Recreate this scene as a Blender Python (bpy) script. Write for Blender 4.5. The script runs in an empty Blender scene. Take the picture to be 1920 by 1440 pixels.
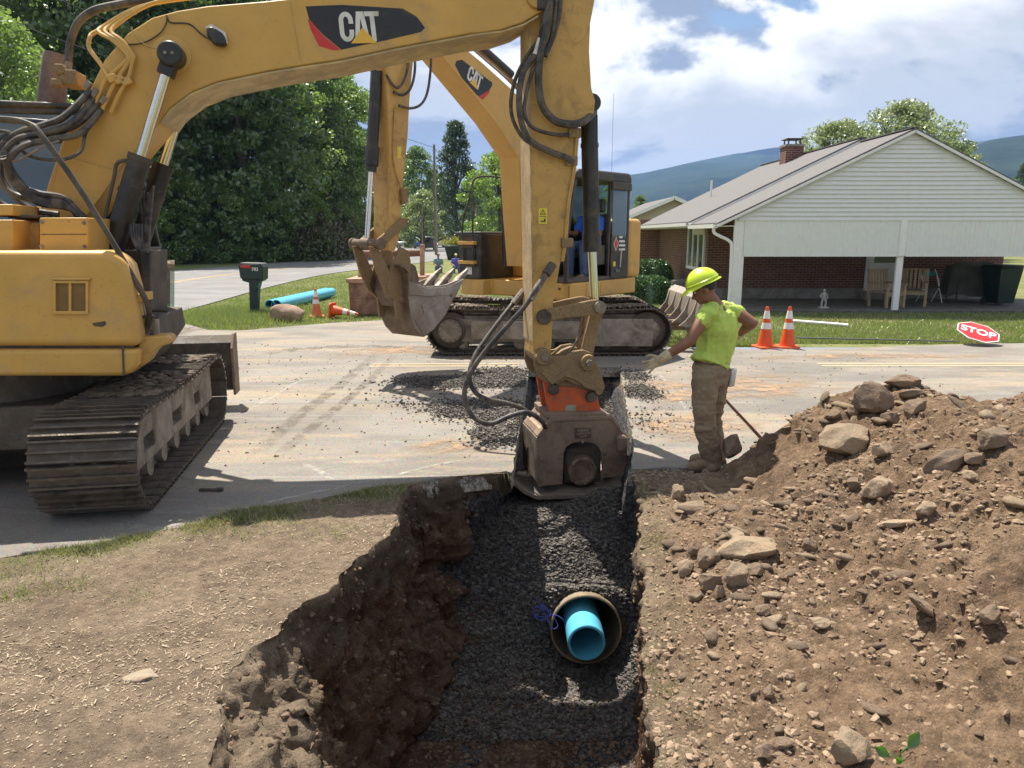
import bpy, math, random
import numpy as np
from mathutils import Vector, Matrix, Euler
random.seed(7)
RNG = np.random.default_rng(7)
S = bpy.context.scene
COL = S.collection
PI = math.pi
# ------------------------------------------------------------------ camera
CAMH = 2.0
FPX = 1400.0
TH = math.atan(280 / FPX)
cd = bpy.data.cameras.new('camera')
cd.sensor_width = 36.0
cd.lens = 36.0 * FPX / 1920.0
cd.clip_start = 0.1
cd.clip_end = 20000
cam = bpy.data.objects.new('camera', cd)
cam.location = (0, 0, CAMH)
cam.rotation_euler = (PI / 2 - TH, 0, 0)
COL.objects.link(cam)
S.camera = cam
# ------------------------------------------------------------------ light
SUN_EL = math.radians(63)
SUN_AZ = math.radians(-31)      # bearing of the sun seen from above, clockwise from +Y (negative = left of the view)
sv = Vector((math.sin(SUN_AZ) * math.cos(SUN_EL), math.cos(SUN_AZ) * math.cos(SUN_EL), math.sin(SUN_EL)))
sd = bpy.data.lights.new('sun', 'SUN')
sd.energy = 5.0
sd.angle = math.radians(0.53)
sd.color = (1.0, 0.93, 0.82)
sun = bpy.data.objects.new('sun', sd)
sun.rotation_euler = sv.to_track_quat('Z', 'Y').to_euler()
sun.location = (-10, 10, 30)
COL.objects.link(sun)
S.view_settings.view_transform = 'Standard'
S.view_settings.look = 'None'
S.view_settings.exposure = 0.95
S.view_settings.gamma = 1.0
S.view_settings.use_curve_mapping = False
S.render.engine = 'CYCLES'
S.cycles.max_bounces = 6
S.cycles.diffuse_bounces = 3
S.cycles.glossy_bounces = 3
S.cycles.transmission_bounces = 4
S.cycles.transparent_max_bounces = 8
S.cycles.volume_bounces = 1
S.cycles.use_denoising = True

W = bpy.data.worlds.new('World')
S.world = W
W.use_nodes = True
nt = W.node_tree
nt.nodes.clear()
def wn(t, **k):
    n = nt.nodes.new(t)
    for a, b in k.items():
        setattr(n, a, b)
    return n
def wmath(op, a, b=None, clamp=False):
    n = wn('ShaderNodeMath', operation=op, use_clamp=clamp)
    for i, q in enumerate((a, b)):
        if q is None: continue
        if isinstance(q, (int, float)): n.inputs[i].default_value = q
        else: nt.links.new(q, n.inputs[i])
    return n.outputs[0]
def wmix(f, a, b):
    n = wn('ShaderNodeMix', data_type='RGBA')
    if isinstance(f, (int, float)): n.inputs[0].default_value = f
    else: nt.links.new(f, n.inputs[0])
    for i, q in ((6, a), (7, b)):
        if isinstance(q, tuple): n.inputs[i].default_value = q + (1,)
        else: nt.links.new(q, n.inputs[i])
    return n.outputs[2]
sky = wn('ShaderNodeTexSky', sky_type='NISHITA')
sky.sun_disc = False
sky.sun_elevation = SUN_EL
sky.sun_rotation = SUN_AZ
sky.air_density = 1.0
sky.dust_density = 0.6
sky.ozone_density = 1.5
tc = wn('ShaderNodeTexCoord')
sp = wn('ShaderNodeSeparateXYZ'); nt.links.new(tc.outputs['Generated'], sp.inputs[0])
zc = wmath('MAXIMUM', sp.outputs[2], 0.0)
zz = wmath('ADD', zc, 0.16)
cb = wn('ShaderNodeCombineXYZ')
nt.links.new(sp.outputs[0], cb.inputs[0]); nt.links.new(sp.outputs[1], cb.inputs[1]); nt.links.new(wmath('MULTIPLY', wmath('POWER', wmath('ADD', zc, 0.02), 0.8), 1.9), cb.inputs[2])
def cloud(off, scale=1.15, det=9.0):
    ad = wn('ShaderNodeVectorMath', operation='ADD')
    nt.links.new(cb.outputs[0], ad.inputs[0]); ad.inputs[1].default_value = off
    n = wn('ShaderNodeTexNoise', noise_dimensions='3D')
    nt.links.new(ad.outputs[0], n.inputs['Vector'])
    n.inputs['Scale'].default_value = scale; n.inputs['Detail'].default_value = det
    n.inputs['Roughness'].default_value = 0.56; n.inputs['Distortion'].default_value = 0.25
    return n.outputs[0]
CO = (2.96, 1.7, 0.4)
d0 = cloud(CO, 2.5, 10.0)
d1 = cloud((CO[0] - 0.03, CO[1], CO[2] + 0.085), 2.5, 6.0)
d2 = cloud((CO[0] + 5.0, CO[1] + 2.0, CO[2]), 1.5, 3.0)
def ramp(x, a, b):
    n = wn('ShaderNodeMapRange', interpolation_type='SMOOTHSTEP')
    nt.links.new(x, n.inputs[0]); n.inputs[1].default_value = a; n.inputs[2].default_value = b
    return n.outputs[0]
mask = ramp(wmath('ADD', d0, wmath('MULTIPLY', wmath('SUBTRACT', d2, 0.5), 0.5)), 0.365, 0.415)
lit = ramp(wmath('SUBTRACT', d0, d1), -0.045, 0.04)
thick = ramp(wmath('ADD', d0, wmath('MULTIPLY', wmath('SUBTRACT', d2, 0.5), 0.5)), 0.47, 0.64)
ccol = wmix(lit, (0.30, 0.36, 0.49), (1.05, 1.04, 1.02))
ccol = wmix(wmath('MULTIPLY', thick, 0.62), ccol, (0.27, 0.32, 0.43))
hs = wn('ShaderNodeVectorMath', operation='SCALE'); nt.links.new(sky.outputs[0], hs.inputs[0]); hs.inputs['Scale'].default_value = 0.06
cs = wn('ShaderNodeVectorMath', operation='SCALE'); nt.links.new(ccol, cs.inputs[0]); cs.inputs['Scale'].default_value = 0.58
allc = wmix(mask, hs.outputs[0], cs.outputs[0])
hz = ramp(sp.outputs[2], 0.10, -0.01)
allc = wmix(wmath('MULTIPLY', hz, 0.55), allc, (0.42, 0.48, 0.57))
bg = wn('ShaderNodeBackground'); nt.links.new(allc, bg.inputs[0]); bg.inputs[1].default_value = 1.0
ow = wn('ShaderNodeOutputWorld'); nt.links.new(bg.outputs[0], ow.inputs[0])

# ------------------------------------------------------------------ pixel <-> place helpers (used to read sizes off the photograph)
CT, ST = math.cos(TH), math.sin(TH)
def ray(u, v):
    dv = v - 720.0
    return Vector((u - 960.0, FPX * CT - dv * ST, -FPX * ST - dv * CT))
def G(u, v, z=0.0):
    r = ray(u, v); t = (z - CAMH) / r.z
    return Vector((r.x * t, r.y * t, z))
def P(u, v, Y):
    r = ray(u, v); t = Y / r.y
    return Vector((r.x * t, Y, CAMH + r.z * t))
class Frame:
    """an upright machine frame: origin o, forward azimuth ang; side = to the left of forward"""
    def __init__(s, ox, oy, ang):
        s.o = Vector((ox, oy, 0)); s.a = ang
        s.f = Vector((math.cos(ang), math.sin(ang), 0)); s.l = Vector((-math.sin(ang), math.cos(ang), 0))
    def loc(s, p):
        d = p - s.o
        return Vector((d.dot(s.f), d.dot(s.l), d.z))
    def q(s, u, v, side):
        """ray through (u,v) meets the vertical plane at lateral offset side -> local (f, side, z)"""
        r = ray(u, v); c = Vector((0, 0, CAMH))
        t = (side - (c - s.o).dot(s.l)) / r.dot(s.l)
        return s.loc(c + r * t)
# ------------------------------------------------------------------ noise
def _h(ix, iy, iz, sd):
    n = (ix * 374761393 + iy * 668265263 + iz * 2147483647 + sd * 1274126177) & 0xFFFFFFFF
    n = ((n ^ (n >> 13)) * 1274126177) & 0xFFFFFFFF
    n = ((n ^ (n >> 16)) * 2246822519) & 0xFFFFFFFF
    return ((n ^ (n >> 15)) & 0xFFFFFF) / 8388607.5 - 1.0
def vnoise(p, sd=0):
    p = np.asarray(p, float)
    i = np.floor(p).astype(np.int64); f = p - i; f = f * f * f * (f * (f * 6 - 15) + 10)
    x, y, z = i[..., 0], i[..., 1], i[..., 2]; fx, fy, fz = f[..., 0], f[..., 1], f[..., 2]
    def L(a, b, t): return a + (b - a) * t
    return L(L(L(_h(x, y, z, sd), _h(x + 1, y, z, sd), fx), L(_h(x, y + 1, z, sd), _h(x + 1, y + 1, z, sd), fx), fy),
             L(L(_h(x, y, z + 1, sd), _h(x + 1, y, z + 1, sd), fx), L(_h(x, y + 1, z + 1, sd), _h(x + 1, y + 1, z + 1, sd), fx), fy), fz)
def fbm(p, sd=0, o=4, g=0.5, ridge=False):
    p = np.asarray(p, float); s = 0; a = 1; t = 0
    for k in range(o):
        n = vnoise(p * (2.03 ** k) + 17.3 * k, sd + k)
        if ridge: n = 1 - 2 * np.abs(n)
        s = s + a * n; t += a; a *= g
    return s / t
# ------------------------------------------------------------------ materials
def rgba(c): return (c[0], c[1], c[2], 1)
class NT:
    def __init__(s, name):
        s.m = bpy.data.materials.new(name); s.m.use_nodes = True
        s.t = s.m.node_tree; s.b = s.t.nodes['Principled BSDF']; s.out = s.t.nodes['Material Output']
        s.geo = None
    def n(s, t, **k):
        x = s.t.nodes.new(t)
        for a, b in k.items(): setattr(x, a, b)
        return x
    def put(s, sock, q):
        if isinstance(q, (int, float)): sock.default_value = q
        elif isinstance(q, tuple):
            sock.default_value = rgba(q) if len(sock.default_value) == 4 else q
        else: s.t.links.new(q, sock)
    def obj(s):
        return s.n('ShaderNodeTexCoord').outputs['Object']
    def pos(s):
        return s.n('ShaderNodeNewGeometry').outputs['Position']
    def noise(s, v, scale, det=4, rough=0.6, dist=0.0):
        x = s.n('ShaderNodeTexNoise'); s.put(x.inputs['Vector'], v)
        x.inputs['Scale'].default_value = scale; x.inputs['Detail'].default_value = det
        x.inputs['Roughness'].default_value = rough; x.inputs['Distortion'].default_value = dist
        return x.outputs[0]
    def voro(s, v, scale, feature='F1', out='Distance', rnd=1.0):
        x = s.n('ShaderNodeTexVoronoi', feature=feature); s.put(x.inputs['Vector'], v); x.inputs['Scale'].default_value = scale
        x.inputs['Randomness'].default_value = rnd
        return x.outputs[out]
    def ramp(s, x, a, b, lo=0.0, hi=1.0):
        r = s.n('ShaderNodeMapRange', interpolation_type='SMOOTHSTEP'); s.put(r.inputs[0], x)
        r.inputs[1].default_value = a; r.inputs[2].default_value = b; r.inputs[3].default_value = lo; r.inputs[4].default_value = hi
        return r.outputs[0]
    def math(s, op, a, b=0.0, clamp=False):
        x = s.n('ShaderNodeMath', operation=op, use_clamp=clamp); s.put(x.inputs[0], a); s.put(x.inputs[1], b); return x.outputs[0]
    def mix(s, f, a, b, bt='MIX'):
        x = s.n('ShaderNodeMix', data_type='RGBA', blend_type=bt); s.put(x.inputs[0], f); s.put(x.inputs[6], a); s.put(x.inputs[7], b); return x.outputs[2]
    def xyz(s, v):
        x = s.n('ShaderNodeSeparateXYZ'); s.put(x.inputs[0], v); return x.outputs
    def scalev(s, v, sc):
        x = s.n('ShaderNodeMapping'); s.put(x.inputs[0], v); x.inputs[3].default_value = sc; return x.outputs[0]
    def attr(s, nm):
        x = s.n('ShaderNodeAttribute', attribute_name=nm); return x.outputs['Fac']
    def bump(s, h, st=0.3, d=0.01, prev=None):
        x = s.n('ShaderNodeBump'); s.put(x.inputs['Height'], h); x.inputs['Strength'].default_value = st; x.inputs['Distance'].default_value = d
        if prev is not None: s.t.links.new(prev, x.inputs['Normal'])
        return x.outputs[0]
    def fin(s, col=None, rough=None, metal=None, normal=None, **k):
        if col is not None: s.put(s.b.inputs['Base Color'], col)
        if rough is not None: s.put(s.b.inputs['Roughness'], rough)
        if metal is not None: s.put(s.b.inputs['Metallic'], metal)
        if normal is not None: s.t.links.new(normal, s.b.inputs['Normal'])
        for a, b in k.items(): s.put(s.b.inputs[a.replace('_', ' ')], b)
        return s.m
def shade(c, k): return tuple(min(1, x * k) for x in c)
def M(name, col, rough=0.6, metal=0.0, var=0.18, scale=6.0, dirt=None, damt=0.5, dscale=2.5, bump=0.15, bscale=60.0, bdist=0.004, spec=None, coords='obj', spk=0):
    """general weathered surface: tone variation, blotchy dirt, fine relief"""
    k = NT(name); v = k.obj() if coords == 'obj' else k.pos()
    n1 = k.noise(v, scale, 5, 0.65)
    c = k.mix(k.ramp(n1, 0.3, 0.7), shade(col, 1 - var), shade(col, 1 + var))
    r = rough
    if spk:
        c = k.mix(k.math('MULTIPLY', k.ramp(k.noise(v, 34, 3, 0.8), 0.64, 0.68), spk), c, (0.06, 0.035, 0.02)); c = k.mix(k.math('MULTIPLY', k.ramp(k.noise(k.scalev(v, (1, 1, .15)), 9, 5, 0.8), 0.6, 0.72), spk * .6), c, shade(col, .55))
    if dirt is not None:
        n2 = k.noise(v, dscale, 8, 0.72, 0.6)
        t0 = 0.72 - 0.42 * damt
        dm = k.ramp(n2, t0 - 0.10, t0 + 0.10)
        fine = k.ramp(k.noise(v, dscale * 14, 5, 0.8), 0.35, 0.65)
        dm = k.math('MULTIPLY', dm, k.math('ADD', k.math('MULTIPLY', fine, 0.55), 0.45), True)
        c = k.mix(dm, c, dirt)
        r = k.math('ADD', k.math('MULTIPLY', dm, max(0.0, 0.92 - rough)), rough)
        if metal: metal = k.math('MULTIPLY', k.math('SUBTRACT', 1.0, dm), metal)
    nb = k.bump(k.noise(v, bscale, 6, 0.7), bump, bdist) if bump else None
    m = k.fin(c, r, metal, nb)
    if spec is not None: k.b.inputs['Specular IOR Level'].default_value = spec
    return m
# ------------------------------------------------------------------ mesh builder
def catmull(pts, n=6):
    pts = [Vector(p) for p in pts]
    if len(pts) < 3: return pts
    q = [pts[0] * 2 - pts[1]] + pts + [pts[-1] * 2 - pts[-2]]
    out = []
    for i in range(1, len(q) - 2):
        a, b, c, d = q[i - 1:i + 3]
        for k in range(n):
            t = k / n
            out.append(0.5 * ((2 * b) + (c - a) * t + (2 * a - 5 * b + 4 * c - d) * t * t + (3 * b - a - 3 * c + d) * t ** 3))
    out.append(pts[-1])
    return out
class MB:
    def __init__(s): s.v = []; s.f = []
    def add(s, vs, fs):
        o = len(s.v); s.v += [tuple(x) for x in vs]; s.f += [tuple(o + i for i in f) for f in fs]; return s
    def box(s, c, d, rz=0.0, rot=None):
        hx, hy, hz = d[0] / 2, d[1] / 2, d[2] / 2
        m = rot.to_matrix() if rot is not None else Matrix.Rotation(rz, 3, 'Z')
        vs = [Vector(c) + m @ Vector((x * hx, y * hy, z * hz)) for x in (-1, 1) for y in (-1, 1) for z in (-1, 1)]
        return s.add(vs, [(0, 1, 3, 2), (4, 6, 7, 5), (0, 4, 5, 1), (2, 3, 7, 6), (0, 2, 6, 4), (1, 5, 7, 3)])
    def bar(s, a, b, w, h, up=(0, 0, 1)):
        a, b = Vector(a), Vector(b); d = (b - a).normalized(); up = Vector(up)
        if abs(d.dot(up)) > 0.98: up = Vector((0, 1, 0))
        x = d.cross(up).normalized(); z = x.cross(d)
        vs = [p + x * (i * w / 2) + z * (j * h / 2) for p in (a, b) for i, j in ((-1, -1), (1, -1), (1, 1), (-1, 1))]
        return s.add(vs, [(3, 2, 1, 0), (4, 5, 6, 7), (0, 1, 5, 4), (1, 2, 6, 5), (2, 3, 7, 6), (3, 0, 4, 7)])
    def tube(s, pts, r, n=8, smooth=0, cap=True):
        pts = [Vector(p) for p in pts]
        if smooth:
            if not isinstance(r, (int, float)):
                m = len(pts); pp = catmull(pts, smooth); r = [float(np.interp(i / (len(pp) - 1) * (m - 1), range(m), r)) for i in range(len(pp))]; pts = pp
            else: pts = catmull(pts, smooth)
        rr = [r] * len(pts) if isinstance(r, (int, float)) else r
        t0 = (pts[1] - pts[0]).normalized()
        u = t0.orthogonal().normalized(); vs = []
        for i, p in enumerate(pts):
            t = (pts[min(i + 1, len(pts) - 1)] - pts[max(i - 1, 0)])
            if t.length < 1e-9: t = t0
            t = t.normalized(); u = (u - t * u.dot(t)).normalized(); w = t.cross(u)
            for k in range(n):
                a = 2 * PI * k / n
                vs.append(p + (u * math.cos(a) + w * math.sin(a)) * rr[i])
        fs = [(i * n + k, i * n + (k + 1) % n, (i + 1) * n + (k + 1) % n, (i + 1) * n + k) for i in range(len(pts) - 1) for k in range(n)]
        if cap: fs += [tuple(range(n - 1, -1, -1)), tuple((len(pts) - 1) * n + k for k in range(n))]
        return s.add(vs, fs)
    def cyl(s, a, b, r, r2=None, n=16): return s.tube([a, b], [r, r if r2 is None else r2], n)
    def lathe(s, prof, c=(0, 0, 0), axis=(0, 0, 1), n=20, cap=True):
        ax = Vector(axis).normalized(); u = ax.orthogonal().normalized(); w = ax.cross(u); c = Vector(c); vs = []
        for (r, h) in prof:
            for k in range(n):
                a = 2 * PI * k / n; vs.append(c + ax * h + (u * math.cos(a) + w * math.sin(a)) * r)
        fs = [(i * n + k, i * n + (k + 1) % n, (i + 1) * n + (k + 1) % n, (i + 1) * n + k) for i in range(len(prof) - 1) for k in range(n)]
        if cap: fs += [tuple(range(n - 1, -1, -1)), tuple((len(prof) - 1) * n + k for k in range(n))]
        return s.add(vs, fs)
    def pring(s, outer, inner, fn, t0, t1):
        """plate with a hole: outer and inner 2-D loops of equal length"""
        n = len(outer)
        vs = [fn(p, t) for t in (t0, t1) for loop in (outer, inner) for p in loop]
        fs = []
        for i in range(n):
            j = (i + 1) % n
            fs += [(i, j, n + j, n + i), (2 * n + i, 3 * n + i, 3 * n + j, 2 * n + j), (i, 2 * n + i, 2 * n + j, j), (n + i, n + j, 3 * n + j, 3 * n + i)]
        return s.add(vs, fs)
    def prism(s, poly, fn, t0, t1):
        """poly: 2-D points; fn(p, t) -> 3-D"""
        n = len(poly); vs = [fn(p, t) for t in (t0, t1) for p in poly]
        return s.add(vs, [tuple(range(n)), tuple(range(2 * n - 1, n - 1, -1))] + [(i, n + i, n + (i + 1) % n, (i + 1) % n) for i in range(n)])
    def grid(s, P3):
        """P3: array rows x cols x 3"""
        r, c = P3.shape[:2]
        return s.add([tuple(x) for x in P3.reshape(-1, 3)], [(i * c + j, i * c + j + 1, (i + 1) * c + j + 1, (i + 1) * c + j) for i in range(r - 1) for j in range(c - 1)])
    def build(s, name, mat, parent=None, bevel=0.0, seg=2, sm=40, fixn=True):
        me = bpy.data.meshes.new(name); me.from_pydata(s.v, [], s.f); me.update()
        if fixn:
            import bmesh
            b = bmesh.new(); b.from_mesh(me); bmesh.ops.recalc_face_normals(b, faces=b.faces); b.to_mesh(me); b.free()
        if sm:
            me.shade_smooth()
            me.set_sharp_from_angle(angle=math.radians(sm))
        me.materials.append(mat)
        o = bpy.data.objects.new(name, me); COL.objects.link(o)
        if parent is not None: o.parent = parent
        if bevel:
            md = o.modifiers.new('bevel', 'BEVEL'); md.width = bevel; md.segments = seg; md.limit_method = 'ANGLE'; md.angle_limit = math.radians(35)
            md.harden_normals = False
        return o
def fastmesh(name, V, F, mat, parent=None, smooth=False):
    """V (n,3), F (m,k) numpy arrays"""
    me = bpy.data.meshes.new(name); V = np.ascontiguousarray(V, np.float32); F = np.ascontiguousarray(F, np.int32)
    m, k = F.shape
    me.vertices.add(len(V)); me.vertices.foreach_set('co', V.ravel())
    me.loops.add(m * k); me.loops.foreach_set('vertex_index', F.ravel())
    me.polygons.add(m); me.polygons.foreach_set('loop_start', np.arange(0, m * k, k, dtype=np.int32))
    me.polygons.foreach_set('use_smooth', np.full(m, smooth))
    me.update(calc_edges=True)
    if mat is not None: me.materials.append(mat)
    o = bpy.data.objects.new(name, me); COL.objects.link(o)
    if parent is not None: o.parent = parent
    return o
def setattrf(o, name, arr):
    a = o.data.attributes.new(name, 'FLOAT', 'POINT'); a.data.foreach_set('value', np.ascontiguousarray(arr, np.float32).ravel())
def empty(name, loc=(0, 0, 0), rz=0.0, parent=None):
    o = bpy.data.objects.new(name, None); o.location = loc; o.rotation_euler = (0, 0, rz); o.empty_display_size = 0.2
    COL.objects.link(o)
    if parent is not None: o.parent = parent
    return o
def tag(o, label=None, cat=None, group=None, kind=None):
    if label: o['label'] = label
    if cat: o['category'] = cat
    if group: o['group'] = group
    if kind: o['kind'] = kind
    return o
def copy_tree(o, parent=None):
    c = o.copy(); COL.objects.link(c); c.parent = parent
    for ch in list(o.children): copy_tree(ch, c)
    return c
def text_mesh(txt, size, offset=0.0, extrude=0.002, spacing=1.0):
    cu = bpy.data.curves.new('t', 'FONT'); cu.body = txt; cu.size = size; cu.offset = offset; cu.extrude = extrude
    cu.align_x = 'CENTER'; cu.align_y = 'CENTER'; cu.space_character = spacing
    ob = bpy.data.objects.new('t', cu); COL.objects.link(ob)
    dg = bpy.context.evaluated_depsgraph_get(); dg.update()
    me = bpy.data.meshes.new_from_object(ob.evaluated_get(dg))
    V = [v.co.copy() for v in me.vertices]; F = [tuple(p.vertices) for p in me.polygons]
    bpy.data.objects.remove(ob); bpy.data.curves.remove(cu); bpy.data.meshes.remove(me)
    return V, F
def text_part(txt, size, o, ex, ey, mat, parent, name='lettering', offset=0.0, extrude=0.002, spacing=1.0, sx=1.0):
    V, F = text_mesh(txt, size, offset, extrude, spacing)
    ex, ey, o = Vector(ex), Vector(ey), Vector(o); n = ex.cross(ey).normalized()
    b = MB(); b.add([o + ex * (p.x * sx) + ey * p.y + n * p.z for p in V], F)
    return b.build(name, mat, parent, sm=0, fixn=False)
# ================================================================== materials of the ground
def mat_soil():
    k = NT('soil'); v = k.pos(); xyz = k.xyz(v)
    heap = k.attr('heap'); soft = k.attr('soft'); grav = k.attr('gravel'); gr = k.attr('grassy')
    n1 = k.noise(v, 2.2, 6, 0.7); n2 = k.noise(v, 14, 6, 0.75); n3 = k.noise(v, 90, 4, 0.7)
    top = k.mix(k.ramp(n1, 0.35, 0.65), (0.205, 0.152, 0.105), (0.305, 0.235, 0.165))
    hp = k.mix(k.ramp(n1, 0.35, 0.65), (0.21, 0.137, 0.085), (0.325, 0.222, 0.142))
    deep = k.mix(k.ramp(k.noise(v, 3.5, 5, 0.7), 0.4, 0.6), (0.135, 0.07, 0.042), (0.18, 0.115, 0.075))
    c = k.mix(heap, top, hp)
    c = k.mix(k.math('MULTIPLY', k.math('MULTIPLY', k.ramp(k.noise(v, 1.5, 8, 0.78, 0.6), 0.48, 0.60), heap), .75), c, (0.115, 0.078, 0.052))
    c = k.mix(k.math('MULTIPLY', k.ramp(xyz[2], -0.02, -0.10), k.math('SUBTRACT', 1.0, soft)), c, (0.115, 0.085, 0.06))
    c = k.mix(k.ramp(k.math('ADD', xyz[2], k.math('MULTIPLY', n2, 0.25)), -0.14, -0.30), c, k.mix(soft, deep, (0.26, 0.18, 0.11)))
    c = k.mix(k.ramp(n2, 0.30, 0.75), k.mix(0.5, c, (0, 0, 0)), c, 'MIX')
    c = k.mix(k.math('MULTIPLY', k.ramp(n3, 0.56, 0.72), 0.5), c, k.mix(0.5, c, (0.75, 0.66, 0.52)))
    gn = k.ramp(k.noise(v, 7, 6, 0.8), 0.42, 0.62)
    c = k.mix(k.math('MULTIPLY', k.math('MULTIPLY', gr, gn), 0.75), c, (0.115, 0.135, 0.045))
    gc = k.mix(k.ramp(k.voro(v, 45, out='Color'), 0.2, 0.9), (0.035, 0.034, 0.037), (0.12, 0.115, 0.115))
    c = k.mix(k.ramp(k.math('ADD', grav, k.math('MULTIPLY', k.math('SUBTRACT', k.noise(v, 5, 6, .8), .5), 1.6)), .35, .65), c, gc)
    b = k.bump(k.noise(v, 24, 9, 0.82), 0.8, 0.03)
    b = k.bump(k.voro(v, 70), 0.5, 0.010, b)
    return k.fin(c, 0.95, 0, b, Specular_IOR_Level=0.15)
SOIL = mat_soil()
def mat_asphalt(name='asphalt', base=(0.208, 0.192, 0.170), dust=0.8, crack=True):
    k = NT(name); v = k.pos(); xyz = k.xyz(v)
    big = k.noise(k.scalev(v, (0.45, 0.9, 1)), 1.0, 6, 0.65, 0.4)
    mud = k.noise(k.scalev(v, (0.28, 1.1, 1)), 1.3, 8, 0.7, 0.8)
    c = k.mix(k.ramp(big, 0.3, 0.7), shade(base, 0.80), shade(base, 1.22))
    if dust:
        c = k.mix(k.math('MULTIPLY', k.ramp(mud, 0.46, 0.66), dust * 0.75), c, (0.37, 0.29, 0.195))
        streak = k.noise(k.scalev(v, (0.16, 2.2, 1)), 1.6, 6, 0.7, 0.5)
        c = k.mix(k.math('MULTIPLY', k.ramp(streak, 0.55, 0.72), dust * 0.5), c, (0.42, 0.40, 0.36))
        c = k.mix(k.math('MULTIPLY', k.ramp(k.noise(v, 3.0, 8, 0.8), 0.60, 0.74), dust * 0.35), c, (0.25, 0.155, 0.095))
    agg = k.voro(v, 120, out='Color')
    c = k.mix(0.30, c, agg, 'OVERLAY'); c = k.mix(k.ramp(k.noise(v, 26, 6, .85), .42, .58, 0.0, .30), c, k.mix(.5, c, (0.08, .07, .06)))
    sp = k.ramp(k.noise(v, 55, 4, 0.8), 0.62, 0.70)
    c = k.mix(k.math('MULTIPLY', sp, 0.45), c, (0.06, 0.055, 0.05))
    if crack:
        wv = k.n('ShaderNodeVectorMath', operation='ADD'); k.put(wv.inputs[0], v)
        nn = k.n('ShaderNodeTexNoise'); k.put(nn.inputs['Vector'], v); nn.inputs['Scale'].default_value = 1.7; nn.inputs['Detail'].default_value = 6
        k.t.links.new(nn.outputs['Color'], wv.inputs[1])
        cr = k.ramp(k.voro(wv.outputs[0], 0.30, 'DISTANCE_TO_EDGE'), 0.006, 0.001)
        c = k.mix(k.math('MULTIPLY', cr, k.ramp(k.noise(v, 0.5, 3), 0.45, 0.6, 0.0, 0.45)), c, (0.12, 0.11, 0.095))
    c = k.mix(k.ramp(xyz[2], -0.006, -0.02), c, k.mix(k.ramp(k.noise(v, 25, 5, 0.8), 0.4, 0.6), (0.10, 0.09, 0.08), (0.42, 0.38, 0.32)))
    b = k.bump(k.noise(v, 110, 5, 0.8), 0.35, 0.006)
    return k.fin(c, 0.88, 0, b, Specular_IOR_Level=0.25)
ASPH = mat_asphalt()
ROADM = mat_asphalt('road_asphalt', (0.20, 0.20, 0.20), 0.25, False)
def mat_lawn():
    k = NT('lawn'); v = k.pos()
    n = k.noise(v, 0.35, 6, 0.7); n2 = k.noise(v, 6, 6, 0.8)
    c = k.mix(k.ramp(n, 0.35, 0.65), (0.13, 0.165, 0.05), (0.21, 0.21, 0.095))
    c = k.mix(k.math('MULTIPLY', k.ramp(n2, 0.5, 0.7), 0.6), c, (0.24, 0.20, 0.10))
    c = k.mix(k.ramp(n2, 0.3, 0.55), (0.07, 0.09, 0.035), c)
    return k.fin(c, 0.95, 0, k.bump(n2, 0.6, 0.05), Specular_IOR_Level=0.1)
LAWN = mat_lawn()

# ================================================================== the pit, the dirt shoulder and the spoil heap: one lofted sheet
def ip(x, pts):
    a = np.array(pts, float); return np.interp(x, a[:, 0], a[:, 1])
EDGE_PX = [(955, 887), (925, 888), (880, 892), (820, 899), (768, 908), (748, 940), (737, 985), (716, 1010), (690, 1037), (640, 1078), (600, 1115),
           (540, 1150), (520, 1190), (455, 1228), (425, 1262), (405, 1310), (398, 1440)]
ep = [G(u, v) for u, v in EDGE_PX]
LPTS = [(p.y, p.x) for p in ep][::-1]
# make strictly increasing in y
LP = []
for y, x in LPTS:
    if LP and y <= LP[-1][0] + 0.004: y = LP[-1][0] + 0.004
    LP.append((y, x))
LP = [(-3, -0.7), (1.2, -0.9)] + LP + [(LP[-1][0] + 0.01, 0.0), (10.8, 0.235), (13.5, 0.38)]
YC = LP[-4][0] + 0.012           # where the wide pit narrows to the trench cut in the road
RP = [(-3, 0.3), (1.2, 0.42), (2.5, 0.55), (3.4, 0.66), (4.2, 0.80), (5.0, 0.90), (6.05, 1.06), (7.0, 1.18), (10.8, 1.60), (13.5, 1.85)]
FZ = [(-3, -0.4), (0.6, -0.8), (1.6, -1.68), (4.9, -1.68), (5.3, -1.60), (5.75, -1.42), (6.15, -1.12), (6.55, -0.84), (7.1, -0.71), (7.9, -0.70), (8.6, -0.60), (10.8, -0.45), (11.25, -0.4), (11.4, -0.17), (14, -0.17)]
def heapz(x, y):
    H = ip(x, [(0.9, 0.0), (1.25, 0.03), (1.75, 0.05), (2.1, 0.34), (2.5, 0.60), (2.9, 0.80), (3.2, 0.82), (3.6, 0.72), (4.2, 0.80), (5.0, 1.05), (7, 1.2)])
    yr = ip(x, [(1.0, 6.0), (2.0, 6.0), (2.8, 6.0), (3.6, 5.7), (5, 5.5), (7, 5.5)])
    sl = ip(x, [(1, 0.0), (1.8, 0.01), (2.6, 0.09), (4, 0.12), (7, 0.18)])
    z = H - np.maximum(0, yr - y) * sl
    z = z - 0.75 * np.maximum(0, y - yr)
    e = ip(y, RP)
    z = np.minimum(z, 0.02 + np.maximum(0, x - e - 0.12) * 0.62)
    z = z + 0.13 * np.clip((x - e - .08) / .35, 0, 1) * np.clip((5.5 - y) / .9, 0, 1) * 1.25
    z = z + 0.06 * np.exp(-((x - 1.75) ** 2 + (y - 4.5) ** 2) / 0.12)
    return np.where((y > yr) & (z < -0.02), -0.02 - 0.0 * z, np.maximum(z, -0.02))
DIRT_PX = [(-400, 1120), (0, 1047), (150, 1025), (330, 990), (430, 962), (560, 942), (700, 917), (860, 893), (948, 883)]
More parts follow.
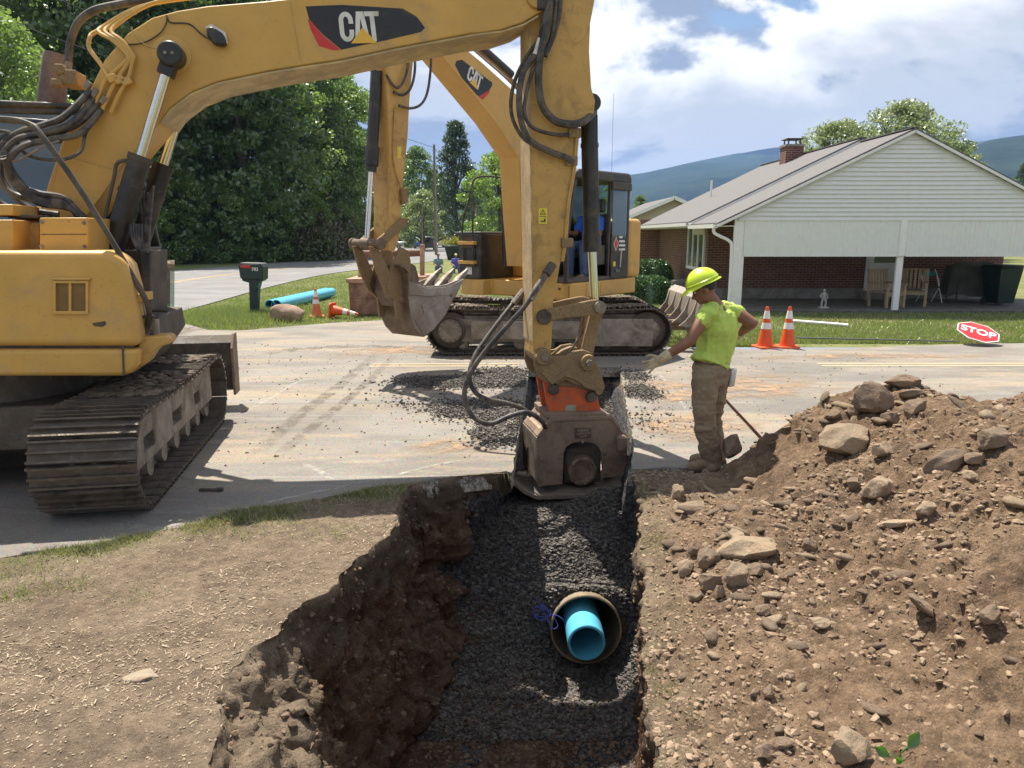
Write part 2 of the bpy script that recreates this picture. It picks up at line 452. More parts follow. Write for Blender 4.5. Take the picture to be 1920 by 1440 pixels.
DP = [G(u, v) for u, v in DIRT_PX]
DXY = [(-30, DP[0].y - 2.0)] + [(p.x, p.y) for p in DP]
DIRT_R = [(1.02, 6.22), (1.35, 6.28), (1.75, 6.20), (2.2, 6.33), (2.7, 6.42), (8, 6.5), (40, 6.5)]
CAS_R = .31; CAS_C = P(1099, 1181, 5.9); CAS_AX = Vector((0.03, 1, -0.10))
def build_terrain():
    ys = np.concatenate([np.linspace(-1.5, 2.2, 16)[:-1], np.arange(2.2, 5.75, 0.0165), np.arange(5.75, 6.22, 0.009), np.arange(6.22, 8, 0.03), np.arange(8, 13.6, 0.06)])
    nL, nW, nF, nR, nG = 190, 64, 110, 54, 250
    rows = []; att = []
    for y in ys:
        L = float(ip(y, LP)); R = float(ip(y, RP)); fz = float(ip(y, FZ))
        L += 0.035 * float(vnoise(np.array([y * 5.0, 0.3, 0.1]), 3)) + 0.02 * float(vnoise(np.array([y * 17.0, 0.3, 0.1]), 4)) if y < YC else 0
        R += (0.03 * float(vnoise(np.array([y * 4.0, 2.3, 0.1]), 5)) + 0.015 * float(vnoise(np.array([y * 15.0, 2.3, 0.1]), 6)))
        t = np.linspace(0, 1, nL, endpoint=False)
        xl = -5.2 + (L + 5.2) * (1 - (1 - t) ** 1.9)
        dy = ip(xl, DXY)
        zl = np.where(y > dy + 0.02, -0.17, 0.0) if y > 3 else np.zeros(nL)
        if y > YC: zl[:] = -0.17
        # left wall
        t = np.linspace(0, 1, nW, endpoint=False)
        if y < YC:
            base = float(ip(y, [(1, -0.35), (2.6, -0.38), (3.3, -0.50), (3.9, -0.82), (4.6, -0.86), (5.2, -0.66), (5.8, -0.50), (6.1, -0.44)])) + 0.07 * float(vnoise(np.array([y * 3.1, 5.3, 0.1]), 8)) + 0.03 * float(vnoise(np.array([y * 11.0, 5.3, 0.1]), 8))
            soft = float(ip(y, [(1, 0.9), (3.2, 0.85), (3.75, 0.12), (6, 0.02)]))
            soft = min(1, soft)
            xs_ = ip(t, [(0, 0), (0.3, 0.10 + 0.30 * soft), (0.55, 0.28 + 0.2 * soft), (0.75, 0.55 + 0.1 * soft), (1, 1)])
            if L > base: xs_ = ip(t, [(0, 0), (.10, .55), (.25, 1), (1, 1)])
            zs_ = ip(t, [(0, 0), (0.3, 0.44 - 0.34 * soft), (0.55, 0.66 - 0.36 * soft), (0.75, 0.84 - 0.26 * soft), (1, 1)])
            xw = L + (base - L) * xs_; zw = fz * zs_
        else:
            uc_ = float(ip(y, [(6.0, .43), (6.5, .46), (7.4, .10), (8.5, -.05)])); base = L - uc_ * .95; xw = L - uc_ * ip(t, [(0, 0), (.12, .5), (.35, 1), (1, .95)]); zw = -0.17 + (fz + 0.17) * t
        # floor
        tf = np.linspace(0, 1, nF, endpoint=False)
        bR = R - 0.10 if y > YC + .4 else R + 0.06
        xf = base + (bR - base) * tf
        zf = fz + 0.10 * np.abs(tf - 0.55) ** 2 * 4 * (0.5 if y > YC else 1.0) * (tf > 0.55) + 0.0 * tf
        if y < 7.4:
            wh = np.exp(-((xf - CAS_C.x) / .40) ** 4) * float(ip(y, [(4.6, 0), (5.3, 1), (5.90, 1), (6.00, 0)])); zf = zf * (1 - wh) + np.minimum(zf, -1.71) * wh
            zf = zf + np.maximum(0, CAS_C.z + CAS_R + .02 - .1 * max(0, y - CAS_C.y) - zf) * np.exp(-((xf - CAS_C.x) / .42) ** 4) * float(ip(y, [(5.94, 0), (6.05, 1), (7.1, 1), (7.3, 0)]))
        tr = np.linspace(0, 1, nR, endpoint=False)
        z0 = zf[-1]
        ztop = float(heapz(np.array([R]), np.array([y]))[0]) if y < 6.24 else -0.17
        xr = bR + (R - bR) * tr ** 2; zr = z0 + (ztop - z0) * tr
        if y < 6.0: xr = xr + 0.05 * np.sin(tr * PI) * (0.6 + 0.8 * float(vnoise(np.array([y * 3.0, 7.7, 0.1]), 9)))
        tg = np.linspace(0, 1, nG) ** 1.25
        xg = R + (7.3 - R) * tg
        zg = heapz(xg, np.full(nG, y)); 
        if y > 6.24: zg = np.where(zg < 0.02, -0.17, zg)
        x = np.concatenate([xl, xw, xf, xr, xg]); z = np.concatenate([zl, zw, zf, zr, zg])
        zm = 0.22 * np.exp(-((x - .98) ** 2 / 0.09 + (y - 7.05) ** 2 / 0.09)); z = z + np.where(np.concatenate([0 * xl, 0 * xw, 0 * xf + 1, 0 * xr, 0 * xg]) > 0, zm, 0)
        if y > 11.4: z[:] = np.minimum(z, -0.17)
        rows.append(np.stack([x, np.full(len(x), y), z], 1))
        seg = np.concatenate([np.zeros(nL), np.full(nW, 1), np.full(nF, 2), np.full(nR, 3), np.full(nG, 4)])
        att.append(seg)
    A = np.array(rows); SEG = np.array(att)
    du = np.gradient(A, axis=0); dvv = np.gradient(A, axis=1)
    N = np.cross(dvv, du); N /= np.linalg.norm(N, axis=2, keepdims=True) + 1e-9
    N[N[..., 2] < 0] *= 1.0
    amp = np.choose(SEG.astype(int), [0.012, 0.085, 0.026, 0.050, 0.030])
    hz = np.clip(A[..., 2] / 0.3, 0, 1)
    amp = np.where(SEG == 4, 0.024 + 0.036 * hz, amp)
    amp = np.where((SEG == 1) & (A[..., 1] < 3.8), 0.085, amp)
    eb = A[..., 0] - ip(A[..., 1], RP); amp = np.where((SEG == 4) & (eb < .5) & (A[..., 1] < 6.0), 0.034 * np.clip(eb / .06, .3, 1), amp)
    ta = np.concatenate([np.zeros(nL), np.minimum(1, np.linspace(0, 6, nW)), np.zeros(nF + nR + nG)])
    amp = np.where(SEG == 1, 0.012 + (amp - 0.012) * ta[None, :], amp)
    amp = np.where((A[..., 2] < -0.15) & (SEG != 1) & (SEG != 2) & (SEG != 3), 0.0, amp)
    amp = np.where(A[..., 1] > YC, np.minimum(amp, 0.015), amp)
    n_big = fbm(A * 4.5, 1, 5, 0.55); n_r = fbm(A * np.array([9.0, 9.0, 7.0]), 21, 4, 0.6, ridge=True); n_f = fbm(A * 42.0, 31, 3, 0.6)
    disp = amp * (1.25 * n_big + 0.7 * (n_r - 0.2) + 0.32 * n_f)
    # clods and steps in the collapsed corner
    cl = np.where((SEG == 1) & (A[..., 1] < 3.8), 1.0, 0.0)
    disp += cl * 0.05 * np.round(fbm(A * 3.1, 51, 2) * 3) / 2 * ta[None, :]
    wl = np.where(SEG == 1, 1.0, 0.0) * (A[..., 1] < YC) * ta[None, :]
    disp += wl * 0.10 * np.clip(fbm(A * np.array([1.5, 2.5, 5.0]), 61, 3) * 2.0, -0.6, 1)
    A = A + N * disp[..., None]
    gravel = np.where(SEG == 2, 1.0, 0.0)
    wn_ = fbm(A * 3.0, 71, 3)
    gravel = np.where((SEG == 2) & (A[..., 1] < 5.0 + 2.6 * wn_ + 0.8 * np.clip(0.35 - A[..., 0], -0.2, 1.0)), 0.25, gravel)
    gravel = np.where((A[..., 1] > YC) & (A[..., 2] < -0.16) & (SEG != 0) & (SEG != 4), 1.0, gravel)
    gravel = np.where((SEG == 1) & (A[..., 1] > 6.03) & (A[..., 2] < -.22), 1.0, gravel)  # wall under the slab overhang takes dark gravel tone, painting its shade
    heap = np.where(SEG >= 3, 1.0, 0.0) * np.clip((A[..., 2] + 0.0) / 0.12, 0, 1) * 0.9 + np.where(SEG == 4, 0.1, 0)
    dd = ip(A[..., 0], DXY) - A[..., 1]
    grassy = np.where(SEG == 0, np.clip(1 - np.abs(dd - 0.12) / 0.33, 0, 1), 0.0)
    grassy = np.maximum(grassy, np.where((SEG == 4) & (A[..., 1] < 5.8), np.clip(1 - (A[..., 0] - ip(A[..., 1], RP)) / 0.26, 0, 1) * 0.4, 0))
    r, c = A.shape[:2]
    idx = np.arange(r * c).reshape(r, c)
    F = np.stack([idx[:-1, :-1], idx[:-1, 1:], idx[1:, 1:], idx[1:, :-1]], -1).reshape(-1, 4)
    fc = A.reshape(-1, 3)[F].mean(1); t_ = fc[:, 1] - CAS_C.y; cx_ = CAS_C.x + CAS_AX.x * t_; cz_ = CAS_C.z + CAS_AX.z * t_
    F = F[~((np.hypot(fc[:, 0] - cx_, fc[:, 2] - cz_) < CAS_R * .95) & (t_ > 0.0) & (t_ < 1.1))]
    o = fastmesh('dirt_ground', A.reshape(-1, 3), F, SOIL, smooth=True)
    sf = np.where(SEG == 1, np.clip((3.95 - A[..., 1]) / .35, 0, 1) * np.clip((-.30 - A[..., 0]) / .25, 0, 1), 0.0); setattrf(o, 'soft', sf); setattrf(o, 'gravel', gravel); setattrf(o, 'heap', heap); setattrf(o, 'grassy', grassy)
    tag(o, 'bare brown soil with the open pit, the trench cut and the sloping spoil heap', kind='structure')
    return o, A, SEG
TERR, TA, TSEG = build_terrain()

# ================================================================== asphalt of the side street with the trench cut out
def jag(pts, step=0.05, amp=0.012, sd=0):
    out = []
    for (a, b) in zip(pts[:-1], pts[1:]):
        a, b = np.array(a, float), np.array(b, float); n = max(1, int(np.linalg.norm(b - a) / step))
        for i in range(n):
            p = a + (b - a) * i / n
            out.append(p + amp * np.array([float(vnoise(np.array([p[0] * 9, p[1] * 9, sd + 0.5]), 1)), float(vnoise(np.array([p[0] * 9, p[1] * 9, sd + 3.5]), 2))]))
    out.append(np.array(pts[-1], float))
    return [tuple(p) for p in out]
def slab(name, loops, mat, z=0.0, th=0.15, kind='structure', label=None):
    """flat polygon (list of 2-D points) with thickness"""
    from mathutils.geometry import tessellate_polygon
    pts = [Vector((x, y, 0)) for x, y in loops]
    tris = tessellate_polygon([pts]); n = len(pts)
    b = MB(); b.add([(p.x, p.y, z) for p in pts] + [(p.x, p.y, z - th) for p in pts],
                    [tuple(t) for t in tris] + [(i, (i + 1) % n, n + (i + 1) % n, n + i) for i in range(n)])
    o = b.build(name, mat, sm=0, fixn=True)
    o['kind'] = kind
    if label: o['label'] = label
    return o
dl = jag([(x, y) for x, y in DXY[1:]], 0.06, 0.03, 1)
tl = jag([(-0.0, YC + 0.01), (0.26, 11.3)], 0.08, 0.02, 2)
te = jag([(0.26, 11.3), (1.66, 11.3)], 0.1, 0.03, 3)
tr = jag([(1.66, 11.3), (1.60, 10.8), (1.18, 7.0), (1.04, 6.22)], 0.05, 0.022, 4)
dr = jag(DIRT_R[:6], 0.07, 0.03, 5)
gl = [G(u, v) for u, v in [(1500, 655), (1400, 655), (1270, 652), (1150, 640), (1000, 620), (880, 600), (720, 600), (600, 607), (450, 620), (390, 618), (340, 605), (318, 590), (335, 577)]]
GRASS_EDGE = [(60, 14.0), (20, 13.9), (9, 13.9)] + [(p.x, p.y) for p in gl]
loop = [(-30, 1.0)] + dl + tl + te + tr + dr + [(60, 6.5)] + [GRASS_EDGE[0]] + jag(GRASS_EDGE[1:], 0.3, 0.06, 8) + [(-9.2, 23), (-30, 23)]
STREET = slab('side_street', loop, ASPH, 0.0, 0.15, label='dusty asphalt street with the trench cut through it')
# main road leaving to the distance
CL = [(-13.2, 4), (-13.6, 18), (-14.4, 30), (-14.4, 40), (-12.6, 50), (-10.6, 62), (-10.6, 80), (-12.5, 110), (-16, 150), (-24, 240)]
cl = catmull([Vector((x, y, 0)) for x, y in CL], 8)
def ribbon(name, path, off0, off1, z, mat, kind='structure', t0=0, t1=None, z1=None):
    path = path[t0:t1]; b = MB(); vs = []
    for i, p in enumerate(path):
        t = (path[min(i + 1, len(path) - 1)] - path[max(0, i - 1)]).normalized(); n = Vector((t.y, -t.x, 0))
        vs += [p + n * off0 + Vector((0, 0, z)), p + n * off1 + Vector((0, 0, z))]
    b.add(vs, [(2 * i, 2 * i + 1, 2 * i + 3, 2 * i + 2) for i in range(len(path) - 1)])
    o = b.build(name, mat, sm=0)
    if kind: o['kind'] = kind
    return o
ribbon('main_road', cl, -5.2, 4.9, 0.006, ROADM)
YEL = M('yellow_line_paint', (0.62, 0.40, 0.07), 0.7, dirt=(0.28, 0.24, 0.18), damt=0.7, coords='pos')
WHT = M('white_line_paint', (0.6, 0.6, 0.57), 0.7, dirt=(0.3, 0.29, 0.26), damt=0.6, coords='pos')
ml = ribbon('lane_marking', cl, -0.17, -0.05, 0.011, YEL, t0=10); ribbon('lane_marking', cl, 0.06, 0.18, 0.011, YEL, t0=10)
ribbon('edge_line', cl, -3.9, -3.78, 0.011, WHT, t0=10)
def strip(name, a, b_, w, z, mat):
    a, b_ = Vector(a), Vector(b_); d = (b_ - a).normalized(); n = Vector((-d.y, d.x, 0)) * w / 2
    o = MB().add([(a.x - n.x, a.y - n.y, z), (b_.x - n.x, b_.y - n.y, z), (b_.x + n.x, b_.y + n.y, z), (a.x + n.x, a.y + n.y, z)], [(0, 1, 2, 3)]).build(name, mat, sm=0); o['kind'] = 'structure'; return o
YELF = M('faded_yellow_paint', (0.50, 0.37, 0.14), 0.8, dirt=(0.34, 0.29, 0.22), damt=1.0, dscale=4, coords='pos')
a = G(1505, 686); b_ = G(1920, 683)
for dy in (0, 0.2): strip('lane_marking', (a.x + 0.3, a.y + dy, 0), (40, a.y + dy + 0.2, 0), 0.11, 0.004, YELF)
for dy in (0, 0.2): strip('lane_marking', (-2.2, a.y + dy - 0.05, 0), (0.1, a.y + dy - 0.03, 0), 0.09, 0.004, YELF)
# lawn sheets around the street (far ground is one sheet to the horizon, with the worked area left open)
def far_ground():
    b = MB(); z = -0.02; B = 7000
    x0, x1, y0, y1 = -5.1, 7.2, -1.4, 13.5
    R = [(-B, -B, B, y0), (-B, y0, x0, y1), (x1, y0, B, y1), (-B, y1, B, B)]
    for (a_, b0, c_, d_) in R: b.add([(a_, b0, z), (c_, b0, z), (c_, d_, z), (a_, d_, z)], [(0, 1, 2, 3)])
    o = b.build('ground', LAWN, sm=0); o['kind'] = 'structure'; return o
far_ground()
# ================================================================== materials of the machines
YD = (0.33, 0.225, 0.115)
YEL1 = M('machine_yellow_paint', (0.60, 0.345, 0.085), 0.42, var=0.08, scale=1.6, dirt=(0.42, 0.29, 0.15), damt=0.28, dscale=1.6, bump=0.05, bscale=30, spec=0.4, spk=.35)
YEL2 = M('worn_yellow_paint', (0.53, 0.315, 0.085), 0.5, var=0.10, scale=2.5, dirt=(0.27, 0.165, 0.075), damt=0.36, dscale=4.5, bump=0.12, bscale=40, spk=.6)
YEL3 = M('muddy_yellow_paint', (0.40, 0.27, 0.11), 0.7, var=0.2, scale=5, dirt=(0.17, 0.115, 0.07), damt=0.85, dscale=5, bump=0.35, bscale=45)
BLK = M('black_paint', (0.022, 0.02, 0.02), 0.38, var=0.25, dirt=(0.12, 0.095, 0.07), damt=0.35, dscale=3, bump=0.06)
BLKM = M('dusty_black_steel', (0.035, 0.03, 0.028), 0.6, var=0.3, dirt=(0.14, 0.11, 0.08), damt=0.6, dscale=4)
RUB = M('hose_rubber', (0.028, 0.027, 0.027), 0.5, var=0.3, scale=10, dirt=(0.17, 0.14, 0.11), damt=0.5, dscale=6, bump=0.25, bscale=150, bdist=0.002)
CHR = M('chromed_rod', (0.66, 0.63, 0.58), 0.16, 1.0, var=0.05, bump=0.02)
STL = M('worn_steel', (0.30, 0.26, 0.22), 0.42, 0.7, var=0.25, dirt=(0.16, 0.12, 0.09), damt=0.55, dscale=6, bump=0.2)
MUDS = M('muddy_track_steel', (0.14, 0.12, 0.10), 0.30, 0.8, var=0.35, scale=9, dirt=(0.105, 0.078, 0.055), damt=0.62, dscale=5, bump=0.6, bscale=28, bdist=0.02)
MUDB = M('clay_caked_frame', (0.28, 0.24, 0.19), 0.85, var=0.25, scale=4, dirt=(0.12, 0.09, 0.065), damt=0.45, dscale=3, bump=0.35, bscale=25, bdist=0.008)
BUCK = M('bucket_steel', (0.33, 0.29, 0.25), 0.5, 0.3, var=0.18, scale=4, dirt=(0.23, 0.17, 0.12), damt=0.5, dscale=3, bump=0.12)
BRST = M('brown_bucket_steel', (0.20, 0.145, 0.10), 0.6, 0.2, var=0.2, scale=4, dirt=(0.12, 0.08, 0.055), damt=0.6, dscale=4, bump=0.2)
ORG = M('orange_paint', (0.58, 0.105, 0.028), 0.5, var=0.15, scale=6, dirt=(0.24, 0.12, 0.07), damt=0.42, dscale=6, bump=0.3, bscale=40)
RUSTB = M('rusty_brown_plate', (0.17, 0.115, 0.085), 0.65, 0.2, var=0.3, scale=7, dirt=(0.27, 0.19, 0.13), damt=0.6, dscale=4, bump=0.35, bscale=45)
DECB = M('black_decal', (0.016, 0.016, 0.02), 0.45, var=0.1, dirt=(0.10, 0.08, 0.06), damt=0.2)
DECR = M('red_decal', (0.55, 0.03, 0.025), 0.45, var=0.1, dirt=(0.3, 0.1, 0.07), damt=0.3)
DECW = M('white_decal', (0.72, 0.70, 0.66), 0.5, var=0.06, dirt=(0.45, 0.40, 0.33), damt=0.4, dscale=5)
DECY = M('yellow_decal', (0.72, 0.55, 0.05), 0.5, var=0.1)
GRY = M('grey_plastic', (0.12, 0.12, 0.125), 0.5)
def glass(name, tint=(0.75, 0.85, 0.82), alpha=0.35):
    k = NT(name); t = k.n('ShaderNodeBsdfTransparent'); t.inputs[0].default_value = rgba(tint)
    g = k.n('ShaderNodeBsdfGlossy'); g.inputs['Roughness'].default_value = 0.05; g.inputs[0].default_value = (0.9, 0.95, 0.95, 1)
    fr = k.n('ShaderNodeFresnel'); fr.inputs[0].default_value = 1.5
    d = k.n('ShaderNodeBsdfDiffuse'); d.inputs[0].default_value = (0.35, 0.42, 0.40, 1)
    m1 = k.n('ShaderNodeMixShader'); m1.inputs[0].default_value = alpha * 0.4; k.t.links.new(t.outputs[0], m1.inputs[1]); k.t.links.new(d.outputs[0], m1.inputs[2])
    m2 = k.n('ShaderNodeMixShader'); k.t.links.new(k.math('ADD', fr.outputs[0], 0.06), m2.inputs[0]); k.t.links.new(m1.outputs[0], m2.inputs[1]); k.t.links.new(g.outputs[0], m2.inputs[2])
    k.t.links.new(m2.outputs[0], k.out.inputs[0]); return k.m
GLS = glass('cab_glass')
GLSD = glass('dark_cab_glass', (.22, .27, .26), .3)

def link(name, me, parent, loc=(0, 0, 0), rot=(0, 0, 0), sc=None):
    o = bpy.data.objects.new(name, me); COL.objects.link(o); o.parent = parent; o.location = loc; o.rotation_euler = rot
    if sc: o.scale = sc
    return o
def meshof(b, mat, bevel=0.0, sm=40):
    o = b.build('tmp', mat, None, 0, sm=sm); me = o.data; bpy.data.objects.remove(o); return me

import bmesh
_b = bmesh.new(); bmesh.ops.create_icosphere(_b, subdivisions=1, radius=1); IC0 = (np.array([v.co[:] for v in _b.verts]), np.array([[v.index for v in f.verts] for f in _b.faces])); _b.free()
MUDC = M('drying_clay', (0.115, 0.088, 0.065), 0.9, var=0.3, scale=14, dirt=(0.235, 0.185, 0.13), damt=0.5, dscale=6, bump=.5, bscale=40, bdist=.01)
# ------------------------------------------------------------------ crawler track. frame: parent empty whose local x runs along the track
def crawler(parent, y0, width, length, H, pitch, side, mshoe, mframe, holes=True, near=True):
    """track whose centre line is at local y=y0; side = +1/-1 which side faces outwards"""
    r = H / 2 - 0.035; hl = length / 2 - H / 2
    straight = 2 * hl; per = 2 * straight + 2 * PI * r; n = round(per / pitch); pitch = per / n
    def pos(s):
        s %= per
        if s < straight: return (hl - s, -r, 0.0)              # bottom run, heading -x
        s -= straight
        if s < PI * r:
            a = s / r; return (-hl - r * math.sin(a), -r * math.cos(a), a)
        s -= PI * r
        if s < straight:
            sag = -0.03 * math.sin(s / straight * PI)
            return (-hl + s, r + sag, PI)
        s -= straight
        a = s / r; return (hl + r * math.sin(a), r * math.cos(a), PI + a)
    b = MB()
    b.box((0, 0, 0.012), (pitch * 0.93, width, 0.022))
    for gx in (-0.42, 0.0, 0.40): b.box((pitch * gx, 0, -0.012), (0.016, width * 0.995, 0.034))
    sh = MB()
    for sy in (-0.11, -0.05, 0.05, 0.11):
        sh.cyl((pitch * 0.18, sy, 0.022), (pitch * 0.18, sy, 0.036), 0.012, n=6)
    b.v += []; o_ = len(b.v); b.v += sh.v; b.f += [tuple(i + o_ for i in f) for f in sh.f]
    me = meshof(b, mshoe)
    tr = empty('track', (0, y0, H / 2), 0, parent)
    cz = MB()
    for i in range(n):
        x, z, a = pos(i * pitch + 0.03)
        o = link('track_shoe', me, tr, (x, 0, z), (0, a, 0))
        o.rotation_euler = (random.uniform(-.006, .006), a + random.uniform(-.03, .03), 0)
        # chain link pair inside the shoe
        nx, nz = math.sin(a) * -1, math.cos(a)
        for sy in (-0.07, 0.07):
            cz.box((x + (-math.sin(-a)) * 0.05, sy, z + math.cos(a) * 0.055), (pitch * 1.02, 0.035, 0.07), rot=Euler((0, a, 0)))
    cz.build('chain_link', mshoe, tr)['kind'] = 'stuff'
    # side frame with openings, wheels, rollers
    w = width * 0.33
    def fn(p, t): return (p[0], t, p[1])
    zt, zb = (r * 0.66, -r * 0.36) if holes else (r * 0.50, -r * 0.50)
    fr = MB()
    L2 = hl - 0.02
    if holes:
        L2 = hl + r * .45
        xs = [-L2, -L2 * 0.72, -L2 * 0.52, -L2 * 0.12, L2 * 0.10, L2 * 0.45, L2 * 0.62, L2]
        k = 0
        for i in range(len(xs) - 1):
            if i % 2 == 0: fr.prism([(xs[i], zb), (xs[i + 1], zb), (xs[i + 1], zt), (xs[i], zt)], fn, -w, w)
            else:
                fr.prism([(xs[i], zb), (xs[i + 1], zb), (xs[i + 1], -r * 0.12), (xs[i], -r * 0.12)], fn, -w, w)
                fr.prism([(xs[i], r * 0.22), (xs[i + 1], r * 0.22), (xs[i + 1], zt), (xs[i], zt)], fn, -w, w)
                fr.box(((xs[i] + xs[i + 1]) / 2, 0, 0.05 * r), (xs[i + 1] - xs[i], w * 1.1, r * 0.34))
    else:
        fr.prism([(-L2, zb), (L2, zb), (L2, zt), (-L2, zt)], fn, -w, w)
    # sloping top guard
    fr.prism([(-L2 + 0.05, zt - 0.004), (L2 - 0.05, zt - 0.004), (L2 - 0.15, zt + r * 0.2), (-L2 + 0.15, zt + r * 0.12)], fn, -w * 0.7, w * 0.7)
    fr.build('track_frame', mframe, tr, 0.01)
    for sx, nm in ((-1, 'sprocket'), (1, 'idler')):
        g = MB(); R = r - 0.06
        g.lathe([(0.05, -w * .9), (R * 0.62, -w * .9), (R * 0.66, -w * .85), (R * 0.95, -w * 0.8), (R, -w * 0.55), (R, w * 0.55), (R * 0.95, w * 0.8), (R * 0.66, w * .85), (R * 0.62, w * .9), (0.05, w * .9)] if holes else [(0.05, -w * 1.25), (R * 0.62, -w * 1.25), (R * 0.66, -w * 1.1), (R * 0.95, -w * 0.9), (R, -w * 0.55), (R, w * 0.55), (R * 0.95, w * 0.9), (R * 0.66, w * 1.1), (R * 0.62, w * 1.25), (0.05, w * 1.25)], (sx * hl, 0, 0), (0, 1, 0), 28)
        o = g.build(nm, mshoe, tr)
        if holes: continue
        h = MB(); s_ = side * w * (1.0 if holes else 1.25)
        h.lathe([(R * 0.58, 0), (R * 0.60, side * 0.02), (R * 0.5, side * 0.045), (0.02, side * 0.05)], (sx * hl, s_, 0), (0, 1, 0), 24); hb = h.build('hub_cover', mframe, tr)
        q = MB()
        for k in range(12):
            a = k * PI / 6; q.cyl((sx * hl + R * 0.52 * math.cos(a), s_ + side * 0.03, R * 0.52 * math.sin(a)), (sx * hl + R * 0.52 * math.cos(a), s_ + side * 0.062, R * 0.52 * math.sin(a)), 0.012, n=6)
        q.build('hub_bolt', mshoe, tr)['kind'] = 'stuff'
    nr = 7
    g = MB(); w0_ = w; w = w * .74
    g.lathe([(0.03, -w * 1.2), (0.09, -w * 1.2), (0.09, -w * 0.8), (0.115, -w * 0.75), (0.115, -w * 0.5), (0.08, -w * 0.45), (0.08, w * 0.45), (0.115, w * 0.5), (0.115, w * 0.75), (0.09, w * 0.8), (0.09, w * 1.2), (0.03, w * 1.2)], (0, 0, 0), (0, 1, 0), 16)
    rm = meshof(g, mframe); w = w0_
    for i in range(nr): link('track_roller', rm, tr, (-L2 + 0.18 + (2 * L2 - 0.36) * i / (nr - 1), 0, -r + 0.165))
    for i in range(2): link('carrier_roller', rm, tr, ((-0.45 + 0.9 * i) * L2, 0, r - 0.14))
    # clay caked on the upper run and round the end
    rg = np.random.default_rng(int(abs(y0) * 100) + int(length * 10)); m = 1500 if near else 300
    ss = np.concatenate([rg.uniform(straight + PI * r * .80, straight + PI * r, m // 6), rg.uniform(straight + PI * r, 2 * straight + PI * r, m - m // 6)])
    gate = fbm(np.stack([ss * 3.0, ss * 0, ss * 0], 1), 5, 2); ss = ss[gate > -.38]
    V, F = IC0; n_ = len(ss); c = []
    for s1 in ss:
        x, z, a = pos(s1); k = 0.035; c.append((x + (-math.sin(a)) * k * 1.0, 0, z - math.cos(a) * k))
    c = np.array(c); c[:, 1] = rg.uniform(-.45, .40, n_) * width; sz = .008 + .032 * rg.uniform(0, 1, n_) ** 2
    VV = V[None] * (1 + rg.normal(0, .15, (n_, len(V), 1))) * sz[:, None, None] * np.array([1.3, 1.8, .55]) + c[:, None, :]
    o = fastmesh('caked_mud', VV.reshape(-1, 3), (F[None] + (np.arange(n_) * len(V))[:, None, None]).reshape(-1, 3), MUDC, tr, smooth=True); o['kind'] = 'stuff'
    return tr

# ================================================================== EXCAVATOR 1 (left foreground)
F1 = Frame(-4.25, 6.65, math.radians(12))
ex1 = empty('excavator', (F1.o.x, F1.o.y, 0), F1.a)
tag(ex1, 'large yellow excavator on the left with its arm reaching across into the trench', 'excavator', 'yellow excavators working at the trench')
def pl(frame, px, side):
    return [(p.x, p.z) for p in (frame.q(u, v, side) for u, v in px)]
def fxz(p, t): return (p[0], t, p[1])
def plate(frame, root, name, px, s0, s1, mat, bevel=0.01, seg=2, sm=35, side=None):
    b = MB(); b.prism(pl(frame, px, s0 if side is None else side), fxz, s0, s1); return b.build(name, mat, root, bevel, seg, sm)
# undercarriage
pA, pB = G(283, 966), G(425, 790)
ta = math.atan2(pB.y - pA.y, pB.x - pA.x)
tdir = Vector((math.cos(ta), math.sin(ta), 0)); tlat = Vector((-math.sin(ta), math.cos(ta), 0))
UL = (pB - pA).length + 0.42
um = pA + tdir * ((pB - pA).length / 2 + 0.02)
uc = um + tlat * (0.36 + 1.10)
und = empty('undercarriage', (0, 0, 0), 0, ex1)
und.location = F1.loc(uc); und.location.z = 0; und.rotation_euler = (0, 0, ta - F1.a)
TW = 0.70
crawler(und, -1.10, TW, UL, 0.78, 0.175, -1, MUDS, MUDB)
crawler(und, 1.10, TW, UL, 0.78, 0.175, 1, MUDS, MUDB)
b = MB(); b.box((0, 0, 0.52), (1.5, 1.6, 0.36)); b.box((0.9, 0, 0.45), (1.3, 0.5, 0.25)); b.cyl((0, 0, 0.6), (0, 0, 0.98), 0.62, n=28); b.build('centre_frame', MUDS, und, 0.02)
# blade at the far end of the tracks
prof = [(0.0, 0.0), (0.05, 0.0), (-0.04, 0.2), (-0.06, 0.36), (-0.02, 0.56), (0.10, 0.64), (0.04, 0.66), (-0.08, 0.58), (-0.13, 0.36), (-0.10, 0.18)]
bl = MB(); xb = UL / 2 + 0.62
bl.prism([(xb + p[0], 0.18 + p[1]) for p in prof], lambda p, t: (p[0], t, p[1]), -1.42, 1.42)
blo = bl.build('blade', BLKM, und, 0.006)
for sy in (-1.435, 1.435):
    e = MB(); e.prism([(xb - 0.16, 0.15), (xb + 0.10, 0.15), (xb + 0.14, 0.86), (xb - 0.02, 0.86), (xb - 0.16, 0.7)], lambda p, t: (p[0], t, p[1]), sy - 0.014, sy + 0.014)
    e.build('blade_end_plate', RUSTB, und, 0.004)
for sy in (-.6, .6): MB().bar((UL / 2 - 0.5, sy, 0.45), (xb - 0.08, sy, 0.42), 0.14, 0.2).build('blade_arm', YEL3, und, 0.01)
# --- upper body: near side panels
SD = -1.30
hb = plate(F1, ex1, 'body_side_panel', [(-330, 470), (196, 470), (218, 476), (236, 497), (248, 540), (258, 600), (262, 650), (-330, 650)], SD, -0.95, YEL1, 0.055, 5, 50)
plate(F1, ex1, 'lower_skirt', [(-330, 655), (262, 655), (259, 684), (246, 700), (228, 706), (-330, 706)], SD + 0.012, -0.95, YEL1, 0.035, 4, 50)
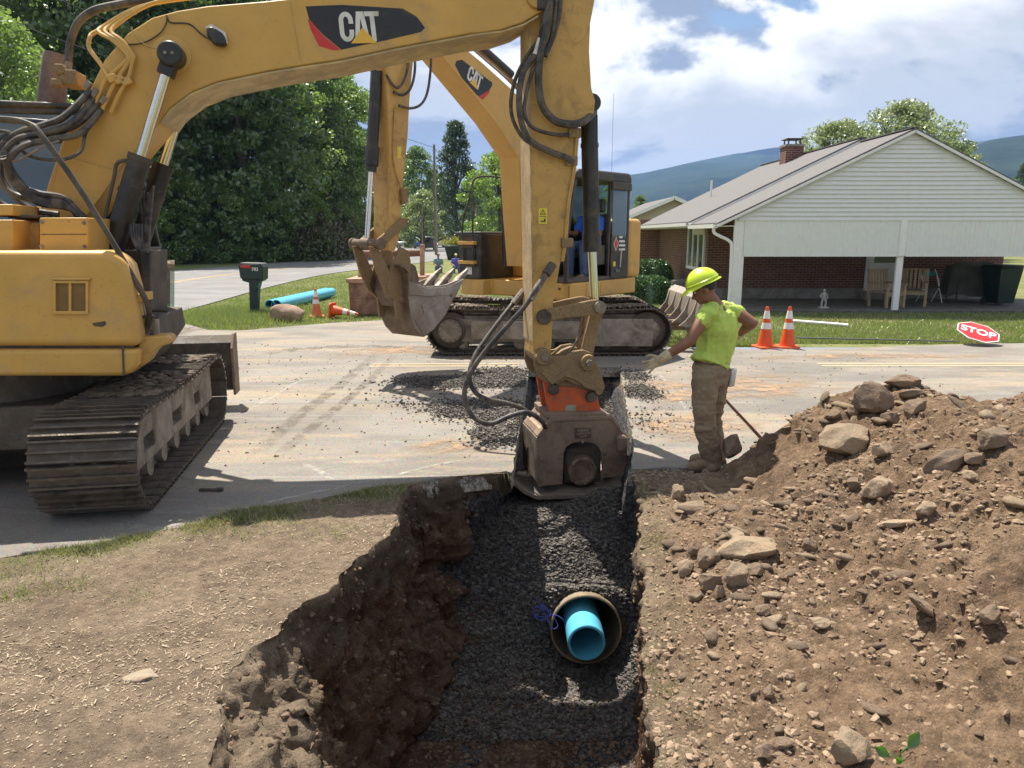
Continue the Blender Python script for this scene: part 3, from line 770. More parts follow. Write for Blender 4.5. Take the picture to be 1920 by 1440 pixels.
# filler under the seam
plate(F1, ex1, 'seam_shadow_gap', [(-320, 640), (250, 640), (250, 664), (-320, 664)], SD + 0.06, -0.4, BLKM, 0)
v_ = MB()
o_, i_ = pl(F1, [(101, 526), (167, 526), (167, 589), (101, 589)], SD), pl(F1, [(106, 531), (162, 531), (162, 583), (106, 583)], SD)
v_.pring(o_, i_, fxz, SD - 0.022, SD + 0.01); vf = v_.build('vent_frame', YEL1, ex1, 0.004)
v_ = MB(); q_ = pl(F1, [(130, 531), (135, 531), (135, 583), (130, 583)], SD); v_.prism(q_, fxz, SD - 0.018, SD + 0.005)
v_.build('vent_bar', YEL1, vf, 0.002)
VREC = M('vent_recess_shade', (0.20, 0.12, 0.035), 0.7)  # darkened body yellow, painting the recess's shade onto a flush plate
plate(F1, vf, 'vent_recess_shade', [(106, 531), (162, 531), (162, 583), (106, 583)], SD - 0.002, SD + 0.004, VREC, 0)
plate(F1, ex1, 'vent_hood', [(95, 521), (170, 521), (168, 526), (98, 526)], SD - 0.03, SD + 0.01, YEL1, 0.008)
plate(F1, ex1, 'latch_recess', [(172, 606), (185, 604), (197, 602), (199, 608), (192, 613), (176, 611)], SD - 0.006, SD + 0.005, BLKM, 0.003)
plate(F1, ex1, 'panel_seam', [(228, 650), (231, 650), (233, 704), (230, 704)], SD - 0.001, SD + 0.02, BLKM, 0)
# rest of the house: deck, far side, counterweight
b = MB(); b.box((-1.25, 0.45, 1.36), (2.0, 1.7, 0.72)); b.build('engine_deck', YEL1, ex1, 0.04, 3)
b = MB(); b.prism([(-1.2, -1.25), (0.9, -1.25), (0.9, 0.2), (0.75, 1.25), (-1.2, 1.25)], lambda p, t: (p[0], p[1], t), 0.97, 1.03); b.build('deck_plate', BLKM, ex1, 0.01)
b = MB(); b.prism([(-2.45, -0.9), (-2.1, -1.34), (-1.45, -1.36), (-1.45, 1.36), (-2.1, 1.34), (-2.45, 0.9)], lambda p, t: (p[0], p[1], t), 0.98, 2.05); b.build('counterweight', YEL1, ex1, 0.08, 4, 50)
# boxes standing on top beside the boom foot
def qbox(name, x0, y0, x1, y1, s0, s1, mat, root=None, bevel=0.008): return plate(F1, root or ex1, name, [(x0, y0), (x1, y0), (x1, y1), (x0, y1)], s0, s1, mat, bevel)
tb = qbox('tool_box', 74, 408, 164, 474, -1.02, -0.45, YEL1)
qbox('box_seam', 76, 438.5, 162, 440, -1.023, -1.0, BLKM, tb, 0)
for (u, v) in ((79, 416), (158, 418), (78, 462), (159, 462)):
    p = F1.q(u, v, -1.02); MB().cyl((p.x, -1.032, p.z), (p.x, -1.015, p.z), 0.014, n=8).build('bolt', STL, tb)
qbox('filler_box', -70, 412, 24, 474, -1.10, -0.5, YEL1)
qbox('service_cover', 22, 417, 73, 474, -0.80, -0.4, YEL2)
qbox('cover_lid', -75, 383, 24, 404, -1.0, -0.45, YEL1)
qbox('lid_bracket', 14, 403, 72, 409, -0.86, -0.4, BLKM)
qbox('orange_guard', 28, 390, 70, 416, -0.55, -0.5, ORG)
# front end pieces: step bracket, casting with holes, rail
plate(F1, ex1, 'front_step', [(258, 632), (312, 630), (320, 636), (318, 645), (300, 650), (286, 662), (275, 680), (262, 690)], -1.18, -0.95, YEL2, 0.012, 3)
plate(F1, ex1, 'front_casting', [(252, 566), (268, 566), (272, 590), (290, 600), (292, 630), (262, 634)], -1.1, -0.95, MUDB, 0.006)
for (u0, v0, u1, v1) in ((260, 588, 265, 602), (261, 608, 268, 622), (281, 617, 287, 629)):
    plate(F1, ex1, 'casting_slot', [(u0, v0), (u1, v0 + 2), (u1, v1), (u0, v1 - 2)], -1.106, -1.09, BLKM, 0)
plate(F1, ex1, 'lamp_bracket', [(248, 551), (268, 551), (269, 566), (250, 568)], -1.2, -0.9, YEL1, 0.006)
def t1(name, pts, rpx, mat, root=None, n=8, sm=6):
    """tube through (u,v,side) points, radius in metres"""
    q = [F1.q(u, v, s) for (u, v, s) in pts]
    return MB().tube(q, rpx, n, sm).build(name, mat, root or ex1)
t1('hand_rail', [(-40, 222, -1.0), (20, 224, -1.0), (58, 234, -1.05), (75, 250, -1.1), (140, 340, -1.15), (200, 435, -1.2), (245, 512, -1.22), (272, 560, -1.2), (280, 590, -1.15), (274, 618, -1.1), (262, 632, -1.1)], 0.021, BLKM)
t1('step_peg', [(262, 594, -1.15), (298, 595, -1.15)], 0.012, BLKM, sm=0); t1('step_peg', [(268, 582, -0.6), (315, 583, -0.6)], 0.012, BLKM, sm=0)
t1('mirror_arm', [(280, 484, 0.3), (309, 484, 0.3)], 0.02, BLKM, sm=0)
# cab on the far side
cab = empty('cab', (0, 0, 0), 0, ex1)
CW0, CW1 = 0.30, 1.22
cb_ = [(-25, 228), (205, 232), (262, 330), (296, 470), (298, 600), (-25, 600)]
q_ = pl(F1, cb_, CW1)
def frame_loop(poly, w, s0, s1, name, mat, root):
    b = MB(); n = len(poly)
    for i in range(n): 
        a_, c_ = poly[i], poly[(i + 1) % n]
        b.bar((a_[0], (s0 + s1) / 2, a_[1]), (c_[0], (s0 + s1) / 2, c_[1]), w, abs(s1 - s0), up=(0, 1, 0))
    return b.build(name, mat, root, 0.01)
frame_loop(q_, 0.09, CW0, CW0 + 0.07, 'cab_frame', BLK, cab); frame_loop(q_, 0.09, CW1 - 0.07, CW1, 'cab_frame', BLK, cab)
b = MB(); b.prism([(p[0], p[1]) for p in q_], fxz, CW0 + 0.03, CW0 + 0.034); b.build('side_window', GLSD, cab, sm=0)
b = MB(); b.prism([(p[0], p[1]) for p in q_], fxz, CW1 - 0.034, CW1 - 0.03); b.build('side_window', GLS, cab, sm=0)
for i in (0, 1, 2, 3): MB().box((q_[i][0], (CW0 + CW1) / 2, q_[i][1]), (0.09, CW1 - CW0, 0.09)).build('cab_crossbar', BLK, cab, 0.01)
b = MB(); b.prism([(q_[0][0], q_[0][1]), (q_[1][0], q_[1][1]), (q_[1][0], q_[1][1] + 0.05), (q_[0][0], q_[0][1] + 0.07)], fxz, CW0 - 0.02, CW1 + 0.02); b.build('cab_roof', BLK, cab, 0.02)
b = MB(); b.box((q_[0][0] + 0.6, 0.75, 1.55), (0.5, 0.5, 0.12)); b.box((q_[0][0] + 0.38, 0.75, 1.95), (0.12, 0.48, 0.75)); b.build('cab_seat', GRY, cab, 0.04)
plate(F1, cab, 'front_window', [(284, 492), (293, 492), (293, 592), (284, 590)], 0.33, 1.1, GLS, 0)
plate(F1, cab, 'cab_bulkhead', [(200, 470), (285, 470), (285, 640), (200, 640)], -0.3, 0.28, BLKM, 0.01)
plate(F1, ex1, 'swing_frame', [(200, 600), (284, 600), (292, 640), (250, 700), (200, 700)], -0.9, 0.25, BLKM, 0.01)
plate(F1, cab, 'lower_guard', [(262, 470), (282, 470), (284, 640), (270, 640)], -0.62, -0.34, BLKM, 0.01)
# boom
BS = 0.28
BOOM_PX = [(100, 440), (82, 415), (80, 380), (90, 345), (118, 262), (160, 185), (196, 112), (240, 62), (285, 33), (333, 20), (390, 11), (500, 2), (640, -14), (800, -32), (930, -42), (1000, -45),
           (1042, -30), (1050, -5), (1040, 12), (1007, 27), (980, 43), (940, 56), (903, 62), (883, 63), (740, 90), (640, 112), (567, 123), (500, 134), (410, 153), (360, 173), (320, 203), (303, 227), (262, 275), (222, 322), (160, 409), (140, 440)]
boom = empty('boom', (0, 0, 0), 0, ex1)
plate(F1, boom, 'boom_box', BOOM_PX, -BS, BS, YEL1, 0.012, 2, 25)
FL = M('paler_yellow_flange', (0.50, 0.36, 0.16), 0.5, dirt=(0.35, 0.27, 0.17), damt=0.5)  # slightly paler, duller yellow than the boom box
def edge_strip(frame, root, name, px, side, s0, s1, th, mat):
    q = pl(frame, px, side); b = MB()
    for a_, c_ in zip(q[:-1], q[1:]):
        d = Vector((c_[0] - a_[0], c_[1] - a_[1])).normalized(); nn = Vector((-d.y, d.x)) * th
        b.prism([a_, c_, (c_[0] + nn.x, c_[1] + nn.y), (a_[0] + nn.x, a_[1] + nn.y)], fxz, s0, s1)
    return b.build(name, mat, root, 0)
edge_strip(F1, boom, 'boom_flange', [(1007, 30), (980, 46), (940, 59), (883, 66), (740, 93), (640, 115), (567, 126), (500, 137), (410, 156), (360, 176), (320, 206), (303, 230)], -BS, -BS - 0.035, BS + 0.035, 0.016, FL)
edge_strip(F1, boom, 'side_rib', [(543, 4), (553, 60), (563, 116)], -BS, -BS - 0.004, -BS + 0.01, 0.01, YEL2)
plate(F1, boom, 'foot_plate', [(96, 395), (104, 330), (118, 292), (222, 322), (160, 409), (110, 425)], -BS - 0.02, -BS + 0.01, YEL1, 0.004)
# seams and bosses
def boss(frame, root, name, u, v, side, r0, depth, mat, n=28):
    p = frame.q(u, v, side); s = -1 if depth < 0 else 1
    return MB().lathe([(0.01, depth), (r0 * 0.9, depth), (r0, depth * 0.8), (r0, 0.0)], (p.x, side, p.z), (0, 1, 0), n).build(name, mat, root)
boss(F1, boom, 'pin_boss', 322, 104, -BS, 0.155, -0.02, YEL1)
# boom cylinders, one each side
for sgn, nm in ((-1, 'near'), (1, 'far')):
    s = sgn * (BS + 0.115); dx = 0 if sgn < 0 else 0
    a_ = F1.q(322, 104, -BS - 0.115); f_ = F1.q(207, 482, -BS - 0.115); m_ = F1.q(264, 292, -BS - 0.115)
    for p in (a_, f_, m_): p.y = s
    cyl = empty('boom_cylinder', (0, 0, 0), 0, boom)
    MB().cyl(a_, m_, 0.043, n=20).build('piston_rod', CHR, cyl)
    d = (f_ - m_).normalized()
    b = MB(); b.tube([m_, m_ + d * 0.05], 0.098, 20); b.tube([m_ + d * 0.05, f_], 0.088, 20); b.tube([m_ + d * 0.30, m_ + d * 0.33], 0.095, 20); b.build('barrel', BLK, cyl)
    b = MB(); b.lathe([(0.02, -0.095), (0.085, -0.095), (0.10, -0.08), (0.10, 0.08), (0.085, 0.095), (0.02, 0.095)], (a_.x, s, a_.z), (0, 1, 0), 24)
    b.bar((a_.x, s, a_.z), (a_.x - (a_ - m_).normalized().x * 0.17, s, a_.z - (a_ - m_).normalized().z * 0.17), 0.12, 0.12, up=(0, 1, 0)); b.build('rod_eye', BLK, cyl, 0.006)
    if sgn < 0:
        for dx in (-0.03, 0.025): MB().cyl((a_.x + dx, s - 0.105, a_.z + 0.0), (a_.x + dx, s - 0.09, a_.z), 0.013, n=10).build('bolt', STL, cyl)
    MB().tube([m_ + d * 0.04 + Vector((0.0, sgn * 0.0, 0)), m_ + d * 0.05 + Vector((-0.16, 0, -0.01)), m_ + d * 0.16 + Vector((-0.17, 0, -0.04)), m_ + d * 0.62 + Vector((-0.13, 0, 0))], 0.016, 8, 6).build('oil_pipe', BLKM, cyl)
# small hoses bunched in front of the cylinders
for k in range(5):
    o = 5 * k
    t1('hose', [(245 + o, 420, -0.45), (248 + o, 445 + 6 * k, -0.5), (262 + o * 0.8, 470, -0.55 - 0.02 * k), (272 + o * .4, 430, -0.3), (276 + o * .6, 380 - 8 * k, -0.2)], 0.012, RUB)
for k in range(3): t1('hose', [(262 + 7 * k, 360, -0.1), (268 + 6 * k, 430, -0.15), (262 + 6 * k, 520, -0.25), (258 + 5 * k, 590, -0.3)], 0.016, RUB)
# decal
dec = empty('side_decal', (0, 0, 0), 0, boom)
plate(F1, dec, 'black_field', [(573, 12), (640, 9), (755, 16), (781, 31), (797, 52), (789, 60), (720, 76), (640, 93), (607, 66), (580, 37)], -BS - 0.0025, -BS + 0.004, DECB, 0, sm=0)
plate(F1, dec, 'red_flash', [(577, 36), (582, 38), (607, 68), (638, 93), (624, 94), (598, 86), (582, 54)], -BS - 0.003, -BS + 0.004, DECR, 0, sm=0)
DECT = M('logo_yellow', (0.80, 0.46, 0.05), 0.45, var=0.04, bump=0)
def cat_logo(frame, root, cpx, side, sgn, hpx, ang, mat=DECW):
    """bold condensed letters with the yellow triangle over the foot of the middle one"""
    c = frame.q(cpx[0], cpx[1], side); sc = abs(frame.q(cpx[0], cpx[1] - hpx / 2, side).z - frame.q(cpx[0], cpx[1] + hpx / 2, side).z)
    ex = Vector((math.cos(ang) * sgn, 0, math.sin(ang))); ez = Vector((-math.sin(ang) * sgn, 0, math.cos(ang)))
    nn_ = -1 if side < 0 else 1
    def pt(p, t): q = Vector((c.x, side + nn_ * t, c.z)) + ex * (p[0] * sc) + ez * (p[1] * sc); return (q.x, q.y, q.z)
    def arc(cx, cy, rx, ry, a0, a1, n): return [(cx + rx * math.cos(math.radians(a0 + (a1 - a0) * i / n)), cy + ry * math.sin(math.radians(a0 + (a1 - a0) * i / n))) for i in range(n + 1)]
    Cx = -0.46
    out = arc(Cx, .20, .25, .30, 0, 180, 10) + arc(Cx, -.20, .25, .30, 180, 360, 10); inn = arc(Cx, .20, .09, .14, 0, 180, 10) + arc(Cx, -.20, .09, .14, 180, 360, 10)
    b = MB(); n = len(out); vs = [pt(p, .004) for p in out] + [pt(p, .004) for p in inn]
    out2 = out[:]; b.add(vs, [(i, i + 1, n + i + 1, n + i) for i in range(n - 1)]); b.add([pt(p, .004) for p in ((Cx + .09, .20), (Cx + .25, .20), (Cx + .25, .10), (Cx + .09, .10))], [(0, 1, 2, 3)]); b.add([pt(p, .004) for p in ((Cx + .09, -.20), (Cx + .25, -.20), (Cx + .25, -.10), (Cx + .09, -.10))], [(0, 1, 2, 3)])
    b.build('letter_c', mat, root, sm=0, fixn=False)
    b = MB(); b.add([pt(p, .004) for p in ((-.20, -.5), (-.04, -.5), (.08, .5), (-.08, .5))], [(0, 1, 2, 3)]); b.add([pt(p, .0042) for p in ((.34, -.5), (.18, -.5), (.02, .5), (.18, .5))], [(0, 1, 2, 3)]); b.build('letter_a', mat, root, sm=0, fixn=False)
    b = MB(); b.add([pt(p, .004) for p in ((.21, .5), (.72, .5), (.72, .34), (.21, .34))], [(0, 1, 2, 3)]); b.add([pt(p, .0042) for p in ((.39, .36), (.55, .36), (.57, -.5), (.41, -.5))], [(0, 1, 2, 3)]); b.build('letter_t', mat, root, sm=0, fixn=False)
    b = MB(); b.add([pt(p, .007) for p in ((-.36, -.56), (.10, -.03), (.56, -.56))], [(0, 1, 2)]); b.build('logo_triangle', DECT, root, sm=0, fixn=False)
cat_logo(F1, dec, (674, 50), -BS, 1, 56, math.radians(4))
# work light
wl = empty('work_light', (0, 0, 0), 0, boom)
plate(F1, wl, 'lamp_housing', [(386, 52), (396, 48), (418, 62), (424, 78), (420, 86), (400, 82), (387, 66)], -BS - 0.10, -BS - 0.005, BLK, 0.02, 3)
plate(F1, wl, 'lamp_rim', [(384, 50), (396, 45), (422, 60), (427, 80), (422, 82), (417, 64), (396, 50), (388, 54)], -BS - 0.06, -BS - 0.03, DECW, 0.004)
t1('lamp_cable', [(412, 84, -0.30), (380, 66, -0.29), (355, 45, -0.29), (320, 42, -0.29), (313, 30, -0.29)], 0.006, RUB, boom)
t1('lamp_cable', [(300, 94, -0.30), (270, 82, -0.30), (250, 60, -0.30), (247, 50, -0.3)], 0.006, FL, boom)
t1('lamp_cable', [(236, 84, -0.3), (270, 80, -0.3), (300, 62, -0.3), (312, 42, -0.3), (312, 28, -0.3)], 0.006, RUB, boom)
# pipes over the boom
for k, (x0, dx) in enumerate(((190, 0), (214, 0), (236, 0), (160, 0))):
    s = -0.30 + 0.0 * k
    if k < 3: t1('oil_pipe', [(176 + 16 * k, 200 + 6 * k, s - .03), (188 + 18 * k, 172 + 2 * k, s - .03), (200 + 20 * k, 148, s - .03), (232 + 8 * k, 118, s - .03), (240 + 5 * k, 104, s - .03), (212 + 8 * k, 76, s), (185 + 12 * k, 60, s + .04), (196 + 14 * k, 48 - 3 * k, s + .1), (240 + 14 * k, 22 - 4 * k, s + .14), (290 + 14 * k, 6 - 4 * k, s + .16), (400, -8 - 5 * k, s + .16), (620, -30 - 5 * k, s + .16)], 0.017, YEL1, boom, 8)
    else: t1('oil_pipe', [(204, 146, -0.31), (190, 122, -.26), (168, 92, -0.2), (168, 72, -0.2), (182, 58, -0.15), (270, 12, -0.1), (350, -6, -0.1), (500, -14, -0.1)], 0.017, YEL1, boom, 8)
for k in range(3): plate(F1, boom, 'pipe_clamp', [(196 + 13 * k, 142 + 3 * k), (214 + 13 * k, 136 + 3 * k), (224 + 13 * k, 148 + 3 * k), (206 + 13 * k, 156 + 3 * k)], -0.36, -0.285, YEL1, 0.008)
for k in range(3):
    u, v = 160 + 15 * k, 166 + 14 * k
    t1('hose_fitting', [(u, v, -.33), (u + 9, v - 12, -.33)], 0.028, STL, boom, sm=0)
# big hoses
H = [[(170, 170, -.33), (120, 218, -.45), (75, 236, -.5), (40, 246, -.5), (8, 268, -.5), (-4, 310, -.5), (20, 360, -.5), (60, 392, -.5), (110, 402, -.5)],
     [(176, 186, -.33), (132, 232, -.45), (80, 250, -.5), (30, 262, -.55), (2, 300, -.55), (8, 350, -.55), (50, 372, -.55), (110, 376, -.5), (148, 404, -.5)],
     [(190, 206, -.33), (150, 250, -.45), (92, 262, -.5), (40, 276, -.6), (14, 310, -.6), (30, 345, -.6), (70, 362, -.6), (120, 372, -.5), (156, 408, -.5)],
     [(178, 210, -.33), (160, 252, -.4), (150, 285, -.45), (110, 300, -.5), (50, 290, -.5), (20, 250, -.5), (-20, 245, -.5)],
     [(166, 176, -.33), (110, 226, -.35), (60, 228, -.4), (10, 224, -.4), (-40, 222, -.4)],
     [(182, 196, -.33), (140, 236, -.4), (70, 256, -.45), (16, 254, -.45), (-30, 300, -.45), (-10, 370, -.45), (60, 410, -.45)]]
for k, h in enumerate(H): t1('hydraulic_hose', h, 0.026 if k != 3 else 0.014, RUB, boom)
for k in range(4): t1('hydraulic_hose', [(6, 282 + 5 * k, -.62 - .03 * k), (30, 330 + 6 * k, -.62), (72, 372 + 3 * k, -.6), (120, 380 + 3 * k, -.52), (142 + 4 * k, 402, -.46), (150 + 4 * k, 420, -.42)], 0.022, RUB, boom)
t1('hydraulic_hose', [(128, 116, .1), (132, 80, .1), (146, 44, .05), (176, 20, .0), (225, 8, -.05), (290, -4, -.1)], 0.033, RUB, boom)
t1('hose_fitting', [(127, 140, .1), (129, 116, .1)], 0.03, STL, boom, sm=0)
t1('hydraulic_hose', [(12, 308, -.62), (50, 292, -.6), (78, 276, -.6), (110, 264, -.5)], 0.010, STL, boom)
# valve block
b = MB(); p = F1.q(138, 150, 0.0); b.box((p.x, 0, p.z), (0.13, 0.26, 0.12)); b.box((p.x - 0.06, -0.1, p.z + 0.06), (0.07, 0.09, 0.08)); b.box((p.x - .09, -.12, p.z - .05), (.08, .08, .06)); b.build('valve_block', YEL3, boom, 0.012)
# exhaust stack behind the boom
EXH = M('rusted_exhaust', (0.16, 0.105, 0.09), 0.7, 0.2, var=0.3, scale=8, dirt=(0.25, 0.17, 0.13), damt=0.5)
pa, pb = F1.q(90, 250, 0.55), F1.q(106, 104, 0.55)
b = MB(); d = (pb - pa); b.tube([pa - d * 0.3, pa, pa + d * 0.9, pa + d * 0.97, pa + d * 1.02], [0.12, 0.12, 0.11, 0.105, 0.10], 18); b.build('exhaust_stack', EXH, ex1)
# stick (arm)
KS = 0.19
STICK_PX = [(994, -60), (1040, -110), (1112, -90), (1120, -40), (1115, 0), (1107, 43), (1105, 97), (1109, 165), (1116, 188), (1114, 210), (1098, 232), (1084, 236), (1078, 300), (1067, 367), (1057, 450), (1053, 480), (1037, 570), (1034, 650), (1032, 664), (1024, 676), (1010, 678), (1000, 664), (998, 600), (996, 480), (994, 300), (993, 100)]
stick = empty('stick', (0, 0, 0), 0, ex1)
plate(F1, stick, 'stick_box', STICK_PX, -KS, KS, YEL2, 0.008, 2, 25)
LGT = M('lit_pale_yellow', (0.55, 0.40, 0.22), 0.7, dirt=(0.35, 0.24, 0.13), damt=0.6, dscale=3)  # paler yellow paints in the light on the stick's inner face
edge_strip(F1, stick, 'edge_plate', [(993, 20), (993, 300), (996, 480), (998, 640)], -KS, -KS - 0.012, KS + 0.012, 0.012, LGT)
boss(F1, stick, 'pin_boss', 1019, 594, -KS, 0.075, -0.05, BLKM)
boss(F1, stick, 'pin_boss', 1004, -2, -KS, 0.12, -0.12, YEL2)
# warning label
wlb = plate(F1, stick, 'warning_label', [(1010, 390), (1026, 390), (1026, 420), (1010, 420)], -KS - 0.002, -KS + 0.004, DECY, 0, sm=0)
def wtri(frame, root, u, v, side, s, mat):
    c = frame.q(u, v, side); b = MB(); 
    o3 = [(c.x + s * math.cos(a), c.z + s * math.sin(a)) for a in (PI / 2, PI / 2 + 2 * PI / 3, PI / 2 + 4 * PI / 3)]
    i3 = [(c.x + s * 0.72 * math.cos(a), c.z + s * 0.72 * math.sin(a)) for a in (PI / 2, PI / 2 + 2 * PI / 3, PI / 2 + 4 * PI / 3)]
    b.pring(o3, i3, fxz, side - 0.003, side - 0.001); b.box((c.x, side - 0.002, c.z), (s * 0.15, 0.002, s * 0.5)); return b.build('label_symbol', mat, root, sm=0)
wtri(F1, wlb, 1018, 399, -KS - 0.001, 0.036, DECB)
plate(F1, wlb, 'label_symbol', [(1012, 405.5), (1024, 405.5), (1024, 406.5), (1012, 406.5)], -KS - 0.004, -KS - 0.001, DECB, 0, sm=0)
plate(F1, wlb, 'label_symbol', [(1014, 414), (1020, 414), (1020, 410), (1023, 410), (1023, 416), (1014, 416)], -KS - 0.004, -KS - 0.001, DECB, 0, sm=0)
# bucket cylinder
bc = empty('bucket_cylinder', (0, 0, 0), 0, stick)
a_, m_, e_ = F1.q(1104, 205, 0), F1.q(1110, 472, 0), F1.q(1115, 572, 0)
MB().cyl(m_, e_, 0.046, n=20).build('piston_rod', CHR, bc)
d = (m_ - a_).normalized()
b = MB(); b.tube([a_, m_ - d * 0.18], 0.083, 22); b.tube([m_ - d * 0.18, m_], 0.094, 22); b.tube([a_ + d * 0.32, a_ + d * 0.36], 0.09, 22); b.build('barrel', BLK, bc)
p = F1.q(1104, 196, 0); MB().lathe([(0.02, -0.13), (0.085, -0.13), (0.085, 0.13), (0.02, 0.13)], p, (0, 1, 0), 20).build('barrel_eye', BLK, bc, 0.008)
t1('oil_pipe', [(1118, 216, -0.05), (1119, 330, -0.05), (1122, 400, -.05)], 0.015, BLK, bc)
for k in range(2): t1('oil_pipe', [(1084 - 3 * k, 255, -KS - 0.02), (1078 - 3 * k, 320, -KS - .02), (1068 - 3 * k, 380, -KS - .02), (1062 - 3 * k, 450, -KS - .02), (1056 - 3 * k, 490, -KS - .02)], 0.010, YEL2, stick)
b = MB()
for (u, v) in ((1070, 302), (1062, 455), (1076, 250)):
    p = F1.q(u, v, -KS); b.box((p.x, -KS - 0.02, p.z), (0.12, 0.05, 0.09))
b.build('pipe_bracket', YEL3, stick, 0.008)
# linkage
for s0 in (-0.235, 0.195): plate(F1, stick, 'power_link_arm', [(1012, 584), (1030, 580), (1075, 570), (1108, 563), (1118, 562), (1132, 566), (1138, 576), (1134, 588), (1120, 592), (1070, 595), (1030, 603), (1014, 602)], s0, s0 + 0.045, YEL3, 0.01, side=-0.235)
for s0 in (-0.14, 0.08): plate(F1, stick, 'bucket_link', [(1112, 568), (1132, 572), (1130, 590), (1117, 640), (1112, 672), (1092, 676), (1090, 660), (1100, 620)], s0, s0 + 0.06, YEL3, 0.01, side=-0.14)
boss(F1, stick, 'link_pin', 1124, 576, -0.235, 0.062, -0.03, STL)
t1('hose', [(1094, 590, -.1), (1092, 620, -.1), (1076, 648, -.1), (1062, 668, -.1)], 0.012, RUB, stick)
# hoses along the stick and boom tip
t1('hydraulic_hose', [(1036, -30, -.28), (1028, 20, -.32), (1022, 60, -.34), (1012, 110, -.32), (1010, 160, -.30), (1018, 200, -.28), (1040, 226, -.27), (1070, 233, -.27), (1094, 228, -.27), (1112, 212, -.1)], 0.036, RUB, stick)
t1('hydraulic_hose', [(1030, -30, -.24), (1020, 40, -.28), (1008, 96, -.3), (984, 128, -.3), (974, 170, -.3), (976, 220, -.3), (992, 262, -.28), (1030, 284, -.27), (1062, 296, -.25), (1074, 304, -.22)], 0.030, RUB, stick)
t1('hydraulic_hose', [(1044, -30, -.26), (1040, 30, -.3), (1030, 80, -.3), (1000, 130, -.3), (986, 180, -.3), (984, 215, -.3), (1000, 240, -.28), (1040, 252, -.26), (1078, 252, -.2)], 0.018, RUB, stick)
t1('hydraulic_hose', [(1040, -40, -.3), (1016, 60, -.3), (985, 110, -.25), (966, 150, -.22), (958, 190, -.2), (962, 225, -.2), (980, 258, -.24), (1000, 272, -.25)], 0.018, RUB, stick)
t1('hydraulic_hose', [(1050, -30, -.24), (1050, 10, -.26), (1040, 60, -.26), (1022, 105, -.3)], 0.024, RUB, stick)
t1('hose_sleeve', [(1003, 102, -.32), (1012, 72, -.32)], 0.020, DECW, stick, sm=0)
b = MB(); p = F1.q(1016, 12, -.2); b.box((p.x, -.25, p.z), (.14, .16, .12)); b.build('hose_clamp', BLKM, stick, .01)
t1('hose_fitting', [(1058, 294, -.25), (1076, 304, -.2)], 0.034, STL, stick, sm=0)
# auxiliary hoses running down to the compactor
t1('auxiliary_hose', [(1028, 506, -.28), (1016, 524, -.34), (1004, 544, -.40), (984, 574, -.42), (950, 612, -.42), (915, 652, -.42), (888, 690, -.42), (872, 726, -.42), (874, 760, -.42), (892, 786, -.42), (922, 794, -.42), (956, 780, -.42), (990, 773, -.42), (1016, 790, -.40), (1022, 802, -.36)], 0.024, RUB, stick, 10, 8)
t1('auxiliary_hose', [(990, 536, .22), (972, 556, .2), (950, 584, .1), (918, 626, .0), (890, 668, -.1), (880, 706, -.2), (890, 734, -.25), (912, 748, -.25), (950, 756, -.25), (980, 766, -.25), (996, 780, -.25)], 0.024, RUB, stick, 10, 8)
t1('hose_fitting', [(1036, 496, -.26), (1024, 514, -.30)], 0.045, BLKM, stick, sm=0, n=12)
t1('hose_fitting', [(1022, 516, -.31), (1002, 548, -.40)], 0.032, RUB, stick, sm=0); t1('hose_fitting', [(1010, 535, -.37), (994, 562, -.41)], 0.034, STL, stick, sm=0)
t1('hose_fitting', [(982, 545, .2), (962, 570, .15)], 0.034, STL, stick, sm=0)
# coupler
cp = empty('quick_coupler', (0, 0, 0), 0, ex1)
CPX = [(1003, 660), (1010, 655), (1019, 656), (1032, 667), (1045, 669), (1063, 667), (1075, 659), (1094, 656), (1108, 661), (1116, 676), (1126, 693), (1131, 713), (1135, 726), (1129, 739), (1121, 742), (1114, 731), (1080, 722), (1062, 712), (1045, 720), (1022, 716), (1009, 706), (1002, 686)]
for s0 in (-0.24, 0.195): plate(F1, cp, 'coupler_plate', CPX, s0, s0 + 0.045, YEL3, 0.008, side=-0.24)
plate(F1, cp, 'coupler_body', [(1014, 690), (1060, 684), (1118, 692), (1126, 716), (1118, 738), (1080, 728), (1028, 724)], -0.18, 0.18, YEL3, 0.02)
plate(F1, cp, 'coupler_hook', [(1080, 672), (1062, 676), (1046, 666), (1040, 668), (1056, 656), (1072, 650), (1084, 652)], -0.08, 0.08, YEL3, 0.01)
plate(F1, cp, 'coupler_guard', [(1016, 700), (1035, 722), (1060, 706), (1082, 714), (1098, 727), (1116, 733), (1122, 726), (1098, 718), (1080, 704), (1060, 696), (1040, 710), (1020, 694)], -0.262, -0.235, YEL3, 0.006)
for (u, v) in ((1018, 668), (1101, 679)):
    p = F1.q(u, v, -.24); s_ = -.24
    MB().lathe([(0.035, -0.055), (0.078, -0.05), (0.084, -0.02), (0.084, 0.49), (0.035, 0.50)], (p.x, s_, p.z), (0, 1, 0), 24).build('pin_boss', YEL3, cp)
    MB().lathe([(0.005, -0.085), (0.036, -0.085), (0.040, -0.07), (0.040, 0.0)], (p.x, s_, p.z), (0, 1, 0), 6 if u > 1050 else 16).build('pin_nut', STL, cp)

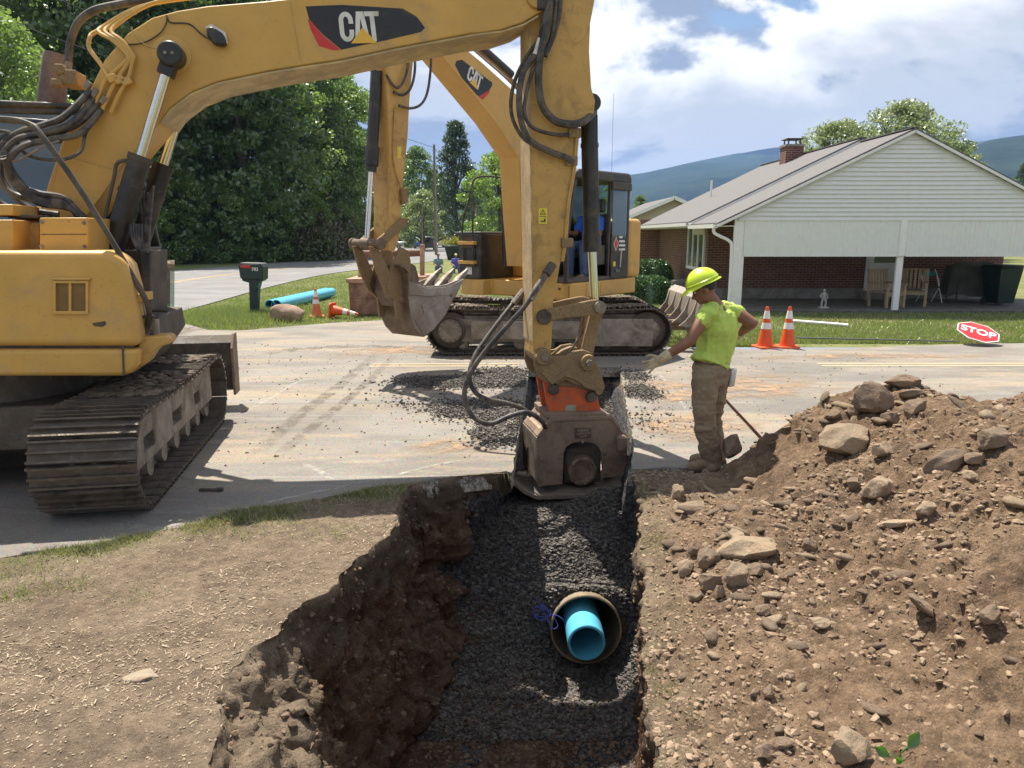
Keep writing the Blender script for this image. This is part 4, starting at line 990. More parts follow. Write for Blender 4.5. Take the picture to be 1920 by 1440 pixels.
# ================================================================== plate compactor on the coupler
com = empty('plate_compactor', (0, 0, 0), F1.a)
fo = F1.q(1090, 930, 0.0); com.location = F1.o + F1.f * fo.x; com.location.z = fo.z
tag(com, 'orange and brown vibrating plate compactor hanging in the trench under the excavator arm', 'compactor')
FC = Frame(com.location.x, com.location.y, F1.a)
class ZF(Frame):
    def loc(s, p):
        q = Frame.loc(s, p); q.z -= fo.z; return q
FC = ZF(com.location.x, com.location.y, F1.a)
BRK = [(1019, 718), (1026, 713), (1041, 713), (1052, 718), (1063, 719), (1090, 723), (1097, 722), (1112, 727), (1118, 737), (1128, 774), (1030, 777), (1025, 751)]
for s0 in (-0.17, 0.12): plate(FC, com, 'mounting_bracket', BRK, s0, s0 + 0.05, ORG, 0.008, side=-0.17)
plate(FC, com, 'bracket_web', [(1034, 745), (1112, 750), (1120, 776), (1036, 778)], -0.12, 0.12, ORG, 0)
for (u, v) in ((1037, 729), (1107, 743)):
    p = FC.q(u, v, -.17); MB().lathe([(0.01, -0.05), (0.052, -0.05), (0.058, -0.035), (0.058, 0.37), (0.01, 0.38)], (p.x, -.17, p.z), (0, 1, 0), 20).build('bracket_pin', BLKM, com)
PLQ = M('pale_green_plate', (0.30, 0.31, 0.22), 0.5, dirt=(0.2, 0.15, 0.1), damt=0.5)
plate(FC, com, 'name_plate', [(1060, 762), (1064, 759), (1078, 759), (1080, 763), (1080, 770), (1076, 773), (1063, 773), (1059, 769)], -0.178, -0.165, PLQ, 0.002)
plate(FC, com, 'top_flange', [(1026, 776), (1137, 774), (1137, 782), (1026, 785)], -0.28, 0.28, RUSTB, 0.004)
SH = 0.30
HOU = [(1037, 787), (1146, 783), (1161, 803), (1176, 817), (1176, 893), (1130, 896), (1128, 850), (1122, 838), (1112, 831), (1092, 828), (1073, 831), (1062, 838), (1057, 850), (1055, 908), (1010, 912), (1005, 902), (1005, 825)]
for s0 in (-SH, SH - 0.03): plate(FC, com, 'side_plate', HOU, s0, s0 + 0.03, RUSTB, 0.004, side=-SH)
plate(FC, com, 'top_cover', [(1034, 783), (1148, 780), (1163, 800), (1161, 806), (1146, 786), (1038, 790), (1011, 822), (1007, 818)], -SH - 0.012, SH + 0.012, RUSTB, 0.003)
edge_strip(FC, com, 'end_flange', [(1005, 820), (1005, 902), (1012, 912)], -SH, -SH - 0.015, SH + 0.015, 0.012, STL)
RUSTL = M('lit_pale_plate', (0.42, 0.31, 0.21), 0.8, dirt=(0.2, 0.13, 0.09), damt=0.4)  # paler rusty plate, light on the sloped faces painted in; also used for lettering
plate(FC, com, 'hose_cover', [(1010, 806), (1030, 786), (1036, 790), (1016, 812)], -SH + 0.05, SH + 0.02, RUSTL, 0.01)
plate(FC, com, 'end_guard', [(1003, 822), (1008, 814), (1010, 822), (1008, 845)], -0.1, SH + 0.02, RUSTL, 0.006)
plate(FC, com, 'exciter_box', [(1060, 840), (1128, 838), (1128, 905), (1058, 908)], -0.16, 0.2, BLKM, 0.03)
p = FC.q(1089, 880, -0.16)
MB().lathe([(0.01, -0.03), (0.09, -0.03), (0.095, -0.05), (0.12, -0.055), (0.125, -0.07), (0.155, -0.06), (0.16, 0.0)][::1], (p.x, -.16, p.z), (0, 1, 0), 28).build('motor_flange', RUSTB, com)
b = MB()
for k in range(8):
    a = k * PI / 4 + .2; b.cyl((p.x + .14 * math.cos(a), -.245, p.z + .14 * math.sin(a)), (p.x + .14 * math.cos(a), -.2, p.z + .14 * math.sin(a)), .013, n=6)
b.build('flange_bolts', STL, com)
for (u, v) in ((1014, 860), (1014, 897), (1051, 858), (1052, 897), (1133, 850), (1170, 850), (1134, 888), (1170, 888), (1092, 828)):
    p = FC.q(u, v, -SH); MB().lathe([(0.003, -0.018), (0.016, -0.016), (0.018, 0.0)], (p.x, -SH, p.z), (0, 1, 0), 8).build('bolt', STL, com)
p = FC.q(1163, 830, -SH)
MB().lathe([(0.005, 0), (0.05, 0), (0.055, .02), (0.055, .13), (0.03, .15)], (p.x, -SH - 0.04, p.z - 0.06), (0, 0, 1), 16).build('lifting_eye', RUSTB, com)
lp = plate(FC, com, 'data_plate', [(1078, 803), (1109, 802), (1109, 821), (1078, 823)], -SH - 0.006, -SH + 0.002, BLKM, 0.002)
for k in range(3):
    c = FC.q(1093.5, 807 + 5.5 * k, -SH); text_part(('HYDRAULIC', 'COMPACTOR', 'PLATE')[k], 0.030, (c.x, -SH - 0.008, c.z), (1, 0, 0), (0, 0, 1), RUSTL, lp, sx=.8)
# base plate with upturned ends
BP = [(963, 903), (985, 920), (1006, 929), (1150, 926), (1180, 908), (1190, 896), (1192, 900), (1182, 914), (1152, 933), (1006, 937), (982, 926), (960, 907)]
plate(FC, com, 'base_plate', BP, -0.40, 0.40, STL, 0.003, side=-0.40)
for x in (-.32, .32): MB().cyl((x, 0, 0.1), (x, 0, 0.3), 0.07, n=16).build('rubber_mount', RUB, com)
t1('t', [(0, 0, 0), (1, 1, 0)], .01, RUB).name = 'tmp_x'; bpy.data.objects.remove(bpy.data.objects['tmp_x'])
MB().tube([FC.q(990, 838, -.2), FC.q(990, 872, -.2), FC.q(990, 892, -.2)], 0.016, 8).build('guard_rod', CHR, com)
# ================================================================== EXCAVATOR 2 (beyond the trench, facing the camera-left)
F2 = Frame(0.62, 13.55, math.radians(180 + 52))
ex2 = empty('excavator', (F2.o.x, F2.o.y, 0), F2.a)
tag(ex2, 'yellow excavator with black cab beyond the trench, raised bucket and operator inside', 'excavator', 'yellow excavators working at the trench')
und2 = empty('undercarriage', (0, 0, 0), -F2.a, ex2)
crawler(und2, -0.87, 0.60, 4.15, 0.84, 0.175, -1, MUDS, MUDB, holes=False)
crawler(und2, 0.87, 0.60, 4.15, 0.84, 0.175, 1, MUDS, MUDB, holes=False)
b = MB(); b.box((0, 0, 0.55), (1.5, 1.3, 0.35)); b.cyl((0, 0, 0.6), (0, 0, 0.99), 0.55, n=28); b.build('centre_frame', MUDS, und2, 0.02)
b = MB(); b.box((1.15, -1.19, 0.40), (1.15, 0.03, 0.46)); b.build('idler_guard', MUDB, und2, 0.01)
b = MB(); b.box((-0.35, -1.182, 0.44), (1.9, 0.02, 0.30)); b.build('frame_cover', MUDB, und2, 0.006)
b = MB(); b.box((-0.35, -1.195, 0.45), (0.14, 0.02, 0.05)); b.build('frame_slot', BLKM, und2)
# blade at the right end, seen from behind
xb = 2.55
bl = MB(); bl.prism([(xb + p[0], 0.28 + p[1] * 1.15) for p in prof], lambda p, t: (p[0], t, p[1]), -1.28, 1.28); bl.build('blade', BUCK, und2, 0.005)
for y in (-1.1, -0.55, 0.0, 0.55, 1.1):
    bl = MB(); bl.prism([(xb - 0.38, 0.5), (xb - 0.2, 0.48), (xb - 0.09, 0.3), (xb - 0.09, 0.95), (xb - 0.17, 0.72), (xb - 0.28, 0.58)], lambda p, t: (p[0], t, p[1]), y - 0.02, y + 0.02); bl.build('blade_rib', BUCK, und2, 0.004)
for sy in (-.45, .45): MB().bar((1.3, sy, 0.42), (xb - 0.1, sy, 0.45), 0.12, 0.18).build('blade_arm', YEL3, und2, 0.01)
# upper body
def hb2(name, f0, f1, l0, l1, z0, z1, mat, bev=0.02, root=None, seg=3):
    b = MB(); b.box(((f0 + f1) / 2, (l0 + l1) / 2, (z0 + z1) / 2), (f1 - f0, l1 - l0, z1 - z0)); return b.build(name, mat, root or ex2, bev, seg)
b = MB(); b.prism([(-1.1, -1.2), (0.95, -1.2), (1.12, -1.05), (1.12, -0.55), (0.95, -0.5), (0.95, 0.28), (1.12, 0.3), (1.12, 1.1), (1.0, 1.2), (-1.1, 1.2), (-1.3, 0.9), (-1.3, -0.9)], lambda p, t: (p[0], p[1], t), 0.97, 1.24); b.build('lower_body', YEL1, ex2, 0.02, 3)
b = MB(); b.prism([(0.25, -1.2), (1.0, -1.2), (1.14, -1.08), (1.14, -0.60), (1.0, -0.56), (0.25, -0.56)], lambda p, t: (p[0], p[1], t), 1.245, 2.02); tk = b.build('tank_housing', BLK, ex2, 0.03, 3)
b = MB(); b.box((0.68, -0.88, 2.035), (0.90, 0.62, 0.03)); b.build('tank_lid', GRY, ex2, 0.01)
for z in (1.50, 1.83):
    hb2('step_tread', 1.14, 1.24, -1.02, -0.66, z, z + 0.06, YEL1, 0.006, tk)
    hb2('step_guard', 1.14, 1.20, -1.0, -0.68, z - 0.05, z - 0.012, BLKM, 0.004, tk)
hb2('access_label', 1.142, 1.146, -0.92, -0.78, 1.32, 1.45, DECW, 0, tk)
b = MB(); b.tube([(1.16, -0.95, 1.45), (1.18, -0.95, 2.15), (1.05, -0.9, 2.62), (0.9, -0.9, 2.95), (0.75, -0.6, 2.98), (0.5, -0.4, 2.92)], 0.016, 8, 5); b.tube([(1.16, -0.72, 1.45), (1.18, -0.72, 2.1), (1.05, -0.8, 2.6)], 0.016, 8, 5); b.build('hand_rail', BLK, ex2)
hb2('rear_body', -1.30, -0.84, -1.15, 1.2, 1.245, 2.28, YEL1, 0.09, seg=4)
hb2('side_door', -0.42, 0.2, -1.19, -0.4, 1.245, 1.95, YEL1, 0.04)
for (l0, l1) in ((0.32, 0.74), (0.78, 1.14)):
    hb2('body_hatch', 1.118, 1.128, l0, l1, 1.0, 1.2, YEL1, 0.004)
    MB().cyl((1.125, l0 + 0.28, 1.15), (1.14, l0 + 0.28, 1.15), 0.02, n=10).build('hatch_latch', BLKM, ex2)
for (f0, f1) in ((0.62, 1.05), (0.2, 0.55), (-0.5, 0.1)): hb2('side_hatch', f0, f1, 1.19, 1.21, 1.0, 1.2, YEL1, 0.004)
# cab
cab2 = empty('cab', (0, 0, 0), 0, ex2)
C0, C1, D0, D1, Z0, Z1 = -0.80, 1.12, 0.36, 1.2, 1.245, 2.86
def post(a, b_, w=0.07, nm='cab_pillar'): return MB().bar(a, b_, w, w).build(nm, BLK, cab2, 0.012)
for l in (D0 + .03, D1 - .03):
    post((C1 - .02, l, Z0), (C1 + 0.02, l, Z0 + 0.7)); post((C1 + 0.02, l, Z0 + 0.7), (C1 - 0.22, l, Z1)); post((C0 + .03, l, Z0), (C0 + .03, l, Z1)); post((C0 + 0.66, l, Z0), (C0 + 0.62, l, Z1), 0.055)
b = MB(); b.prism([(C0 - .02, Z1), (C1 - 0.16, Z1), (C1 - 0.12, Z1 + .07), (C1 - 0.3, Z1 + .16), (C0 + .05, Z1 + .18), (C0 - .03, Z1 + .1)], fxz, D0 - .03, D1 + .03); b.build('cab_roof', BLK, cab2, 0.045, 4)
hb2('cab_floor', C0, C1, D0, D1, Z0, Z0 + 0.06, BLKM, 0.01, cab2)
hb2('rear_wall', C0, C0 + 0.05, D0, D1, Z0, Z0 + 0.75, BLK, 0.01, cab2)
hb2('rear_window', C0 + .02, C0 + .03, D0 + .05, D1 - .05, Z0 + .75, Z1, GLS, 0, cab2)
hb2('right_window', C0 + .05, C1 - .25, D0 + .02, D0 + .03, Z0 + .5, Z1, GLS, 0, cab2)
hb2('right_panel', C0 + .05, C1, D0, D0 + .03, Z0, Z0 + .5, BLK, 0.005, cab2)
hb2('lower_door_panel', C0 + .03, C0 + 0.60, D1 - .03, D1 + .015, Z0 + .02, Z0 + .72, BLK, 0.015, cab2)
hb2('door_window', C0 + .07, C0 + .56, D1 - .012, D1 - .004, Z0 + .72, Z1 - .05, GLS, 0, cab2)
hb2('door_top', C0 + .0, C0 + .64, D1 + .0, D1 + .05, Z1 - .12, Z1 + 0.02, BLK, 0.03, cab2)
# sticker with the red diamond on the door
stk = hb2('door_sticker', C0 + .10, C0 + .54, D1 + .015, D1 + .018, Z0 + .74, Z0 + .742, BLK, 0, cab2)
cx, cz, yy = C0 + .46, Z0 + .60, D1 + .019
def diam(sx, sz, y, mat, nm): MB().add([(cx - sx, y, cz), (cx, y, cz - sz), (cx + sx, y, cz), (cx, y, cz + sz)], [(0, 1, 2, 3)]).build(nm, mat, cab2, sm=0)
diam(.085, .125, yy, DECW, 'sticker_diamond_edge'); diam(.065, .10, yy + .002, DECR, 'sticker_diamond')
for k, w in enumerate((0.12, 0.20, 0.22, 0.22)):
    text_part(('DITTON', 'BUILDING', 'EARTHWORKS', 'Contractor')[k], 0.062, (cx - .22, yy + .001, cz + .105 - .068 * k), (-1, 0, 0), (0, 0, 1), DECW, cab2, sx=.62 if k else .7) if False else \
    MB().add([(cx - .10, yy, cz + .13 - .07 * k), (cx - .10 - w, yy, cz + .13 - .07 * k), (cx - .10 - w, yy, cz + .095 - .07 * k), (cx - .10, yy, cz + .095 - .07 * k)], [(0, 1, 2, 3)]).build('sticker_line', DECW, cab2, sm=0)
MB().add([(cx + .08, yy, Z0 + .3), (cx - .0, yy, Z0 + .3), (cx - .0, yy, Z0 + .22), (cx + .08, yy, Z0 + .22)], [(0, 1, 2, 3)]).build('yellow_label', DECY, cab2, sm=0)
hb2('door_handle', cx - .12, cx - .0, D1 + .015, D1 + .035, Z0 + .12, Z0 + .16, GRY, .004, cab2)
MB().tube([(cx - .14, D1 + .03, Z0 + .2), (cx - .14, D1 + .05, Z0 + .5)], .01, 6).build('grab_bar', DECW, cab2)
# seat and controls
hb2('seat_cushion', -0.40, 0.10, 0.52, 1.06, Z0 + .35, Z0 + .50, BLKM, 0.04, cab2); hb2('seat_back', -0.52, -0.40, 0.54, 1.0, Z0 + .5, Z0 + 1.1, BLKM, 0.05, cab2); hb2('head_rest', -0.53, -0.42, 0.64, 0.90, Z0 + 1.14, Z0 + 1.36, GRY, 0.04, cab2)
for l in (0.46, 1.08):
    hb2('control_console', -0.15, 0.2, l - .05, l + .05, Z0 + .25, Z0 + .58, BLKM, 0.02, cab2)
    MB().tube([(0.15, l, Z0 + .58), (0.17, l, Z0 + .74)], [.012, .02], 8).build('joystick', BLK, cab2)
# boom 2
S2 = 0.20
boom2 = empty('boom', (0, 0, 0), 0, ex2)
B2 = [(728, 58), (742, 18), (790, 12), (850, 73), (905, 118), (962, 170), (1012, 228), (1034, 300), (1040, 400), (1022, 497), (985, 500), (978, 400), (972, 295), (927, 227), (873, 160), (812, 84), (770, 62)]
plate(F2, boom2, 'boom_box', B2, -S2, S2, YEL1, 0.01, side=S2)
d2 = empty('side_decal', (0, 0, 0), 0, boom2)
plate(F2, d2, 'black_field', [(853, 122), (856, 114), (866, 112), (900, 138), (923, 155), (922, 162), (905, 186), (894, 178), (866, 146)], S2 - .004, S2 + .003, DECB, 0, sm=0, side=S2)
plate(F2, d2, 'red_flash', [(905, 187), (897, 181), (919, 168), (917, 174)], S2 - .004, S2 + .004, DECR, 0, sm=0, side=S2)
# lettering along the boom slope
pa_, pb_ = F2.q(868, 126, S2), F2.q(912, 168, S2); ang2 = math.atan2(pb_.z - pa_.z, -(pb_.x - pa_.x))
cat_logo(F2, d2, (890, 146), S2, -1, 30, ang2)
# boom cylinders
for l in (-0.28, 0.28):
    cyl = empty('boom_cylinder', (0, 0, 0), 0, boom2)
    a_, m_, e_ = F2.q(992, 500, 0.2), F2.q(990, 368, 0.2), F2.q(982, 292, 0.2)
    for p in (a_, m_, e_): p.y = l
    MB().tube([a_, m_], .075, 16).build('barrel', BLK, cyl); MB().tube([m_, e_], .035, 14).build('piston_rod', CHR, cyl)
# stick cylinder on top of the boom and pipes
a_, m_, e_ = F2.q(958, 160, 0), F2.q(880, 92, 0), F2.q(800, 18, 0)
for p in (a_, m_, e_): p.z += 0.16; p.y = 0
sc_ = empty('stick_cylinder', (0, 0, 0), 0, boom2)
MB().tube([a_, m_], .07, 14).build('barrel', BLK, sc_); MB().tube([m_, e_], .03, 12).build('piston_rod', CHR, sc_)
for k in range(3):
    MB().tube([F2.q(1005, 205 - 4 * k, S2 - .1 * k - .05), F2.q(950, 148 - 5 * k, S2 - .1 * k - .05), F2.q(900, 104 - 5 * k, S2 - .1 * k - .05), F2.q(845, 55 - 5 * k, S2 - .1 * k - .05)], .014, 6, 3).build('oil_pipe', RUSTB if k else YEL3, boom2)
# stick 2
K2 = 0.15
st2 = empty('stick', (0, 0, 0), 0, ex2)
S2PX = [(724, 60), (735, 12), (790, 8), (782, 60), (775, 110), (768, 187), (765, 250), (757, 333), (752, 405), (748, 450), (740, 470), (728, 470), (728, 445), (729, 400), (728, 333), (727, 200)]
plate(F2, st2, 'stick_box', S2PX, -K2, K2, YEL2, 0.008, side=K2)
bc2 = empty('bucket_cylinder', (0, 0, 0), 0, st2)
a_, m_, e_ = F2.q(707, 118, 0), F2.q(696, 318, 0), F2.q(688, 452, 0)
d = (m_ - a_).normalized()
b = MB(); b.tube([a_, m_ - d * .3], .078, 18); b.tube([m_ - d * .3, m_ - d * .05], .092, 18); b.tube([m_ - d * .05, m_ + d * .03], .07, 18); b.build('barrel', BLK, bc2); MB().tube([m_, e_], .038, 16).build('piston_rod', CHR, bc2)
b = MB(); b.box((F2.q(715, 125, 0).x, 0, F2.q(715, 125, 0).z), (.3, .16, .16)); b.build('cylinder_bracket', YEL2, st2, .02)
def t2(name, pts, r, mat, root, n=8, sm=6): return MB().tube([F2.q(u, v, s) for u, v, s in pts], r, n, sm).build(name, mat, root)
t2('hydraulic_hose', [(806, 84, .1), (808, 120, .2), (802, 170, .25), (790, 195, .25), (770, 203, .22), (748, 198, .2)], .018, RUB, st2)
t2('hydraulic_hose', [(776, 80, .1), (778, 130, .2), (770, 165, .22), (755, 178, .2), (738, 172, .18)], .018, RUB, st2)
t2('hydraulic_hose', [(768, 90, .1), (764, 130, .2), (752, 160, .2), (740, 162, .18), (724, 140, .17)], .018, RUB, st2)
t2('hydraulic_hose', [(716, 140, -.05), (714, 200, -.1), (712, 260, -.1), (707, 290, -.1)], .014, RUB, st2)
t2('oil_pipe', [(728, 195, K2 + .01), (730, 300, K2 + .01), (722, 400, .12)], .010, YEL2, st2)
t2('oil_pipe', [(740, 200, K2 + .015), (738, 300, K2 + .015), (752, 352, K2 + .02)], .008, YEL2, st2)
plate(F2, st2, 'warning_label', [(745, 275), (752, 275), (752, 297), (745, 297)], K2 + .001, K2 + .003, DECY, 0, sm=0, side=K2)
plate(F2, st2, 'valve', [(748, 355), (758, 352), (760, 380), (750, 384)], K2, K2 + .06, YEL3, .01, side=K2)
# linkage, coupler and bucket
for l in (-.17, .17):
    plate(F2, st2, 'power_link_arm', [(686, 455), (692, 448), (738, 408), (748, 410), (748, 420), (700, 462), (690, 464)], l - .02, l + .02, YEL3, .006, side=.0)
    plate(F2, st2, 'bucket_link', [(676, 462), (690, 462), (700, 480), (722, 530), (728, 545), (718, 552), (706, 548), (690, 510)], l - .02, l + .02, YEL3, .006, side=.0)
p = F2.q(688, 457, 0); MB().lathe([(.02, -.30), (.075, -.30), (.08, -.27), (.06, -.25), (.06, -.1), (.08, -.08), (.08, .08), (.06, .1), (.06, .25), (.08, .27), (.075, .30), (.02, .30)], (p.x, 0, p.z), (0, 1, 0), 20).build('link_pin', BRST, st2)
cp2 = empty('quick_coupler', (0, 0, 0), 0, ex2)
for l in (-.19, .16): plate(F2, cp2, 'coupler_plate', [(732, 462), (748, 470), (752, 490), (752, 520), (744, 560), (736, 596), (726, 596), (722, 560), (712, 552), (706, 535), (716, 500)], l, l + .04, YEL3, .008, side=.0)
plate(F2, cp2, 'coupler_body', [(722, 500), (745, 500), (740, 560), (728, 575), (714, 545)], -.15, .15, BRST, .02, side=.0)
bk = empty('bucket', (0, 0, 0), 0, ex2)
BW = 0.33
CHK = [(766, 527), (800, 537), (836, 534), (868, 521), (862, 540), (852, 556), (834, 590), (812, 618), (794, 631), (782, 618), (772, 595), (768, 565)]
for l in (-BW, BW - .025): plate(F2, bk, 'side_cheek', CHK, l, l + .025, BUCK, .004, side=BW)
sk = pl(F2, [(752, 496), (764, 512), (767, 540), (769, 567), (774, 597), (784, 620), (795, 632), (813, 619), (835, 591), (853, 557), (866, 528)], BW)
b = MB()
inn = []
for i, p in enumerate(sk):
    a0, c0 = Vector(sk[max(i - 1, 0)]), Vector(sk[min(i + 1, len(sk) - 1)]); t = (c0 - a0).normalized(); nn = Vector((-t.y, t.x)) * (.02)
    cen = Vector((np.mean([q[0] for q in sk]), np.mean([q[1] for q in sk])))
    if (Vector(p) + nn - cen).length > (Vector(p) - nn - cen).length: nn = -nn
    inn.append((p[0] + nn.x, p[1] + nn.y))
for i in range(len(sk) - 1): b.prism([sk[i], sk[i + 1], inn[i + 1], inn[i]], fxz, -BW + .002, BW - .002)
b.build('bucket_shell', BRST, bk, 0, sm=60)
plate(F2, bk, 'side_cutter', [(766, 529), (800, 540), (838, 538), (868, 523), (853, 557), (846, 558), (846, 552), (800, 556), (767, 552)], BW, BW + .02, BUCK, .004, side=BW)
plate(F2, bk, 'wear_patch', [(790, 572), (800, 562), (806, 576), (796, 592)], BW, BW + .01, BUCK, .003, side=BW)
plate(F2, bk, 'wear_patch', [(778, 600), (838, 556), (850, 556), (836, 588), (812, 617), (794, 628)], BW, BW + .008, BUCK, .003, side=BW)
for k, l in enumerate((-BW + .06, 0, BW - .06)):
    a_ = F2.q(858, 534, BW); e_ = F2.q(882, 505, BW)
    a_.y = e_.y = l; m_ = a_.lerp(e_, .45)
    MB().bar(a_ + (a_ - e_) * .3, m_, .10, .09, up=(0, 1, 0)).build('tooth_adapter', BUCK, bk, .012)
    t = MB(); t.tube([m_, e_], [.062, .022], 4); t.build('tooth', STL, bk, .006, sm=0)
for l in (-.19, .15): plate(F2, bk, 'bucket_ear', [(752, 492), (762, 498), (768, 520), (768, 560), (764, 590), (752, 580), (744, 560), (752, 545), (748, 515)], l, l + .04, BRST, .008, side=.0)
for (u, v) in ((762, 508), (752, 562)):
    p = F2.q(u, v, .19); MB().lathe([(.005, .03), (.04, .03), (.055, .01), (.055, -.4), (.005, -.42)], (p.x, .19, p.z), (0, 1, 0), 16).build('bucket_pin', YEL3, bk)
MB().tube([(-.3, 1.12, 2.95), (-.3, 1.12, 4.3)], .0025, 5).build('antenna', BLKM, ex2)
# ================================================================== white gable house with the carport
VIN = M('white_vinyl_siding', (0.74, 0.74, 0.71), 0.5, var=0.03, dirt=(0.68, 0.67, 0.63), damt=0.15, dscale=1.5, bump=0.04, coords='pos')
WTR = M('white_trim', (0.80, 0.79, 0.76), 0.5, var=0.04, dirt=(0.68, 0.66, 0.6), damt=0.25, bump=0.03, coords='pos')
def mat_brick(name, c1, c2, mortar, sx=1.0):
    k = NT(name); v = k.pos(); x = k.xyz(v)
    cb = k.n('ShaderNodeCombineXYZ'); k.put(cb.inputs[0], k.math('ADD', x[0], x[1])); k.put(cb.inputs[1], x[2])
    t = k.n('ShaderNodeTexBrick'); k.put(t.inputs['Vector'], cb.outputs[0]); t.inputs['Scale'].default_value = 1.0
    t.inputs['Brick Width'].default_value = 0.22; t.inputs['Row Height'].default_value = 0.075; t.inputs['Mortar Size'].default_value = 0.007
    t.inputs['Color1'].default_value = rgba(c1); t.inputs['Color2'].default_value = rgba(c2); t.inputs['Mortar'].default_value = rgba(mortar)
    c = k.mix(k.ramp(k.noise(v, 3, 5), 0.3, 0.7), t.outputs[0], k.mix(0.25, t.outputs[0], (0, 0, 0)))
    return k.fin(c, 0.85, 0, k.bump(k.math('SUBTRACT', 1.0, t.outputs['Fac']), 0.6, 0.008))
BRK_M = mat_brick('red_brick', (0.15, 0.055, 0.04), (0.21, 0.08, 0.058), (0.33, 0.29, 0.25))
def mat_shingle():
    k = NT('grey_shingles'); v = k.obj(); x = k.xyz(v)
    row = k.math('FRACT', k.math('MULTIPLY', x[2], 14.0)); nn = k.noise(k.scalev(v, (3, 3, 30)), 3.0, 5, 0.7)
    c = k.mix(k.ramp(nn, 0.3, 0.7), (0.085, 0.08, 0.08), (0.15, 0.143, 0.14))
    c = k.mix(k.ramp(row, 0.16, 0.0), c, (0.09, 0.08, 0.075))
    return k.fin(c, 0.8, 0, k.bump(row, 0.4, 0.01))
SHG = mat_shingle()
CONC = M('old_concrete', (0.30, 0.28, 0.25), 0.85, var=0.12, scale=2, dirt=(0.17, 0.15, 0.13), damt=0.5, bump=0.2, coords='pos')
DKW = M('dark_window_glass', (0.03, 0.04, 0.045), 0.08, var=0.05, bump=0)
GY = 19.7
house = empty('white_gable_house', (0, 0, 0))
pk = P(1712, 245, GY); lb = P(1385, 402, GY); bt = P(1712, 413, GY)
house.location = (pk.x, GY, 0)
HX = pk.x
def HL(x, y, z): return (x - HX, y - GY, z)
tag(house, 'white gabled house with brick walls and an open carport behind the cones', 'house')
slope = (pk.z - lb.z) / (pk.x - lb.x)
zb = bt.z; half = (pk.z - zb) / slope; hw = pk.x - lb.x
nb = 20; bh = (pk.z - zb) / nb
for i in range(nb):
    z0 = zb + bh * i; z1 = z0 + bh
    w0 = min(hw, (pk.z - z0) / slope); w1 = min(hw, max(0.02, (pk.z - z1) / slope))
    b = MB(); b.add([(-w0, -0.045, z0), (w0, -0.045, z0), (w1, -0.004, z1), (-w1, -0.004, z1), (-w0, 0.0, z0 + 0.004), (w0, 0.0, z0 + 0.004), (w0 , -0.03, z0 - 0.0), (-w0, -0.03, z0)],
                    [(0, 1, 2, 3), (4, 5, 1, 0)])
    b.build('siding_board', VIN, house, sm=0)
b = MB(); b.prism([(-hw, zb), (hw, zb), (hw, zb + 0.05), (0, pk.z - 0.02), (-hw, zb + 0.05)], fxz, 0.004, 0.08); b.build('gable_backing', VIN, house, sm=0)
# lowered ribbed sun screens
z_s = P(1500, 480, GY).z
def xs(u): return P(u, 450, GY).x - HX
for (u0, u1) in ((1397, 1694), (1701, 2030)):
    a0, a1 = xs(u0), xs(u1); n = int((a1 - a0) / 0.115); b = MB(); vs = []; prof_ = []
    for i in range(n + 1):
        x = a0 + (a1 - a0) * i / n
        prof_ += [(x - 0.03, 0.0), (x - 0.022, -0.007), (x + 0.022, -0.007), (x + 0.03, 0.0)]
    for (x, y) in prof_: vs += [(x, y - 0.01, zb - 0.012), (x, y - 0.01, z_s)]
    b.add(vs, [(2 * i, 2 * i + 2, 2 * i + 3, 2 * i + 1) for i in range(len(prof_) - 1)])
    b.box(((a0 + a1) / 2, 0.02, (zb + z_s) / 2), (a1 - a0, 0.02, zb - z_s - .03)); b.box(((a0 + a1) / 2, 0.0, z_s), (a1 - a0, 0.05, 0.03))
    b.build('sun_screen', VIN, house, sm=0)
b = MB(); b.box((0, 0.02, zb - 0.0), (2 * hw, 0.09, 0.035)); b.build('lower_trim', WTR, house)
for (u0, u1, zt) in ((1376, 1397, zb + 0.12), (1686, 1698, z_s + .02), (2030, 2046, zb)):
    b = MB(); b.box(((xs(u0) + xs(u1)) / 2, 0.05, zt / 2), (xs(u1) - xs(u0), 0.09, zt)); b.build('porch_post', WTR, house, 0.012)
b = MB(); b.box((xs(1691.5), -.02, (z_s + zb) / 2), (0.17, 0.05, zb - z_s)); b.build('centre_trim', WTR, house)
# roofs (left and right planes), carport part and the slightly higher house part
def roof(y0, y1, up, over, fascia=True):
    e = hw + over
    for s in (-1, 1):
        b = MB()
        b.add([(0, y0, pk.z + up), (0, y1, pk.z + up), (s * e, y1, pk.z + up - slope * e), (s * e, y0, pk.z + up - slope * e),
               (0, y0, pk.z + up - .10), (0, y1, pk.z + up - .10), (s * e, y1, pk.z + up - slope * e - .10), (s * e, y0, pk.z + up - slope * e - .10)],
              [(0, 1, 2, 3), (7, 6, 5, 4), (0, 3, 7, 4), (1, 5, 6, 2), (2, 6, 7, 3)])
        b.build('roof', SHG, house, sm=0)
        f = MB(); f.bar((0, y0 - 0.012, pk.z + up - .085), (s * (e + 0.01), y0 - 0.012, pk.z + up - slope * e - .085), 0.04, 0.06); f.build('rake_board', VIN, house)
        g = MB(); g.prism([(0, 0), (s * .11, 0), (s * .12, .10), (s * .10, .10), (s * .09, .02), (0, .02)], lambda p, t: (s * e + p[0], t, pk.z + up - slope * e - .14 + p[1]), y0, y1); g.build('gutter', WTR, house)
    r_ = MB(); r_.bar((0, y0, pk.z + up + .005), (0, y1, pk.z + up + .005), 0.2, 0.03); r_.build('roof_ridge', SHG, house)
roof(-0.12, 2.75, 0.06, 0.55)
roof(2.75, 11.6, 0.17, 0.62)
